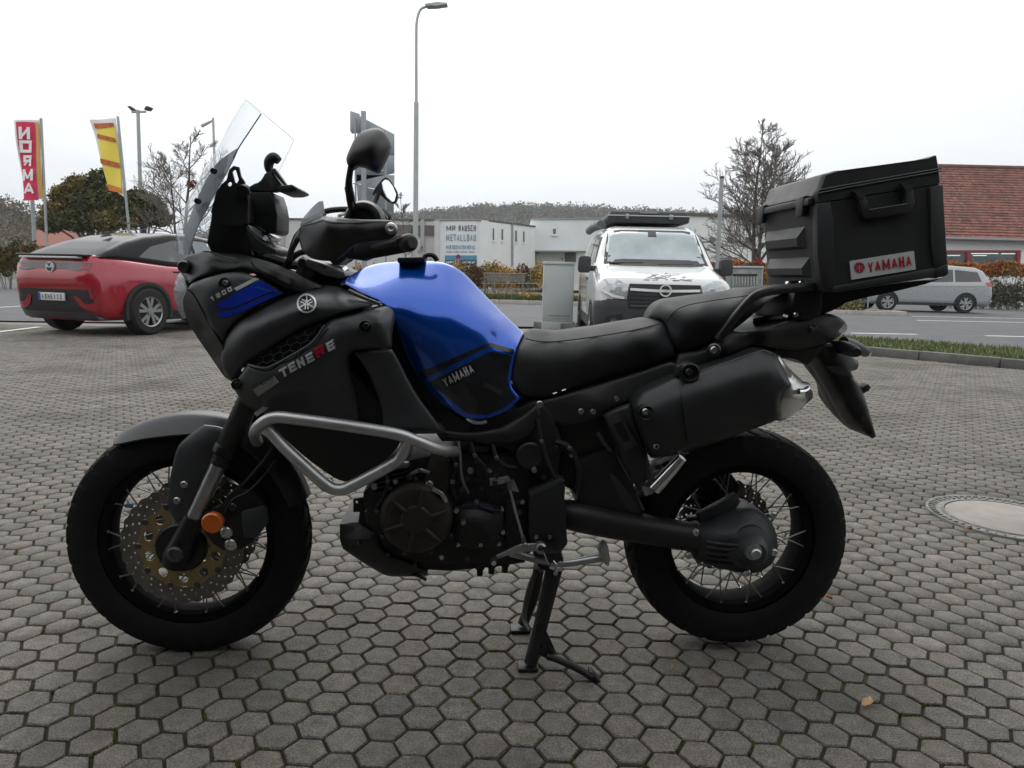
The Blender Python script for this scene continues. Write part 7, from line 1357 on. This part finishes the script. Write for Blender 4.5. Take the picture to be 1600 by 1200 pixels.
leaf_cloud('bed_flowers', fq_, 1300, .035, leafm, None, 61, .8, .2, [(.55, .36, .02), (.62, .45, .03), (.5, .25, .02)], kind='stuff', label='yellow flowers scattered over the flower bed')
bq_ = [(x, 23.6 + random.uniform(-.3, .4), ground_z(23.6) + .25, .35, .3, .2) for x in np.arange(8.4, 11.0, .35)]
leaf_cloud('island_plants', bq_, 1500, .06, leafm, None, 62, .3, .2, [(.15, .13, .04), (.11, .12, .03), (.2, .15, .04)], kind='stuff', label='low yellow green plants on the island tip')
leaf_cloud('island_flowers', [(10.0, 23.4, ground_z(23) + .42, .25, .2, .05)], 60, .05, leafm, None, 63, .6, .2, [(.6, .42, .03)], kind='stuff', label='clump of yellow flowers on the island tip')
b = np.array([at(1357, 470, 23.2)[0], 23.2, ground_z(23.2) + .1]); mk = empty('marker_post', tuple(b), label='thin grey post on the island in front of the silver car', cat='post'); tube3('tube', [(0, 0, 0), tuple(at(1357.5, 446, 23.2) - b)], .022, galv, mk, 8); lathe('foot_plate', [(.001, .03), (.05, .02), (.06, 0)], galv, mk, 'z', (0, 0, 0), 10)
# grey board beside the van
Y = 20; b = np.array([at(1165, 470, Y)[0], Y, ground_z(Y)]); bd = empty('slatted_board', tuple(b), label='grey slatted board standing between the van and the top case', cat='board')
poly_prism('panel', [tuple(at(*p, Y) - b) for p in ((1135, 417.5), (1193, 418), (1192, 449), (1135, 450))], (0, .08, 0), M('board_grey', (.27, .29, .275), .8, var=.25, scale=6), bd, .01); tube3('top_rail', [at(1135, 417.5, Y) - b, at(1193, 418, Y) - b], .04, galv, bd, 6)
for k in range(9): tube3('slat', [at(1146 + k * 4.6, 432, Y - .03) - b, at(1146 + k * 4.6, 446, Y - .03) - b], .025, M('slat_pale', (.36, .37, .36), .7, var=.2), bd, 4)
poly_prism('slot', [tuple(at(*p, Y - .03) - b) for p in ((1145, 428), (1183, 428), (1183, 431.5), (1145, 431.5))], (0, .02, 0), trimk, bd, 0); tube3('leg', [at(1191, 420, Y) - b, (at(1191, 440, Y)[0] - b[0], 0, 0)], .03, galv, bd, 6)
# pale vehicles and roofs far left
Y = 48; b = np.array([at(25, 425, Y)[0], Y, ground_z(Y)]); pc = empty('parked_car', tuple(b), R(175), label='pale car roof showing over the hedge at the far left', cat='car'); side_body('body', [(q[0], q[1] * 1.12) for q in sb], hwS, M('pale_paint', (.55, .56, .56), .4, var=.05), pc, .12)
for s in (1, -1): side_decal('window', [(-1.75, 1.25), (-1.6, 1.58), (.1, 1.62), (.7, 1.2)], hwS, glass_dk, pc, .006, s)
for x in (1.32, -1.36): car_wheel(pc, x, .9, .33, .2, 5); car_wheel(pc, x, -.9, .33, .2, 5)
Y = 60; b = np.array([at(80, 430, Y)[0], Y, ground_z(Y)]); rh = empty('low_house', tuple(b), label='low house with a red roof far behind the low tree', cat='building'); wall('wall', [(55, 385, Y), (120, 385, Y), (120, None, Y), (55, None, Y)], (0, 6, 0), wallw, rh, b); poly_prism('roof', [tuple(at(48, 386, Y - .3) - b), tuple(at(127, 386, Y - .3) - b), tuple(at(120, 362, Y + 3) - b), tuple(at(55, 362, Y + 3) - b)], (0, 0, .12), M('far_roof', (.26, .10, .07), .8, var=.2), rh, 0)
Y = 62; b = np.array([at(255, 430, Y)[0], Y, ground_z(Y)]); gh = empty('grey_shed', tuple(b), label='low grey shed behind the leafless tree', cat='building'); wall('wall', [(190, 372, Y), (330, 370, Y), (330, None, Y), (190, None, Y)], (0, 8, 0), M('shed_grey', (.46, .48, .50), .7, var=.06), gh, b); wall('roof_edge', [(188, 367, Y - .2), (332, 365, Y - .2), (332, 370, Y - .2), (188, 372, Y - .2)], (0, 8, 0), MATS['cap_grey'], gh, b)
# ------------------------------------------------------------------ wooded hills
forest = M('forest', (1, 1, 1), .9, var=.2, scale=.15, attr='tone', spec=.1)
def hill(name, ridge, Y0, Y1, label, n, size, tones, seed):
    nx, ny = 50, 10; rx = np.array(ridge, float); V = []; xs = np.linspace(rx[0, 0], rx[-1, 0], nx)
    for j in range(ny + 1):
        t_ = j / ny; Yj = Y0 + (Y1 - Y0) * t_
        for x in xs:
            zr = at(x, np.interp(x, rx[:, 0], rx[:, 1]) + size * 1.9 * FPX / Y1, Y1)[2]; X = at(x, 430, Y1)[0]; V.append((X, Yj, -.5 + (zr + .5) * (math.sin(t_ * math.pi / 2) ** 1.2)))
    obj(name, V, [(j * nx + i, j * nx + i + 1, (j + 1) * nx + i + 1, (j + 1) * nx + i) for j in range(ny) for i in range(nx - 1)], M('hill_ground', (.09, .085, .055), .95, var=.3, scale=.05), None, 60, kind='structure', label=label)
    rg = np.random.default_rng(seed); G_ = np.array(V).reshape(ny + 1, nx, 3); bl = []
    for _ in range(n):
        u, v = rg.random() * (nx - 1.001), (rg.random() ** .6) * (ny - .001) + 0.0; i, j = int(u), int(v); p = G_[j, i] * (1 - (u - i)) + G_[j, i + 1] * (u - i); p = p + (G_[j + 1, i] - G_[j, i]) * (v - j); s = size * rg.uniform(.6, 1.3); bl.append((p[0], p[1], p[2] + s * .5, s, s, s * rg.uniform(.9, 1.6)))
    return bl
def wood(name, bl, per, size, tones, seed, label): leaf_cloud(name, bl, len(bl) * per, size, forest, None, seed, 0, .6, tones, kind='stuff', label=label)
t_aut = [(.095, .10, .065), (.14, .10, .06), (.20, .125, .06), (.08, .10, .075), (.065, .085, .06), (.12, .105, .08)]
bl = hill('hill', [(430, 352), (560, 345), (640, 336), (700, 331), (760, 324), (820, 322), (900, 326), (1000, 331), (1110, 336), (1240, 343), (1420, 352), (1600, 358)], 330, 620, 'low wooded hill beyond the industrial buildings', 4200, 3.6, t_aut, 5); wood('hill_forest', bl, 34, .95, t_aut, 71, 'autumn forest covering the far hill')
bl = hill('hill', [(-700, 285), (-300, 290), (-80, 292), (0, 296), (40, 306), (80, 325), (130, 345), (260, 372), (420, 385)], 110, 190, 'wooded slope at the far left', 1100, 2.0, t_aut, 6); wood('hill_forest', bl, 70, .36, [(.10, .09, .06), (.13, .09, .05), (.08, .08, .05), (.15, .11, .06)], 72, 'bare brown wood on the left slope')
# ------------------------------------------------------------------ unseen block behind the camera, added to shade the foreground
dw = M('shade_block_wall', (.12, .125, .13), .6, var=.1, scale=.8); dgl = M('shade_block_glass', (.03, .034, .038), .08, var=.1)
ds = empty('shade_block', (0, -2.7, 0), label='unseen showroom-like block with a canopy, added behind the camera to shade the yard', cat='building')
box('wall', (-26, -12, 0), (22, 0, 5.6), dw, ds); box('canopy', (-26, .002, 3.1), (22, 2.2, 3.45), M('shade_canopy_dark', (.05, .05, .052), .7), ds, .02)  # canopy added to darken the near paving and the bike's near side
for k in range(10):
    x = -22 + k * 4.4; o = box('window', (x - 1.9, .002, .15), (x + 1.9, .06, 2.8), trimk, ds); box('pane', (x - 1.8, .03, .25), (x + 1.8, .075, 2.7), dgl, o)
for x in (-14, -7, 7, 14): box('column', (x - .12, 1.9, 0), (x + .12, 2.14, 3.1), M('column_grey', (.3, .3, .3), .6), ds, .01)

# ------------------------------------------------------------------ damp autumn air
hz = bpy.data.materials.new('haze'); hz.use_nodes = True; hz.node_tree.nodes.clear(); ho = hz.node_tree.nodes.new('ShaderNodeOutputMaterial'); hv = hz.node_tree.nodes.new('ShaderNodeVolumePrincipled')
hv.inputs['Color'].default_value = (.86, .90, .95, 1); hv.inputs['Density'].default_value = .0005; hz.node_tree.links.new(hv.outputs[0], ho.inputs['Volume'])
box('haze', (-905, -105, -1.1), (905, 765, 72), hz, None, kind='stuff', label='thin damp haze lying over the whole place')
